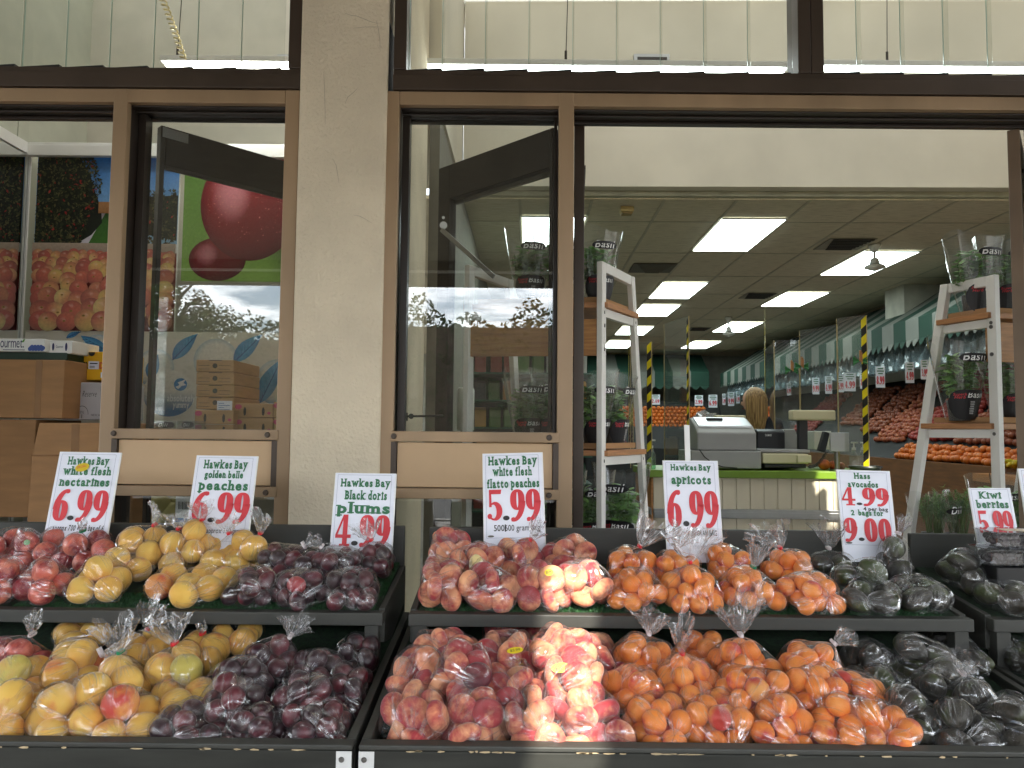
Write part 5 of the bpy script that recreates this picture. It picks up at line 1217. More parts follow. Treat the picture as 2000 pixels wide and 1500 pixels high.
def heap(kind, y0, y1, f0_, f1_, where):
    nm, _, _, r = FR[kind]; dy = r*1.95; nf = max(1, int((f1_-f0_)*1.58/(r*1.75)))
    n = max(1, int((y1-y0)/dy))
    for j in range(nf):
        for i in range(n):
            p = face_pt(y0 + dy*(i+.5+.5*(j % 2)) + rf_.uniform(-.35,.35)*r, f0_ + (f1_-f0_)*(j+.5)/nf) + Vector((rf_.uniform(-.3,.3)*r, 0, r*.85 + rf_.uniform(-.25,.45)*r))
            if p.y > y1: continue
            o = bpy.data.objects.new(nm, FRM[kind]); COL.objects.link(o); o.location = IROT @ p; o.rotation_euler = (rf_.uniform(-.6,.6), rf_.uniform(-.6,.6), rf_.random()*6.3)
            props(o, where, kind, kind + 's on the sloping produce wall'); counts[kind] = counts.get(kind, 0) + 1
heap('peach', 6.3, 7.0, .40, 1.0, 'small peach in the heaps on the produce wall under the awning'); heap('lemon', 7.02, 7.3, .60, 1.0, 'yellow lemon in the heap on the produce wall under the awning')
heap('onion', 7.02, 8.1, .20, .59, 'brown onion in the heap on the produce wall under the awning'); heap('peach', 7.32, 8.1, .62, 1.0, 'small peach in the heaps on the produce wall under the awning'); heap('red apple', 8.12, 9.1, .22, 1.0, 'red apple in the heap on the produce wall under the awning')
heap('red apple', 6.3, 7.0, .2, .40, 'red apple in the heap on the produce wall under the awning'); heap('lime', 9.12, 9.3, .72, 1.0, 'green lime in the heap on the produce wall under the awning')
heap('orange', 6.6, 8.9, .02, .16, 'orange in the low front row of the produce wall'); heap('peach', 9.12, 9.9, .2, .58, 'small peach in the heaps on the produce wall under the awning')
heap('peach', 9.5, 9.9, .6, .9, 'small peach in the heaps on the produce wall under the awning'); heap('onion', 9.92, 10.6, .3, .9, 'brown onion in the heap on the produce wall under the awning')
heap('onion', 10.7, 11.5, .4, .9, 'brown onion in the heap on the produce wall under the awning'); heap('red apple', 12.3, 13.2, .3, .9, 'red apple in the heap on the produce wall under the awning')
t = thing('produce_stand', 'sloping wooden produce wall along the right side under the awning', 'display stand', IROT @ Vector((4.9, 10, 0)))
MB().prism([(4.30,6.2,1.02),(5.52,6.2,2.16),(5.9,6.2,2.16),(5.9,6.2,0),(4.30,6.2,0)], (0,11,0)).build('sloping_bed', M_DARK, t, rot=True)
MB().box(4.22, 4.298, 6.2, 17.2, .0, 1.10).build('front_board', mat('dark_oak_front', sr(112,72,40), .5, .2, 5, stretch=(1,1,8)), t, rot=True)
MB().box(5.53, 5.56, 6.2, 17.2, 2.17, 2.4).build('upper_rail', M_PLASW, t, rot=True)
# bananas
M_BAN = mat('banana_skin', sr(216,184,50), .5, .15, 20, col2=sr(170,170,50))
for k in range(9):
    y = 6.05 - .0*k + .075*k; t = thing('banana_bunch', 'bunch of yellow bananas at the low near end of the produce wall', 'bananas', IROT @ Vector((4.1, y, 1.06)), 'banana bunches')
    mb = MB()
    for j in range(5):
        a0 = -.5+.25*j; pts = [Vector((4.2+.02*j-.10*s, y+.05*a0*s*1.6, 1.10+.02*(k % 2)+.16*s-.14*s*s+.0*j)) for s in (0,.3,.6,.85,1.0)]; mb.tube(pts, [.006,.017,.018,.014,.004], 7)
    mb.build('bananas', M_BAN, t, smooth=True, rot=True)
props(MB().box(3.98, 4.215, 5.95, 6.75, .98, 1.05).build('banana_shelf', M_OAK2, rot=True), 'low wooden ledge under the bananas', 'shelf')
# far produce at the back wall
def heap_stuff(name, label, x0, x1, kind, z0, z1, y=17.15):
    mb = MB(); r = FR[kind][3]*1.3; me = ball(r, 2, 8, 5); 
    for j in range(int((z1-z0)/(r*1.5))):
        for i in range(int((x1-x0)/(r*1.9))):
            mb.add([(a+x0+r+i*r*1.9+(j % 2)*r, b+y+.45*j*r, c+z0+j*r*1.5+rf_.uniform(-.2,.2)*r) for a, b, c in me.v], me.f)
    o = mb.build(name, FRM[kind].materials[0], None, smooth=True, rot=True); props(o, label, 'fruit heap', kind='stuff')
heap_stuff('orange_heap', 'far heap of tiny oranges under the back awning', 2.1, 4.1, 'orange', 1.5, 2.05); heap_stuff('pear_heap', 'far heap of pale green produce under the back awning', -.3, .6, 'pear', 1.55, 2.1)
heap_stuff('lime_heap', 'far heap of green produce under the back awning', 1.0, 2.0, 'lime', 1.5, 2.05)
heap_stuff('plum_heap', 'far heap of dark produce under the back awning', -.3, 2.2, 'plum', 1.05, 1.45, 16.8)
t = thing('produce_stand', 'dark produce stand along the back wall', 'display stand', IROT @ Vector((2, 17.8, 0)))
MB().prism([(-.5,16.7,1.0),(-.5,17.6,2.1),(-.5,18.6,2.1),(-.5,18.6,0),(-.5,16.7,0)], (5,0,0)).build('sloping_bed', M_DARK, t, rot=True)
# leeks: long pale stems
mb = MB()
for k in range(26): x = .75+.05*k*.4; z = 1.55+.02*(k % 9); mb.cyl((x,17.1,z+.0), (x+.28,17.05,z+.02), .02, .03, 6)
props(mb.build('leek_pile', mat('leek_green', sr(150,165,100), .6, .2, 8), rot=True), 'pile of pale green leeks at the back of the shop', 'leeks', kind='stuff')
# price cards
def card(px0, py0, px1, py1, price, Y, label):
    f = PI; a = f(px0, py1, Y); b = f(px1, py0, Y); t = thing('price_card', label, 'price card', IROT @ Vector(((a.x+b.x)/2, Y, a.z)), 'small price cards hanging inside the shop')
    MB().box(a.x, b.x, Y, Y+.004, a.z, b.z).build('card_sheet', M_PAPER, t, rot=True)
    F = Face((a.x, Y-.0005, a.z), (1,0,0), (0,0,1)); mb = MB(); W_, H_ = b.x-a.x, b.z-a.z; x = W_*.06; wc = [digit(c)[1] if c != '.' else .16 for c in price]; sxx = W_*.88/sum(w_+.06 for w_ in wc)
    for c, w_ in zip(price, wc):
        if c == '.': F.poly(mb, ell(x+.08*sxx, H_*.2, .07*sxx, H_*.05, 10), .003)
        else: F.put(mb, digit(c)[0], x, H_*.16, sxx, H_*.38, .003)
        x += (w_+.06)*sxx
    mb.build('card_price', M_RED, t, rot=True); mb = MB(); 
    for k, (s0, s1) in enumerate(((.2,.8),(.12,.88),(.25,.75))): F.rect(mb, W_*s0, H_*(.88-.12*k), W_*s1, H_*(.93-.12*k), .003)
    mb.build('card_lettering', M_GREEN, t, rot=True)
for c_ in ((1711,716,1728,757,'8.99',8.2,'price card reading 8.99 above the red apples on the right wall'), (1769,708,1785,748,'4.99',7.5,'price card reading 4.99 above the lemons, left of the ladder leg'), (1799,703,1812,741,'3.99',7.0,'price card half hidden by the right ladder leg'),
           (1587,738,1600,770,'9.99',11.0,'price card seen through the clear screen, left of the pair'), (1612,735,1625,769,'4.99',10.6,'price card to the right of the first one behind the clear screen'), (1636,732,1648,766,'6.99',10.2,'first of three touching price cards behind the clear screen'),
           (1649,728,1671,764,'4.99',9.8,'widest of the three touching price cards behind the clear screen'), (1680,724,1691,759,'8.99',9.4,'price card right beside the hazard tape'), (1357,772,1373,792,'2.99',16.6,'price card 2.99 at the far back, left of the orange heap'),
           (1384,771,1401,796,'6.99',16.6,'price card 6.99 at the far back above the oranges'), (1272,771,1289,790,'2.49',16.6,'price card 2.49 at the far back left, above dark produce'), (1411,769,1417,791,'5.99',16.4,'narrow price card at the far back beside 6.99'),
           (1422,766,1434,793,'9.99',16.2,'tall price card left of the blonde woman'), (1438,765,1445,788,'4.99',16.0,'narrow tall price card next to the blonde hair'), (1487,757,1497,783,'6.99',14.5,'price card just right of the blonde woman'), (1499,756,1504,780,'6.99',14.0,'thin price card beside the yellow taped edge'), (1537,748,1545,772,'8.99',12.6,'small price card behind the plain screen')):
    card(*c_)
# chilled shelves seen through the reflecting window
t = thing('chiller_shelves', 'dark chiller shelves of packets behind the reflecting window', 'shelf', (-.1, 7.3, 0))
x0, x1 = -.52, .75
MB().box(x0, x1, 7.5, 7.55, 0, 2.3).build('back_panel', M_DARK, t)
for k in range(7): MB().box(x0, x1, 7.0, 7.49, .62+.26*k, .635+.26*k).build('shelf_board', mat('green_shelf_edge', sr(40,84,64), .4) if 'green_shelf_edge' not in bpy.data.materials else bpy.data.materials['green_shelf_edge'], t)
pk = [sr(150,60,50), sr(200,150,60), sr(90,120,60), sr(190,190,186), sr(60,60,66), sr(170,110,60), sr(80,110,60), sr(40,80,60)]; pm = [mat('packet_'+n_, c_, .35) for n_, c_ in zip(('red','yellow','green','white','grey','amber','herb','dark'), pk)]
PKM = []
for i_, m_ in enumerate(pm): o = MB().box(-.055,.055,-.03,.03,.001,.17).add([(-.055,-.02,.17),(.055,-.02,.17),(.05,0,.19),(-.05,0,.19)], [(0,1,2,3)]).build('packet', m_, None, origin=(0,0,0), bevel=.006); PKM.append(o)
first = [True]*8
for k in range(6):
    for i in range(9):
        j = (k*3+i//2+rf_.randrange(2)) % 8; o = PKM[j] if first[j] else PKM[j].copy()
        if not first[j]: COL.objects.link(o)
        first[j] = False; o.location = (x0+.07+i*.137+rf_.uniform(-.01,.01), 7.12+rf_.uniform(0,.08), .636+.26*k); o.rotation_euler = (0,0,rf_.uniform(-.15,.15))
        props(o, '%s food packet on the chiller shelves behind the reflecting window' % ('red','yellow','green','white','grey','amber','olive','dark green')[j], 'packet', 'packets on the chiller shelves')
t = thing('paper_roll', 'pale grey roll of bags standing behind the folding door leaf', 'roll', P(909,838,5.2))
q = P(909,840,5.2); MB().lathe([(0,.06),(.95,.06),(1,.05)], q, Vector((q.x,q.y,P(909,757,5.2).z)), 20).build('roll_body', M_PLASW, t, smooth=True)
MB().cyl((q.x,q.y,0), (q.x,q.y,q.z-.001), .012).build('roll_post', M_STEEL, t)
t = thing('wall_card', 'faded pink price card with a red 8 on the plaster return', 'card', P(850,740,4.5)); MB().pbox(838,733,862,772,4.45,.003).build('card_sheet', mat('faded_paper', sr(160,140,140), .6), t)
F = Face((P(845,762,4.449).x, 4.4485, P(845,768,4.449).z), (1,0,0), (0,0,1)); mb = MB(); F.put(mb, digit('8')[0], .0, .0, .09, .10, .0); mb.build('card_price', M_RED, t)
# ------------------------------------------------------------------ woman behind the counter
def person():
    q = P(1476, 760, 6.35); X, Y, H = q.x, 6.35, q.z
    t = thing('person', 'woman with long blonde hair and a dark top standing behind the counter', 'person', (X, Y, 0))
    s = H/1.72
    J = {'pel': (0,0,.95), 'spi': (0,.01,1.15), 'che': (0,.0,1.37), 'nck': (0,.015,1.49), 'hd0': (-.01,0,1.53), 'lsh': (-.15,.02,1.43), 'rsh': (.17,-.02,1.43), 'lel': (-.2,-.03,1.1), 'rel': (.21,-.02,1.1), 'lwr': (-.2,-.24,1.05), 'rwr': (.16,-.24,1.06),
         'lhp': (-.09,0,.9), 'rhp': (.09,0,.9), 'lkn': (-.1,-.02,.48), 'rkn': (.1,0,.48), 'lan': (-.1,.02,.08), 'ran': (.1,.03,.08), 'lto': (-.11,-.13,.04), 'rto': (.11,-.12,.04)}
    R_ = {'pel': .15, 'spi': .12, 'che': .14, 'nck': .055, 'hd0': .05, 'lsh': .065, 'rsh': .065, 'lel': .045, 'rel': .045, 'lwr': .03, 'rwr': .03, 'lhp': .1, 'rhp': .1, 'lkn': .065, 'rkn': .065, 'lan': .045, 'ran': .045, 'lto': .035, 'rto': .035}
    names = list(J); E_ = [('pel','spi'),('spi','che'),('che','nck'),('nck','hd0'),('che','lsh'),('che','rsh'),('lsh','lel'),('rsh','rel'),('lel','lwr'),('rel','rwr'),('pel','lhp'),('pel','rhp'),('lhp','lkn'),('rhp','rkn'),('lkn','lan'),('rkn','ran'),('lan','lto'),('ran','rto')]
    pts = dict(J)
    for sd, wn_ in ((-1,'lwr'),(1,'rwr')):
        w0 = Vector(J[wn_]); pl = w0+Vector((0,-.07,-.01)); n_ = 'palm%d' % sd; pts[n_] = tuple(pl); R_[n_] = .026; E_.append((wn_, n_)); names.append(n_)
        for f in range(4):
            k1, k2 = 'f%d%d' % (sd, f), 'g%d%d' % (sd, f); b = pl+Vector((-.024+.016*f, -.035-.004*(f in (1,2)), -.004)); pts[k1] = tuple(b); pts[k2] = tuple(b+Vector((0,-.03,-.018))); R_[k1] = .009; R_[k2] = .0075; names += [k1, k2]; E_ += [(n_, k1), (k1, k2)]
        k1 = 'th%d' % sd; pts[k1] = tuple(pl+Vector((-sd*.04,-.01,-.008))); R_[k1] = .009; names.append(k1); E_.append((n_, k1))
    me = bpy.data.meshes.new('body'); me.from_pydata([Vector(pts[n])*s for n in names], [(names.index(a), names.index(b)) for a, b in E_], [])
    ob = bpy.data.objects.new('body', me); COL.objects.link(ob); sk = ob.modifiers.new('skin', 'SKIN'); 
    for i, n in enumerate(names):
        v = me.skin_vertices[0].data[i]; v.radius = (R_[n]*s, R_[n]*s*(.8 if n in ('pel','spi','che') else 1)); v.use_root = (n == 'pel')
    sf = ob.modifiers.new('smooth', 'SUBSURF'); sf.levels = 2; sf.render_levels = 2
    top = mat('dark_navy_top', sr(34,36,48), .8, .1, 12, bump=.2, bscale=60); skin = mat('skin', sr(206,160,134), .5, .05, 10)
    me.materials.append(top); ob.parent = t
    hd = MB(); c = Vector((-.02,-.005,1.615)); vs = []; fs = []; n, m = 24, 18; fwd = Vector((-.8,.6,0)).normalized(); sd_ = Vector((-fwd.y, fwd.x, 0))
    for j in range(m+1):
        for k in range(n):
            th_, an = math.pi*j/m, 2*math.pi*k/n; d = (math.sin(th_)*math.cos(an), math.sin(th_)*math.sin(an), math.cos(th_)); a, b, z = d[0]*.095, d[1]*.075, d[2]*.115
            if z < 0: a *= 1-.25*(-z/.115); b *= 1-.35*(-z/.115)
            if d[0] > .75 and abs(d[1]) < .25: a += .022*math.exp(-((d[2]+.15)/.16)**2)*math.exp(-(d[1]/.12)**2)
            if d[0] > .6: a -= .010*math.exp(-((d[2]-.08)/.12)**2)*math.exp(-((abs(d[1])-.35)/.15)**2); a += .006*math.exp(-((d[2]+.52)/.08)**2)
            vs.append((c + fwd*a + sd_*b + Vector((0,0,z)))*s)
    for j in range(m):
        for k in range(n): fs.append((j*n+k, (j+1)*n+k, (j+1)*n+(k+1) % n, j*n+(k+1) % n))
    for sg in (-1, 1):
        e = (c + sd_*sg*.074 - fwd*.012 + Vector((0,0,-.005)))*s; b0 = len(vs)
        for k in range(8): an = 2*math.pi*k/8; vs.append(e + fwd*.018*math.cos(an) + Vector((0,0,.03*math.sin(an))) + sd_*sg*.012)
        fs.append(tuple(b0+k for k in range(8)))
    hd.add([v + Vector((X,Y,0)) for v in vs], fs); h_ = hd.build('head', skin, t, smooth=True); ob.location = (0,0,0)
    ey = MB(); 
    for sg in (-1, 1): e = (c + fwd*.083 + sd_*sg*.03 + Vector((0,0,.008)))*s + Vector((X,Y,0)); ey.lathe([((1-math.cos(math.pi*j/6))/2, .011*math.sin(math.pi*j/6)+.0003) for j in range(7)], e-fwd*.011, e+fwd*.011, 10)
    ey.build('eye', mat('eye_dark', sr(60,50,44), .2), h_, smooth=True)
    mo = MB(); e = (c + fwd*.082 + Vector((0,0,-.062)))*s + Vector((X,Y,0)); mo.obox(e-sd_*.022, sd_*.044, Vector((0,0,.008)), fwd*.006); mo.build('mouth', mat('lip', sr(170,90,84), .5), h_)
    hr = MB(); r = random.Random(3)
    vs = []; fs = []; m = 18; n = 26
    for j in range(m+1):
        f = j/m; z = .125 - .56*f if f > .2 else .125*math.cos(f/.2*math.pi*.28)
        z = .122*math.cos(min(1, f/.42)*math.pi/2) if f < .42 else -.34*(f-.42)/.58
        rr = .100*math.sin(min(1, f/.42)*math.pi/2)**.8 if f < .42 else .094 - .004*math.sin(f*9) - .05*max(0, f-.7) - .02*(f-.42)
        for k in range(n+1):
            an = math.radians(58) + math.radians(244)*k/n; lump = 1 + .05*math.sin(5*an+f*2) + .03*math.sin(11*an+f*3)
            off = Vector((0,.03*max(0,f-.5),0)); vs.append((c + (fwd*math.cos(an)*1.06 + sd_*math.sin(an)*.96)*rr*lump - fwd*.012*f*2 + Vector((0,0,z)))*s + Vector((X,Y,0)))
    for j in range(m):
        for k in range(n): q_ = j*(n+1)+k; fs.append((q_, q_+n+1, q_+n+2, q_+1))
    hr.add(vs, fs); hm = mat('blonde_hair', sr(112,84,50), .45, .3, 4, stretch=(30,30,1.0), bump=.9, bscale=8, detail=8, col2=sr(196,158,104), dist=.006); ho = hr.build('hair', hm, t, smooth=True)
    so_ = ho.modifiers.new('thick', 'SOLIDIFY'); so_.thickness = .012; so_.offset = -1
    mb = MB(); mb.tube([ (c+fwd*(-.02)+Vector((0,0,.1)))*s+Vector((X,Y,0)), (c+fwd*(-.02)+Vector((0,0,.101)))*s+Vector((X,Y,0)) ], .001, 4)
person()

# ------------------------------------------------------------------ trees across the road (seen in the window glass)
M_TRUNK = mat('bark', (0.09,0.065,0.045), .9, .3, 6, bump=.6, bscale=20)
LEAFM = [mat('leaf_dark', (.035,.07,.02), .6, .4, 2.5), mat('leaf_mid', (.07,.13,.03), .6, .4, 2.5), mat('leaf_rust', (.14,.075,.03), .6, .4, 2.5), mat('leaf_olive', (.09,.12,.05), .6, .4, 2.5)]
def tree(x, y, h, cr, mi, label, seed, n=6500):
    r = random.Random(seed); t = thing('tree', label, 'tree', (x, y, 0), 'trees across the road'); tr = MB(); tr.tube([(x,y,-.05),(x+.1,y,h*.3),(x+.05,y,h*.62)], [h*.035,h*.026,h*.012], 9); tips = []
    for k in range(7):
        an = r.random()*6.28; b = Vector((x+.06,y,h*r.uniform(.25,.5))); e = Vector((x+math.cos(an)*cr*.7, y+math.sin(an)*cr*.7, h*r.uniform(.5,.85))); tr.tube([b, b.lerp(e,.5)+Vector((0,0,.1*h)), e], [h*.014,h*.009,h*.004], 6); tips.append(e)
    tr.build('trunk', M_TRUNK, t, smooth=True); lv = MB(); cl = []
    for k in range(26):
        th_ = math.acos(r.uniform(-.55,1)); an = r.random()*6.28; q = r.uniform(.45,.95); cl.append((Vector((x+math.sin(th_)*math.cos(an)*cr*q, y+math.sin(th_)*math.sin(an)*cr*q, h*.66+math.cos(th_)*h*.34*q)), cr*r.uniform(.2,.36)))
    for k in range(n):
        c, rr = cl[r.randrange(26)]; d = Vector((r.gauss(0,1), r.gauss(0,1), r.gauss(0,.8))); p = c + d.normalized()*rr*r.random()**.4; u = Vector((r.uniform(-1,1), r.uniform(-1,1), r.uniform(-.6,.6))).normalized(); v = u.orthogonal().normalized(); l = cr*r.uniform(.02,.042); lv.add([p+u*l, p+v*l*.5, p-u*l, p-v*l*.5], [(0,1,2,3)])
    lv.build('crown', LEAFM[mi], t)
for a in ((-13.5,-17,7.6,3.2,1,'tall green tree across the road, leftmost in the reflection',1),(-12.2,-19.5,8.2,2.2,2,'rust-tinted tree across the road beside the tall green one',2),(-9.4,-18,5.0,2.4,3,'pale olive bushy tree across the road',3),(-7.0,-24,5.3,3.0,0,'dark rounded tree farther across the road',4),
          (-4.0,-26,5.2,2.8,0,'dark low tree at the end of the row across the road',5),(-17,-19,6.5,3.4,0,'dark tree at the outer end of the row across the road',6),(-1.6,-18,5.0,1.3,1,'small green shrub tree across the road',7),(-.2,-18,4.7,.9,0,'small dark shrub tree across the road',8),(7,-22,5.2,3,0,'dark tree across the road to the right',9),(12,-20,6,3.4,1,'green tree across the road far to the right',10)): tree(*a)
def hedge(x0, x1, y, h, dp, label, seed, mi):  # added to block the bright horizon and darken the window reflections
    r = random.Random(seed); t = thing('hedge', label, 'hedge', ((x0+x1)/2, y, 0), 'added hedges across the road'); lv = MB()
    MB().box(x0+.2, x1-.2, y-dp*.3, y+dp*.3, -.02, h*.9).build('stems', M_TRUNK, t)
    for k in range(int((x1-x0)*h*300)):
        x = r.uniform(x0, x1); z = r.uniform(0, h*(1+.06*math.sin(x*1.7)+.05*math.sin(x*4.1))); p = Vector((x, y+r.uniform(-.5,.5)*dp, z)); u = Vector((r.uniform(-1,1), r.uniform(-1,1), r.uniform(-.7,.7))).normalized(); v = u.orthogonal().normalized(); l = r.uniform(.05,.11); lv.add([p+u*l, p+v*l*.5, p-u*l, p-v*l*.5], [(0,1,2,3)])
    lv.build('foliage', LEAFM[mi], t)
hedge(-22, -4.2, -15, 4.25, 1.6, 'tall dark hedge added across the road on the left to darken the reflection', 31, 0); hedge(-4.1, 4.5, -15.2, 4.75, 1.4, 'tall clipped hedge added across the road opposite the doorway to darken the reflection', 32, 0); hedge(4.6, 22, -15, 3.8, 1.6, 'tall dark hedge added across the road on the right to darken the reflection', 33, 0)
# ------------------------------------------------------------------ display stands
M_STAND = mat('charcoal_painted_wood', sr(58,58,53), .55, .12, 3, stretch=(1,6,9), bump=.25, bscale=40, detail=7, dist=.001)
M_STAND2 = mat('worn_black_front', sr(50,50,45), .65, .25, 3.5, stretch=(1,6,7), spec=.25, bump=.3, bscale=30, detail=8, dist=.001)
M_CHIP = mat('bare_chipped_wood', sr(186,164,128), .8, .2, 40); M_STRIP = mat('white_corner_metal', sr(214,214,210), .4, .03); M_TURF = mat('dark_turf_mat', (.012,.03,.012), .9, .5, 80, bump=1, bscale=300)
M_BLADE = mat('turf_blade', (.018,.075,.02), .5, .4, 60)
YU0, YB, YL0 = 2.15, 2.60, 1.70
def zu_floor(y): return .872 + (y-2.17)*.17
def zl_floor(y): return .640 + (y-1.72)*.20
def stand(label, x0, x1, lx0, lx1, zt_b, strips, dividers, turf):
    t = thing('fruit_stand', label, 'fruit stand', ((x0+x1)/2, 2.2, 0))
    MB().box(x0+.006, x1-.006, YB, YB+.022, .3, zt_b).build('back_board', M_STAND, t, bevel=.004)
    lip = MB(); lip.box(x0, x1, YU0, YU0+.04, .836, .872); lip.build('shelf_lip', M_STAND, t, bevel=.003)
    MB().prism([(x0+.02,YU0+.041,.846),(x0+.02,YU0+.041,zu_floor(2.19)-.008),(x0+.02,YB-.001,zu_floor(YB)-.008),(x0+.02,YB-.001,zu_floor(YB)-.03)], (x1-x0-.04,0,0)).build('upper_floor', M_TURF, t)
    for xs_ in (x0, x1-.018):
        MB().prism([(xs_,YU0+.041,.78),(xs_,YU0+.041,.876),(xs_,YB-.001,.925),(xs_,YB-.001,.70)], (.018,0,0)).build('side_board', M_STAND, t, bevel=.002)
        px_ = x0+.012 if xs_ == x0 else x1-.052
        MB().box(px_, px_+.04, YU0+.008, YU0+.05, .56, .835).build('post', M_STAND, t, bevel=.002)
    for d in dividers: MB().box(d-.013, d+.013, YU0+.06, YU0+.1, .6, .835).build('post', M_STAND, t, bevel=.002)
    MB().box(lx0, lx1, YL0-.022, YL0, .12, .690).build('front_board', M_STAND2, t, bevel=.003)
    MB().box(lx0, lx1, YL0-.024, YL0+.012, .6915, .703).build('front_lip', M_STAND, t, bevel=.003)
    MB().prism([(lx0+.02,YL0+.001,zl_floor(1.70)-.03),(lx0+.02,YL0+.001,zl_floor(1.70)-.006),(lx0+.02,YB-.02,zl_floor(2.58)-.006),(lx0+.02,YB-.02,zl_floor(2.58)-.03)], (lx1-lx0-.04,0,0)).build('lower_floor', M_TURF, t)
    for xs_ in (lx0, lx1-.02):
        MB().prism([(xs_,YL0+.0125,.5),(xs_,YL0+.0125,.703),(xs_,YB-.03,.775),(xs_,YB-.03,.4)], (.02,0,0)).build('side_board', M_STAND, t, bevel=.002)
    for sx_ in strips:
        mb = MB(); mb.box(sx_, sx_+.034, YL0-.0245, YL0-.0225, .12, .6895); s = mb.build('corner_strip', M_STRIP, t)
        sc = MB(); sc.cyl((sx_+.012,YL0-.0247,.672), (sx_+.012,YL0-.028,.672), .0065, .005, 14); sc.build('screw', M_SCREW, s)
    ch = MB(); r = random.Random(int(x0*100)+7)
    for k in range(34):
        x = r.uniform(lx0+.05, lx1-.03); l = r.uniform(.003,.02)*(2.2 if r.random() < .12 else 1); z = .6915+r.uniform(-.0005,.0006); pts = []
        m = 7
        for q in range(m): an = 2*math.pi*q/m; pts.append((x+l*math.cos(an)*r.uniform(.6,1), YL0-.0246, z+.0022*math.sin(an)*r.uniform(.4,1.4)))
        ch.add(pts, [tuple(range(m))])
    props(ch.build('chipped_edge', M_CHIP, t), kind='stuff')
    bl = MB()
    for (a, b, y0, y1, fn) in turf:
        n = int((b-a)*(y1-y0)*160000)
        for k in range(n):
            x, y = r.uniform(a,b), r.uniform(y0,y1); z = fn(y)-.008; an = r.random()*6.28; dx, dy = math.cos(an)*.0012, math.sin(an)*.0012; bl.add([(x-dx,y-dy,z),(x+dx,y+dy,z),(x+r.uniform(-.004,.004),y+r.uniform(-.004,.004),z+r.uniform(.005,.009))], [(0,1,2)])
    if turf: props(bl.build('turf', M_BLADE, t), kind='stuff')
    return t
stand('charcoal fruit stand on the left holding nectarines, golden peaches and plums', -2.1, -.366, -2.1, -.346, 1.060, [-.381], [-1.045], [(-1.45,-.4,2.17,2.3,zu_floor), (-.45,-.385,2.3,2.58,zu_floor), (-.75,-.6,1.72,1.9,zl_floor)])
stand('long charcoal fruit stand in the middle holding flat peaches, apricots and avocados', -.292, 1.318, -.332, 1.365, 1.058, [-.3315], [.49], [(-.25,1.25,2.17,2.27,zu_floor), (.1,.3,1.75,2.3,zl_floor)])
stand('charcoal fruit stand at the right edge with avocados and boxed berries', 1.374, 2.4, 1.378, 2.4, 1.052, [], [], [])

# ------------------------------------------------------------------ price signs
def price(F, mb, dot, st, cx_, y, width, height):
    ws = [digit(c)[1] if c != '.' else .20 for c in st]; gap = .035; tot = sum(ws)+gap*(len(ws)-1); sx = width/tot; x = cx_-width/2
    for c, w_ in zip(st, ws):
        if c == '.': F.poly(dot, ell(x+w_*sx/2, y+height*.10, width*.062, height*.075*1.0, 20), .0012)
        else: F.put(mb, digit(c)[0], x, y, sx, height, .0008)
        x += (w_+gap)*sx
def sign(label, TL, TR, BL, BR, Yt, Yb, lines, pr_, black, extra=None, H_ext=0, photo=True):
    tl, tr, bl, br = P(*TL, Yt), P(*TR, Yt), P(*BL, Yb), P(*BR, Yb); u = (tr-tl).normalized(); wd = (tr-tl).length; v = (tl-bl); v = (v - u*v.dot(u)); H = v.length; v.normalize(); n = u.cross(v)
    o = tl - v*H; t = thing('price_sign', label, 'price sign', o, 'price signs along the stands')
    MB().obox(o - n*.005, u*wd, v*H, n*.005).build('sign_board', M_WHITE, t, bevel=.001)
    pw, ph = wd*.97, H*.995
    MB().obox(o + u*wd*.012 + v*H*.0 + n*.0004, u*pw, v*ph, n*.0006).build('paper_sheet', M_PAPER, t)
    F = Face(o + n*.0011, u, v); fr = MB(); a0, a1 = wd*.05, wd*.92; y1 = H*.975; y0 = H*(.11 if extra is None else extra.get('y0', .11))
    for q in ((a0,y0,a1,y0+.0007),(a0,y1,a1,y1+.0007),(a0,y0,a0+.0007,y1),(a1,y0,a1+.0007,y1)): F.rect(fr, *q, h=.0004)
    fr.build('border_line', mcol('border_ink', sr(110,116,140)) if 'border_ink' not in bpy.data.materials else bpy.data.materials['border_ink'], t)
    g = MB()
    for (s, cx_, y, w_, h_) in lines: F.text(g, s, cx_*wd, H*y, w_*wd, h_*H/.72, .045, True, .07)
    g.build('green_lettering', M_GREEN, t)
    rd, dt = MB(), MB()
    for (s, cx_, y, w_, h_) in pr_: price(F, rd, dt, s, cx_*wd, y*H, w_*wd, h_*H)
    rd.build('price_figures', M_RED, t)
    for (s, cx_, y, w_, h_, bold, sh) in black: F.text(dt, s, cx_*wd, H*y, w_*wd, h_*H/.72, bold, False, .07, sh)
    dt.build('black_lettering', M_INK, t)
    if photo:
        for cxx in (.12, .83):
            pm_ = MB(); F.poly(pm_, ell(cxx*wd, y0+.006, .011, .0035, 12), .001); pm_.build('fruit_picture', M_CHIP if 'fruit_print' not in bpy.data.materials else bpy.data.materials['fruit_print'], t)
    return t, F, wd, H
mcol('fruit_print', sr(96,90,84))
t, F, wd, H = sign('price sign for white flesh nectarines at 6.99 with a yellow SPECIAL sticker', (117,882),(238,884),(88,1085),(209,1088), 2.58, 2.5,
    [('Hawkes Bay',.50,.875,.66,.075),('white flesh',.51,.775,.76,.075),('nectarines',.50,.665,.80,.08)], [('6.99',.50,.325,.84,.30)], [('approx 700 gram bag of 6',.52,.235,.80,.055,.018,.25)], {'y0':.17})
st = MB(); F.poly(st, [(wd*.42+a*math.cos(.25)-b*math.sin(.25), H*.845+a*math.sin(.25)+b*math.cos(.25)) for a, b in ell(0,0,.024,.0145,24)], .003); so2 = st.build('special_sticker', M_YEL, t)
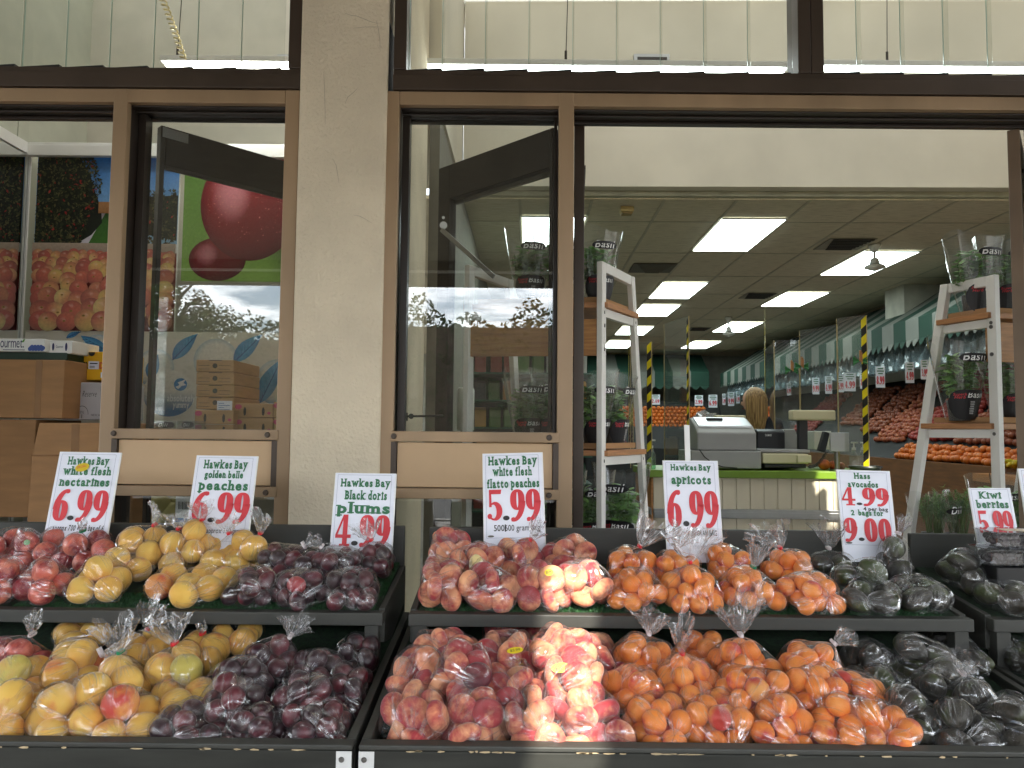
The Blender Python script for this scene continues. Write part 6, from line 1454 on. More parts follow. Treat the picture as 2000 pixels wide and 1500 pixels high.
st = MB(); F.text(st, 'SPECIAL', wd*.42, H*.838, .032, .012, .0, ang=.25, h=.0058); st.build('sticker_lettering', M_RED, so2)
sign('price sign for golden belle peaches at 6.99', (384,889),(505,891),(362,1080),(484,1082), 2.58, 2.5, [('Hawkes Bay',.50,.865,.70,.085),('golden belle',.49,.765,.62,.07),('peaches',.51,.64,.79,.095)], [('6.99',.51,.30,.89,.315)], [('bag 5 approx 750 grams',.53,.20,.80,.055,.008,0)], {'y0':.12})
sign('price sign for Black doris plums at 4.99', (655,923),(775,925),(650,1098),(770,1100), 2.58, 2.52, [('Hawkes Bay',.51,.845,.80,.085),('Black doris',.53,.70,.68,.095),('plums',.51,.545,.86,.115)], [('4.99',.51,.175,.86,.35)], [('bag 700 grams',.52,.09,.6,.05,.008,0)], {'y0':.03}, photo=False)
sign('price sign for white flesh flatto peaches at 5.99', (942,886),(1060,883),(945,1092),(1066,1094), 2.58, 2.51, [('Hawkes Bay',.50,.885,.80,.08),('white flesh',.49,.78,.64,.08),('flatto peaches',.50,.665,.86,.08)], [('5.99',.50,.345,.86,.30)], [('500',.255,.255,.17,.058,.012,0),('600 gram bag',.63,.255,.56,.058,.006,0),('I',.355,.25,.02,.066,.03,0)], {'y0':.19})
t, F, wd, H = sign('price sign for apricots at 6.99 on a white stick, its 6 pasted on', (1294,899),(1402,900),(1300,1098),(1411,1100), 2.58, 2.51, [('Hawkes Bay',.50,.90,.72,.06),('apricots',.50,.765,.72,.085)], [('6.99',.50,.335,.90,.36)], [('700 GRAM BAG',.66,.255,.48,.055,.008,0)], {'y0':.155})
p0 = P(1346,898,2.585); p1 = P(1342,830,2.59); MB().obox(p0+Vector((-.009,.004,-.12)), Vector((.018,0,0)), (p1-p0)+Vector((0,0,.12)), Vector((0,.004,0))).build('white_stick', M_WHITE, t)
mb = MB(); F.rect(mb, wd*.05, H*.33, wd*.30, H*.70, .0003); mb.build('pasted_slip', M_PAPER, t)
sign('price sign for Hass avocados, 4.99 or two bags for 9.00', (1633,917),(1738,920),(1633,1096),(1743,1098), 2.58, 2.52, [('Hass',.47,.905,.30,.062),('avocados',.47,.81,.56,.065),('2',.235,.50,.07,.055),('bags for',.565,.50,.46,.058)], [('4.99',.49,.605,.86,.20),('9.00',.48,.215,.86,.255)], [('4 per bag',.66,.552,.45,.042,.022,0)], {'y0':.18})
sign('small price sign for Kiwi berries at 5.99 a punnet', (1891,953),(1973,953),(1897,1092),(1980,1090), 2.52, 2.47, [('Kiwi',.48,.85,.52,.095),('berries',.50,.715,.76,.105)], [('5.99',.50,.335,.82,.34)], [('punnet',.70,.24,.30,.05,.008,0)], {'y0':.12})
t, F, wd, H = sign('white price sign cut off at the right edge of the stand', (1988,915),(2090,915),(2012,1092),(2100,1092), 2.55, 2.5, [], [], [], {'y0':.12}, photo=False)
mb = MB(); F.rect(mb, wd*.08, H*.2, wd*.9, H*.93, .0006); mb.build('pink_panel', mcol('pale_pink_print', sr(236,206,208)), t)
# ------------------------------------------------------------------ bagged fruit
FM = {
 'nectarine': fruit_mat('nectarine_skin', sr(206,84,74), sr(220,126,100), sr(136,26,40), .44, .58, rough=.38, streak=.25, lent=(sr(224,150,110), .5)),
 'golden_peach': fruit_mat('golden_peach_skin', sr(228,170,70), sr(230,188,90), sr(208,100,58), .60, .79, rough=.75, fuzz=.25, streak=.1),
 'plum': fruit_mat('black_plum_skin', sr(70,24,34), sr(110,36,46), sr(46,20,28), .42, .55, rough=.33, streak=.1, bloom=(sr(112,84,100), .35)),
 'flat_peach': fruit_mat('flat_peach_skin', sr(222,136,98), sr(230,168,122), sr(166,52,58), .38, .58, rough=.75, fuzz=.25, streak=.3),
 'apricot': fruit_mat('apricot_skin', sr(240,130,38), sr(242,150,62), sr(198,62,50), .57, .70, rough=.6, fuzz=.12, streak=.12, lent=(sr(200,90,30), .4)),
 'avocado': fruit_mat('avocado_skin', sr(38,36,28), sr(48,42,32), sr(60,70,30), .52, .66, rough=.5, bump=.9, bscale=170),
}
def fruit_mesh(kind, seed):
    r = random.Random(seed); n, m = 28, 18; vs = []; fs = []
    p = {'nectarine': (.037,.035), 'golden_peach': (.0405,.0385), 'plum': (.0245,.029), 'flat_peach': (.0392,.0235), 'apricot': (.0268,.028), 'avocado': (.033,.047)}[kind]
    R_, Z_ = p; R_ *= r.uniform(.96,1.04); Z_ *= r.uniform(.96,1.05); a0 = r.random()*6.28; ph = [r.random()*6.28 for _ in range(4)]
    for j in range(m+1):
        th_ = math.pi*j/m
        for k in range(n):
            an = 2*math.pi*k/n; s, c = math.sin(th_), math.cos(th_); rr = 1 + .018*math.sin(2*an+ph[0])*s + .012*math.sin(3*th_+ph[1]+an)
            da = (an-a0+math.pi) % (2*math.pi) - math.pi
            if kind != 'avocado': rr *= 1 - .055*math.exp(-(da/.22)**2)*s**.6
            x, y, z = R_*rr*s*math.cos(an), R_*rr*s*math.sin(an), Z_*rr*c
            dim = {'flat_peach': .62, 'avocado': 0, 'plum': .12}.get(kind, .26); z *= 1 - dim*math.exp(-(th_/.42)**2)
            if kind == 'flat_peach': z *= 1 - .5*math.exp(-((math.pi-th_)/.4)**2)
            if kind == 'avocado': f = 1 - .22*max(0, c)**1.3; x *= f; y *= f
            vs.append((x, y, z))
    for j in range(m):
        for k in range(n): fs.append((j*n+k, (j+1)*n+k, (j+1)*n+(k+1) % n, j*n+(k+1) % n))
    o = MB().add(vs, fs).build(kind, FM[kind], None, smooth=True, origin=(0,0,0)); me = o.data; bpy.data.objects.remove(o); return me
FMESH = {k: [fruit_mesh(k, s) for s in range(5)] for k in FM}
PR = {'nectarine': .0355, 'golden_peach': .0388, 'plum': .026, 'flat_peach': .0322, 'apricot': .0268, 'avocado': .0385}
KN = {'nectarine': 'nectarines', 'golden_peach': 'golden peaches', 'plum': 'dark plums', 'flat_peach': 'flat peaches', 'apricot': 'apricots', 'avocado': 'avocados'}
# kind, count, px, py, tray (U/L), stand (0,1,2), tie colour, neck (dx,dz,size) or None, lift, label
n_, g_, p_, f_, a_, v_ = 'nectarine', 'golden_peach', 'plum', 'flat_peach', 'apricot', 'avocado'
BAGS = [
 (n_,5,92,1135,'U',0,'w',(-.6,.2,.0),0,'front bag of red nectarines on the upper left tray, touching the golden peaches'),
 (n_,4,12,1135,'U',0,'w',None,0,'bag of red nectarines cut off by the left edge on the upper tray'),
 (n_,4,55,1075,'U',0,'w',None,.01,'second-row bag of nectarines with a small green fruit sticker'),
 (n_,4,150,1085,'U',0,'g',(.2,.9,.03),0,'bag of nectarines with a green tie below the nectarine sign'),
 (n_,3,112,1055,'U',0,'w',(-.7,.5,.03),-.02,'back bag of nectarines standing against the nectarine sign foot'),
 (n_,3,10,1050,'U',0,'y',None,.01,'back bag of nectarines at the left edge of the upper tray'),
 (n_,3,200,1062,'U',0,'w',None,0,'small bag of dark nectarines squeezed beside the back golden peaches'),
 (g_,5,190,1135,'U',0,'w',(.3,-.2,.0),0,'front left bag of five golden peaches on the upper tray, resting on green turf'),
 (g_,5,265,1085,'U',0,'w',None,.015,'plump bag of golden peaches in the second row behind the bare turf'),
 (g_,3,283,1040,'U',0,'r',(.75,.75,.055),.012,'back bag of golden peaches with a neck of film twisted up to the right'),
 (g_,2,325,1135,'U',0,'w',None,-.01,'pair of golden peaches, one blushing red, in a bag by the bare turf'),
 (g_,4,345,1085,'U',0,'r',(.1,.9,.045),.0,'middle bag of golden peaches below the peach sign, with red tie'),
 (g_,5,395,1135,'U',0,'w',None,0,'front right bag of golden peaches on the upper tray beside the plums'),
 (g_,4,445,1070,'U',0,'r',(-.1,1,.05),.012,'bag of golden peaches with a red tie under the right corner of the peach sign'),
 (g_,2,505,1052,'U',0,'r',(.15,1,.06),.0,'back right bag of golden peaches with a tall tuft above the plums'),
 (g_,3,395,1045,'U',0,'r',(.1,1,.05),.0,'back bag of golden peaches right at the foot of the peach sign'),
 (p_,14,552,1082,'U',0,'w',(.8,.5,.05),.02,'back left bag of plums heaped beside the golden peaches on the upper tray'),
 (p_,12,500,1150,'U',0,'w',None,0,'front left bag of plums on the upper tray next to the golden peaches'),
 (p_,13,580,1155,'U',0,'w',None,0,'front middle bag of plums on the upper tray with one bright red plum'),
 (p_,13,690,1155,'U',0,'w',(.5,-.4,.0),0,'front right bag of plums on the upper tray by the side board'),
 (p_,15,660,1090,'U',0,'w',(-.6,.6,.03),.02,'highest bag of plums in the second row below the plum sign'),
 (p_,11,745,1085,'U',0,'r',(-.3,1,.055),.01,'back right bag of plums with a red tie and tall film over the sign'),
 (p_,9,610,1110,'U',0,'w',None,-.01,'bag of plums wedged in the middle of the upper plum heap'),
 (f_,11,862,1140,'U',1,'w',(-.7,-.3,.0),0,'front left bag of flat peaches at the left end of the middle stand, upper tray'),
 (f_,10,868,1072,'U',1,'w',None,.02,'back left bag of flat peaches at the left end of the upper tray'),
 (f_,10,925,1085,'U',1,'w',None,.035,'raised bag of flat peaches with one pale yellow fruit, left of the flatto sign'),
 (f_,10,957,1150,'U',1,'w',None,0,'front bag of flat peaches just left of the sun patch on the upper tray'),
 (f_,9,1012,1085,'U',1,'r',(.5,.9,.06),.02,'bag of flat peaches with a red tie in front of the flatto sign'),
 (f_,10,1058,1145,'U',1,'w',None,0,'sunlit front bag of flat peaches with a yellow sticker on the upper tray'),
 (f_,10,1150,1140,'U',1,'w',(.0,.8,.0),.0,'half sunlit front bag of flat peaches beside the apricots'),
 (f_,9,1108,1078,'U',1,'w',None,.02,'back bag of flat peaches right of the flatto sign'),
 (a_,14,1240,1145,'U',1,'w',None,0,'front left bag of apricots next to the flat peaches on the upper tray'),
 (a_,13,1235,1092,'U',1,'r',(.45,1,.095),.02,'back left bag of apricots with a red tie and a big tuft of film'),
 (a_,15,1352,1150,'U',1,'r',(-.1,1,.09),.0,'front bag of apricots with a tall crumpled neck before the apricot sign'),
 (a_,11,1310,1100,'U',1,'w',(.2,1,.06),.01,'back bag of apricots at the left foot of the apricot sign'),
 (a_,14,1462,1145,'U',1,'g',(.2,1,.075),.0,'front bag of apricots with a green tie right of the apricot sign'),
 (a_,11,1420,1090,'U',1,'w',None,.01,'back bag of apricots at the right foot of the apricot sign'),
 (a_,14,1582,1155,'U',1,'w',None,0,'front right bag of apricots beside the avocados on the upper tray'),
 (a_,12,1540,1095,'U',1,'r',(-.4,.9,.075),.015,'back right bag of apricots with a red tie and a wide tuft of film'),
 (v_,3,1695,1125,'U',1,'w',None,.03,'large green avocado bag lying on top at the right of the apricots'),
 (v_,2,1622,1085,'U',1,'w',(-.1,1,.08),.0,'bag of avocados with a billow of empty film left of the avocado sign'),
 (v_,4,1795,1150,'U',1,'r',(.3,.8,.0),0,'front right bag of avocados with a red tie on the middle stand'),
 (v_,4,1700,1175,'U',1,'w',None,-.01,'front bag of avocados lying flat on the shelf lip'),
 (v_,3,1750,1088,'U',1,'w',(.2,1,.05),.01,'back bag of avocados under the right corner of the avocado sign'),
 (v_,4,1880,1112,'U',2,'w',None,.01,'bag of avocados at the left end of the right stand'),
 (v_,3,1960,1165,'U',2,'w',None,0,'front bag of avocados on the right stand below the berry boxes'),
 # lower trays
 (n_,5,35,1275,'L',0,'w',(.5,.9,.05),.02,'bag of nectarines in the lower left tray, highest at the left edge'),
 (n_,4,8,1320,'L',0,'w',None,.01,'bag of nectarines in the lower tray cut off by the left edge'),
 (g_,4,160,1225,'L',0,'w',None,.01,'back bag of golden peaches in shadow at the back left of the lower tray'),
 (g_,6,138,1300,'L',0,'w',(.75,.4,.045),.02,'big bag of golden peaches on top at the left of the lower tray'),
 (g_,4,45,1330,'L',0,'w',None,.01,'bag with one greenish golden peach at the left of the lower tray'),
 (g_,4,30,1395,'L',0,'w',None,0,'front bag of golden peaches at the left edge of the lower tray'),
 (g_,6,140,1395,'L',0,'w',None,0,'front bag of golden peaches left of centre in the lower tray'),
 (g_,5,245,1330,'L',0,'g',(-.1,1,.075),.02,'bag of golden peaches with a broad green tie in the lower tray'),
 (g_,6,240,1400,'L',0,'w',None,0,'front bag of golden peaches with one red-cheeked fruit in the lower tray'),
 (g_,4,285,1250,'L',0,'r',(.1,1,.07),.01,'back bag of golden peaches with a red tie and upright tuft'),
 (g_,5,335,1310,'L',0,'r',(-.1,1,.065),.02,'bag of golden peaches with a red tie and one green fruit beside the plums'),
 (g_,3,350,1365,'L',0,'w',None,0,'bag of golden peaches wedged against the lower plums'),
 (g_,4,400,1255,'L',0,'r',(.0,1,.03),.01,'back bag of golden peaches under the shelf lip left of the plums'),
 (g_,3,455,1240,'L',0,'w',None,.0,'pair of shadowed golden peaches in a bag right under the shelf'),
 (p_,14,525,1270,'L',0,'w',(.6,.8,.06),.05,'top back bag of plums in the lower tray with film twisted above it'),
 (p_,13,480,1315,'L',0,'w',None,.03,'bag of plums in the lower tray leaning on the golden peaches'),
 (p_,14,620,1290,'L',0,'w',None,.04,'rounded bag of reddish plums in the middle of the lower heap'),
 (p_,14,460,1365,'L',0,'w',None,.015,'bag of plums in the second row left of the lower heap'),
 (p_,14,600,1355,'L',0,'w',None,.03,'bag of plums in front of the rounded one in the lower tray'),
 (p_,12,375,1415,'L',0,'w',None,0,'front left bag of plums with glossy creases in the lower tray'),
 (p_,11,500,1415,'L',0,'w',None,0,'front middle bag of plums low behind the front board'),
 (p_,12,625,1415,'L',0,'w',None,0,'front right bag of plums at the corner of the left stand'),
 (p_,11,690,1340,'L',0,'w',None,0,'bag of plums along the right side board of the lower left tray'),
 (p_,10,705,1275,'L',0,'w',None,0,'back bag of plums in shadow under the shelf post'),
 (f_,11,875,1265,'L',1,'w',None,.05,'top left bag of flat peaches in the lower tray of the middle stand'),
 (f_,11,835,1320,'L',1,'w',None,.02,'bag of flat peaches by the left side board of the lower tray'),
 (f_,11,905,1320,'L',1,'w',None,.04,'bag of flat peaches with one dark fruit in the lower tray'),
 (f_,11,825,1395,'L',1,'w',None,0,'front left bag of flat peaches at the corner of the lower tray'),
 (f_,11,925,1400,'L',1,'w',None,0,'second front bag of flat peaches from the left corner'),
 (f_,11,985,1275,'L',1,'w',None,.05,'bag of flat peaches with a yellow sticker at the edge of the sun patch'),
 (f_,11,990,1350,'L',1,'w',None,.02,'shaded bag of flat peaches beside the sun patch in the lower tray'),
 (f_,13,1095,1270,'L',1,'w',None,.06,'tallest bag of flat peaches in full sun in the lower tray'),
 (f_,12,1100,1330,'L',1,'w',None,.03,'sunlit bag of flat peaches with a yellow oval sticker reading $5.99'),
 (f_,11,1055,1400,'L',1,'w',None,0,'front sunlit bag of flat peaches left of the brightest one'),
 (f_,11,1145,1400,'L',1,'w',None,0,'front bag of flat peaches half in sun beside the apricots'),
 (f_,10,1165,1300,'L',1,'w',None,0,'bag of flat peaches in shade right of the sunlit heap'),
 (f_,10,1010,1235,'L',1,'w',None,0,'back bag of flat peaches dark under the shelf'),
 (a_,15,1252,1275,'L',1,'w',(.2,1,.055),.03,'back left bag of apricots with clear tuft in the lower tray'),
 (a_,14,1245,1345,'L',1,'r',None,.01,'bag of apricots by the gap beside the flat peaches'),
 (a_,16,1340,1320,'L',1,'r',(-.2,1,.08),.035,'bag of apricots with a leaning film neck in the lower tray'),
 (a_,15,1285,1400,'L',1,'w',None,0,'front left bag of apricots in the lower tray'),
 (a_,14,1372,1265,'L',1,'w',None,0,'shadowed bag of apricots behind the wooden divider'),
 (a_,16,1450,1275,'L',1,'w',(-.05,1,.105),.05,'top bag of apricots with the widest fan of film rising over the shelf lip'),
 (a_,16,1470,1340,'L',1,'w',None,.035,'bag of apricots in the middle of the lower tray with one red fruit'),
 (a_,15,1400,1400,'L',1,'w',None,0,'front middle bag of apricots with a dark red fruit'),
 (a_,16,1580,1285,'L',1,'w',(.7,.7,.045),.05,'bag of apricots highest at the right beside the avocados'),
 (a_,16,1590,1345,'L',1,'w',None,.03,'bag of apricots in front of the highest right one'),
 (a_,15,1525,1405,'L',1,'w',None,0,'front right bag of apricots low behind the front board'),
 (a_,14,1655,1360,'L',1,'w',None,.01,'bag of red-cheeked apricots against the lower avocados'),
 (a_,14,1700,1415,'L',1,'w',None,0,'last front bag of apricots at the right'),
 (a_,13,1630,1415,'L',1,'w',None,0,'front bag of apricots second from the right'),
 (v_,4,1700,1270,'L',1,'w',None,.02,'back bag of avocados behind the apricots, in shadow'),
 (v_,4,1800,1280,'L',1,'w',(.8,-.1,.04),.04,'top bag of avocados under the shelf post of the middle stand'),
 (v_,4,1725,1335,'L',1,'w',None,.01,'bag with a green avocado touching the apricots'),
 (v_,4,1830,1330,'L',1,'w',None,.015,'bag of brownish avocados in the second row'),
 (v_,4,1775,1395,'L',1,'w',None,0,'front bag of avocados under crumpled film beside the last apricots'),
 (v_,4,1880,1365,'L',1,'w',(-.2,.5,.05),.01,'bag of avocados with a crumpled shiny neck at the right'),
 (v_,4,1860,1415,'L',1,'w',None,0,'front bag of avocados near the right corner'),
 (v_,4,1950,1415,'L',1,'w',None,0,'front bag of avocados at the far right corner of the lower tray'),
 (v_,3,1890,1260,'L',1,'w',None,0,'back bag of avocados dark by the right side board'),
 (v_,4,1985,1275,'L',2,'w',None,0,'bag of avocados in the lower tray of the right stand'),
]
M_FILMS = {k: film_mat('film_' + k, hz_, gn) for k, hz_, gn in (('nectarine',.022,1.2),('golden_peach',.016,1.2),('plum',.02,1.3),('flat_peach',.022,1.2),('apricot',.022,1.2),('avocado',.02,1.2))}
M_NECK = film_mat('gathered_film', .035, 1.8, .55, .35)
TIE = {'r': mcol('red_tie', sr(214,36,44), .35), 'g': mcol('green_tie', sr(20,120,80), .35), 'w': mcol('white_tie', sr(220,210,210), .4), 'y': mcol('yellow_tie', sr(220,200,60), .4)}
rng = np.random.default_rng(12)
SX = [(-2.08,-.39),(-.27,1.295),(1.395,2.38)]; SLX = [(-2.08,-.368),(-.31,1.343),(1.40,2.38)]
def anchor(px, py, tray, lift):
    d = ray(px, py); z0, sl, y0 = (.872,.17,2.17) if tray == 'U' else (.640,.20,1.72); h = .048+lift
    tt = (z0 - sl*y0 + h - CAMZ)/(d.z - sl*d.y); Y = d.y*tt; lo, hi = (2.235,2.50) if tray == 'U' else (1.785,2.42); Y = min(max(Y, lo), hi); return P(px, py, Y)
C, Rr, own = [], [], []
for i, b in enumerate(BAGS):
    a = anchor(b[2], b[3], b[4], b[8]); pr_ = PR[b[0]]
    for k in range(b[1]):
        v = rng.normal(size=3); v /= np.linalg.norm(v); v *= pr_*1.6*rng.random()**.33; C.append([a.x+v[0], a.y+v[1]*.8, a.z+v[2]*.7]); Rr.append(pr_); own.append(i)
C = np.array(C); Rr = np.array(Rr); own = np.array(own); ANC = np.array([list(anchor(b[2], b[3], b[4], b[8])) for b in BAGS]); up = np.array([b[4] == 'U' for b in BAGS])
lims = np.array([(SX if b[4] == 'U' else SLX)[b[5]] for b in BAGS]); isup = up[own]
for it in range(260):
    pull = .045 if it < 180 else .02
    C += (ANC[own]-C)*pull*(np.array([1,.8,1.0]) if it < 110 else np.array([.45,.45,.9])); C[:,2] -= (.0009 if it >= 110 else 0)
    for _ in range(2):
        D = C[:,None,:]-C[None,:,:]; dist = np.sqrt((D**2).sum(2))+1e-9; mn = (Rr[:,None]+Rr[None,:])*np.where(own[:,None]==own[None,:], .95, .97)
        ov = np.clip(mn-dist, 0, None); np.fill_diagonal(ov, 0); C += (D/dist[:,:,None]*ov[:,:,None]).sum(1)*.36
        fl = np.where(isup, .872+(C[:,1]-2.17)*.17, .640+(C[:,1]-1.72)*.20)+Rr*.92; C[:,2] = np.maximum(C[:,2], fl)
        C[:,1] = np.clip(C[:,1], np.where(isup, 2.152, 1.70)+Rr*.93, np.where(isup, 2.555, 2.54)-Rr); C[:,0] = np.clip(C[:,0], lims[own][:,0]+Rr, lims[own][:,1]-Rr)
        capz = np.where(~isup & (C[:,1] > 2.10), .825-Rr, 9); C[:,2] = np.minimum(C[:,2], capz)
fib = []
for k in range(420): z = 1-2*(k+.5)/420; an = k*2.399963; fib.append((math.sqrt(1-z*z)*math.cos(an), math.sqrt(1-z*z)*math.sin(an), z))
FIB = np.array(fib); NA, NP = 84, 44
def film(c, pts, r, pole, neck, rs, tray, xl):
    pole = pole/np.linalg.norm(pole); tmp = np.array([1.0,0,0]) if abs(pole[0]) < .8 else np.array([0,1.0,0]); e1 = np.cross(pole, tmp); e1 /= np.linalg.norm(e1); e2 = np.cross(pole, e1)
    th_ = np.pi*(np.arange(NP+1)/NP); az = 2*np.pi*np.arange(NA)/NA; TH, AZ = np.meshgrid(th_, az, indexing='ij')
    u = (np.sin(TH)*np.cos(AZ))[...,None]*e1 + (np.sin(TH)*np.sin(AZ))[...,None]*e2 + np.cos(TH)[...,None]*pole; U = u.reshape(-1,3)
    h = (FIB@pts.T).max(1)+r; uv = U@FIB.T; hull = np.where(uv > .15, h[None,:]/np.maximum(uv,.15), 9).min(1)
    bq = U@pts.T; disc = bq**2-(pts**2).sum(1)[None,:]+r*r; un = np.where(disc > 0, bq+np.sqrt(np.maximum(disc,0)), 0).max(1); un = np.maximum(un, hull*.66)
    R_ = (hull*.9+un*.1).reshape(NP+1, NA)
    for _ in range(2):
        R_ = .5*R_+.25*(np.roll(R_,1,1)+np.roll(R_,-1,1)); q = R_.copy(); q[1:-1] = .5*R_[1:-1]+.25*(R_[:-2]+R_[2:]); q[0] = R_[0].mean(); q[-1] = R_[-1].mean(); R_ = q
    R_ = np.maximum(R_, (un*.985).reshape(R_.shape)) + .0022
    R_ += .0045*(1+np.sin(2*AZ+rs.uniform(0,6))*np.sin(1.6*TH+rs.uniform(0,3)))*np.sin(TH)
    wv = np.zeros_like(R_)
    for k in range(7):
        fq = rs.integers(5,26); wv += rs.uniform(.4,1)*(1-np.abs(np.sin(fq*AZ/2+rs.uniform(0,6)+rs.uniform(-1.5,1.5)*TH))*2)/3
    R_ += .0030*wv*(.35+np.exp(-TH/.7)*1.3+.5*np.exp(-(np.pi-TH)/.5)); R_ += rs.normal(size=R_.shape)*.00035
    for _ in range(int(rs.integers(1,4))):                      # pulled corners of the bag
        a = rs.uniform(0,2*np.pi); lo = rs.uniform(1.5,2.5); ang = ((AZ-a+np.pi) % (2*np.pi)-np.pi)*np.sin(lo); dd = np.sqrt(ang**2+(TH-lo)**2); R_ += rs.uniform(.010,.022)*np.exp(-(dd/.17)**1.3)
    Pm = u*R_[...,None]; top = hull.reshape(NP+1,NA)[0].mean()+.012; T = pole*top
    tt = np.clip(1-TH/.62, 0, 1)**1.4; Pm = Pm*(1-tt[...,None])+ (T + (u-pole*np.cos(TH)[...,None])*.012)*tt[...,None]
    W_ = Pm+c; fl = (.872+(W_[...,1]-2.17)*.17 if tray == 'U' else .640+(W_[...,1]-1.72)*.20)-.004
    W_[...,2] = np.maximum(W_[...,2], fl); W_[...,1] = np.maximum(W_[...,1], (2.142 if tray == 'U' else 1.702)); W_[...,1] = np.minimum(W_[...,1], 2.56); W_[...,0] = np.clip(W_[...,0], xl[0]+.003, xl[1]-.003)
    if tray == 'U': pass
    V = [W_.reshape(-1,3)]; FL = [np.stack([np.cos(AZ)*2.2, np.sin(AZ)*2.2, TH*.22], -1).reshape(-1,3)]; F_ = []
    for j in range(NP):
        for k in range(NA): k2 = (k+1) % NA; F_.append((j*NA+k, (j+1)*NA+k, (j+1)*NA+k2, j*NA+k2))
    base = (NP+1)*NA; tie = c+T
    if neck > .004:
        NN, NR = 64, 13; s = np.linspace(0,1,NR); a2 = 2*np.pi*np.arange(NN)/NN; SS, AA = np.meshgrid(s, a2, indexing='ij'); fan = rs.uniform(0,3.14); ph = rs.uniform(0,6.28,6); wd = neck*.66
        rad = .006+wd*SS**.75*(1+.28*np.sin(3*AA+ph[0])*SS+.22*np.sin(7*AA+ph[1]+2*SS)*SS+.12*np.sin(13*AA+ph[2])*SS+.06*np.sin(21*AA+ph[3]))
        x = rad*np.cos(AA); y = rad*np.sin(AA)*.42; X2 = x*np.cos(fan)-y*np.sin(fan); Y2 = x*np.sin(fan)+y*np.cos(fan)
        L = neck*(SS*(1+.18*np.sin(2*AA+ph[4])+.1*np.sin(5*AA+ph[5])))*1.05; drp = np.array([rs.uniform(-.25,.25)*neck, -.1*neck, -.12*neck])
        N_ = tie + X2[...,None]*e1 + Y2[...,None]*e2 + L[...,None]*pole + (SS**2)[...,None]*drp + rs.normal(size=(NR,NN,3))*.0016*SS[...,None]
        N_[...,1] = np.minimum(N_[...,1], 2.575)
        V.append(N_.reshape(-1,3)); FL.append(np.stack([np.cos(AA)*4, np.sin(AA)*4, SS*.9], -1).reshape(-1,3))
        for j in range(NR-1):
            for k in range(NN): k2 = (k+1) % NN; F_.append((base+j*NN+k, base+j*NN+k2, base+(j+1)*NN+k2, base+(j+1)*NN+k))
    return np.concatenate(V), np.concatenate(FL), F_, tie, e1, e2, pole
ODD = {'green fruit': 'g', 'greenish': 'g', 'green avocado': 'a', 'red-cheeked fruit': 'r', 'red fruit': 'r', 'bright red plum': 'p', 'dark red fruit': 'r', 'blushing red': 'r', 'pale yellow fruit': 'y', 'one dark fruit': 'd'}
ODDM = {'g': fruit_mat('greenish_peach_skin', sr(194,176,80), sr(206,188,94), sr(214,160,80), .6, .8, rough=.7, fuzz=.2), 'a': fruit_mat('green_avocado_skin', sr(52,62,30), sr(62,74,36), sr(44,44,28), .5, .7, rough=.5, bump=.9, bscale=170),
        'r': fruit_mat('red_blushed_skin', sr(220,140,66), sr(222,160,80), sr(198,62,50), .42, .56, rough=.55, fuzz=.12), 'p': fruit_mat('bright_red_plum_skin', sr(150,40,48), sr(166,58,60), sr(96,26,38), .42, .58, rough=.4),
        'y': fruit_mat('pale_yellow_skin', sr(232,206,132), sr(236,214,150), sr(214,120,96), .62, .8, rough=.7, fuzz=.2), 'd': fruit_mat('dark_peach_skin', sr(110,30,40), sr(130,44,46), sr(84,22,34), .45, .6, rough=.6, fuzz=.15)}
def sticker(t, c, px, py, w_, h_, word, depth_pts, r):
    """yellow oval on the film, on the side of the bag that the street sees"""
    d = ray(px, py).normalized(); o = np.array([0,0,CAMZ]); best = None
    for q in depth_pts:
        dv = np.array(d); k = (q-o)@dv; m = ((q-o)**2).sum()-k*k
        if m < (r*1.25)**2:
            tt = k-math.sqrt((r*1.25)**2-m); best = tt if best is None or tt < best else best
    if best is None: best = (np.array(c)-o)@np.array(d)-r*1.6
    p = Vector((0,0,CAMZ))+d*(best-.006); n = (-d+Vector((0,0,.35))).normalized(); u = Vector((1,0,.16)); u = (u-n*u.dot(n)).normalized(); v = n.cross(u); F = Face(p, u, v)
    mb = MB(); F.poly(mb, ell(0,0,w_/2,h_/2,28), 0); so_ = mb.build('price_sticker', M_YEL, t); mb = MB(); F.text(mb, word, 0, -h_*.17, w_*.62, h_*.55, .004, h=.0008); mb.build('sticker_lettering', M_INK, so_)
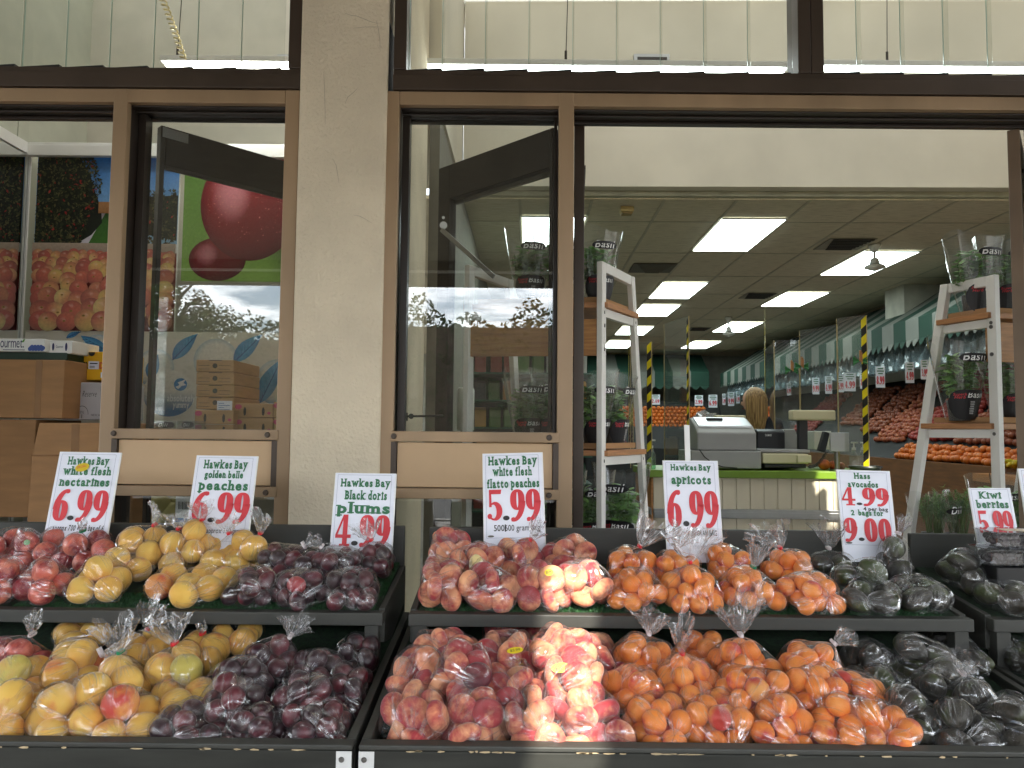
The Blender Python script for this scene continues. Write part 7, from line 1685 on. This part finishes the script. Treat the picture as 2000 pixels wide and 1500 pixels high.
for i, b in enumerate(BAGS):
    kind, cnt, px, py, tray, st_, tcol, nk, lift, label = b; pts = C[own == i]; c = pts.mean(0); rs = np.random.default_rng(100+i); r = PR[kind]
    t = thing('bag_of_'+{'nectarine':'nectarines','golden_peach':'peaches','plum':'plums','flat_peach':'flat_peaches','apricot':'apricots','avocado':'avocados'}[kind], label, 'bag of fruit', (c[0], c[1], pts[:,2].min()-r), 'clear bags of %s on the stands' % KN[kind])
    o0 = ORG[t.name]
    odd = next((ODDM[v] for k_, v in ODD.items() if k_ in label and 'sticker' not in label), None); front = max(range(len(pts)), key=lambda q: pts[q][2]*1.1-pts[q][1])
    for ip, p in enumerate(pts):
        o = bpy.data.objects.new(kind, FMESH[kind][int(rs.integers(5))]); COL.objects.link(o); o.parent = t; o.location = Vector(p)-o0
        qq = rs.normal(size=4); 
        if kind == 'flat_peach': qq = np.array([1, .9*rs.normal(), .9*rs.normal(), rs.normal()])
        if kind == 'avocado': qq = np.array([1, 1+.3*rs.normal(), .8*rs.normal(), rs.normal()])
        o.rotation_mode = 'QUATERNION'; o.rotation_quaternion = Quaternion(qq).normalized(); s = rs.uniform(.95,1.05); o.scale = (s,s,s)
        if odd and ip == front: o.material_slots[0].link = 'OBJECT'; o.material_slots[0].material = odd
    pole = np.array([nk[0], -.12, nk[1]]) if nk else np.array([rs.normal()*.7, .9, rs.uniform(-.2,.5)])
    V, FLW, F_, tie, e1, e2, pole = film(c, pts-c, r, pole.astype(float), nk[2]*1.15 if nk else 0, rs, tray, lims[i])
    me = bpy.data.meshes.new('plastic_film'); me.from_pydata((V-np.array(o0)).tolist(), [], F_); me.materials.append(M_FILMS[kind]); me.materials.append(M_NECK); nf_ = NP*NA; me.polygons.foreach_set('material_index', [0 if q < nf_ else 1 for q in range(len(F_))]); me.polygons.foreach_set('use_smooth', [True]*len(F_))
    at = me.attributes.new('flow', 'FLOAT_VECTOR', 'POINT'); at.data.foreach_set('vector', (FLW+rs.uniform(0,50,3)).astype(np.float32).ravel()); me.update()
    o = bpy.data.objects.new('plastic_film', me); COL.objects.link(o); o.parent = t; ORG[o.name] = o0
    if nk and nk[2] > .004:
        mb = MB(); p = Vector(tie); pv = Vector(pole); 
        mb.lathe([(0,.0055),(.5,.0062),(1,.0055)], p-pv*.004, p+pv*.0055, 12); e = Vector(e1); f2 = Vector(e2)
        mb.obox(p+e*.003-pv*.004-f2*.006, e*.018, pv*.008, f2*.012); mb.build('tie', TIE[tcol], t)
    if 'green fruit sticker' in label:
        p = Vector(pts[front]); d = (Vector((0,0,CAMZ))-p).normalized(); F = Face(p+d*(r*1.1+.002), Vector((1,0,0))-d*d.x, d.cross(Vector((1,0,0))-d*d.x)); mb = MB(); F.poly(mb, ell(0,0,.009,.009,20), 0); mb.build('fruit_sticker', mcol('green_sticker', sr(120,170,110)), t)
    if px == 1100 and py == 1330: sticker(t, c, 1095, 1304, .046, .024, '$5.99', pts, r)
    if px == 985 and py == 1275: sticker(t, c, 1006, 1270, .042, .016, '$5.99', pts, r)
    if px == 1058 and py == 1145: sticker(t, c, 1072, 1118, .026, .02, '$5.99', pts, r)
# clear berry boxes on the right stand
M_CLAM = glass('clear_box_plastic', (.94,.95,.95), 1.5, gain=1.6, haze=.05); M_BB = fruit_mat('blackberry_skin', sr(22,16,24), sr(34,24,34), sr(40,20,30), .5, .6, rough=.3)
bm_ = MB(); r = random.Random(2)
for k in range(60):
    cx_, cy_, cz_ = r.uniform(-.065,.065), r.uniform(-.05,.05), r.uniform(.012,.034)
    bm_.lathe([((1-math.cos(math.pi*j/5))/2, .011*math.sin(math.pi*j/5)+.0003) for j in range(6)], (cx_,cy_,cz_-.011), (cx_,cy_,cz_+.011), 8)
pos = [(1952,1118,'lower clear box of dark berries at the right edge of the stand'), (1962,1100,'upper clear box of dark berries with a pale label, under the kiwi berries sign')]
for k, (px, py, lab) in enumerate(pos):
    q = P(px, py, 2.36 if k == 0 else 2.38); q.z = 1.0 + .052*k - .005; q.x += .02
    t = thing('berry_box', lab, 'berry box', q, 'clear boxes of dark berries')
    mb = MB(); mb.add([(a+q.x, b_+q.y, c_+q.z) for a, b_, c_ in bm_.v], bm_.f); mb.build('berries', M_BB, t, smooth=True)
    mb = MB(); mb.box(q.x-.08,q.x+.08,q.y-.06,q.y+.06,q.z+.001,q.z+.046); mb.build('clear_box', M_CLAM, t, bevel=.006)
    mb = MB(); mb.box(q.x-.084,q.x+.084,q.y-.064,q.y+.064,q.z+.0465,q.z+.050); mb.build('box_lid', M_CLAM, t, bevel=.001)
    if k: mb = MB(); mb.box(q.x-.03,q.x+.06,q.y-.03,q.y+.02,q.z+.0505,q.z+.0512); mb.build('label', mcol('pale_label', sr(226,214,190)), t)
q = P(1960,1150,2.38); t = thing('berry_tray', 'black tray carrying the berry boxes on the right stand', 'tray', (q.x+.06, 2.38, .91))
MB().box(q.x-.07, q.x+.3, 2.3, 2.5, .915, .992).build('tray_body', mat('black_tray_plastic', sr(28,28,28), .4), t, bevel=.004)
print('OBJECTS', len(bpy.data.objects), counts)
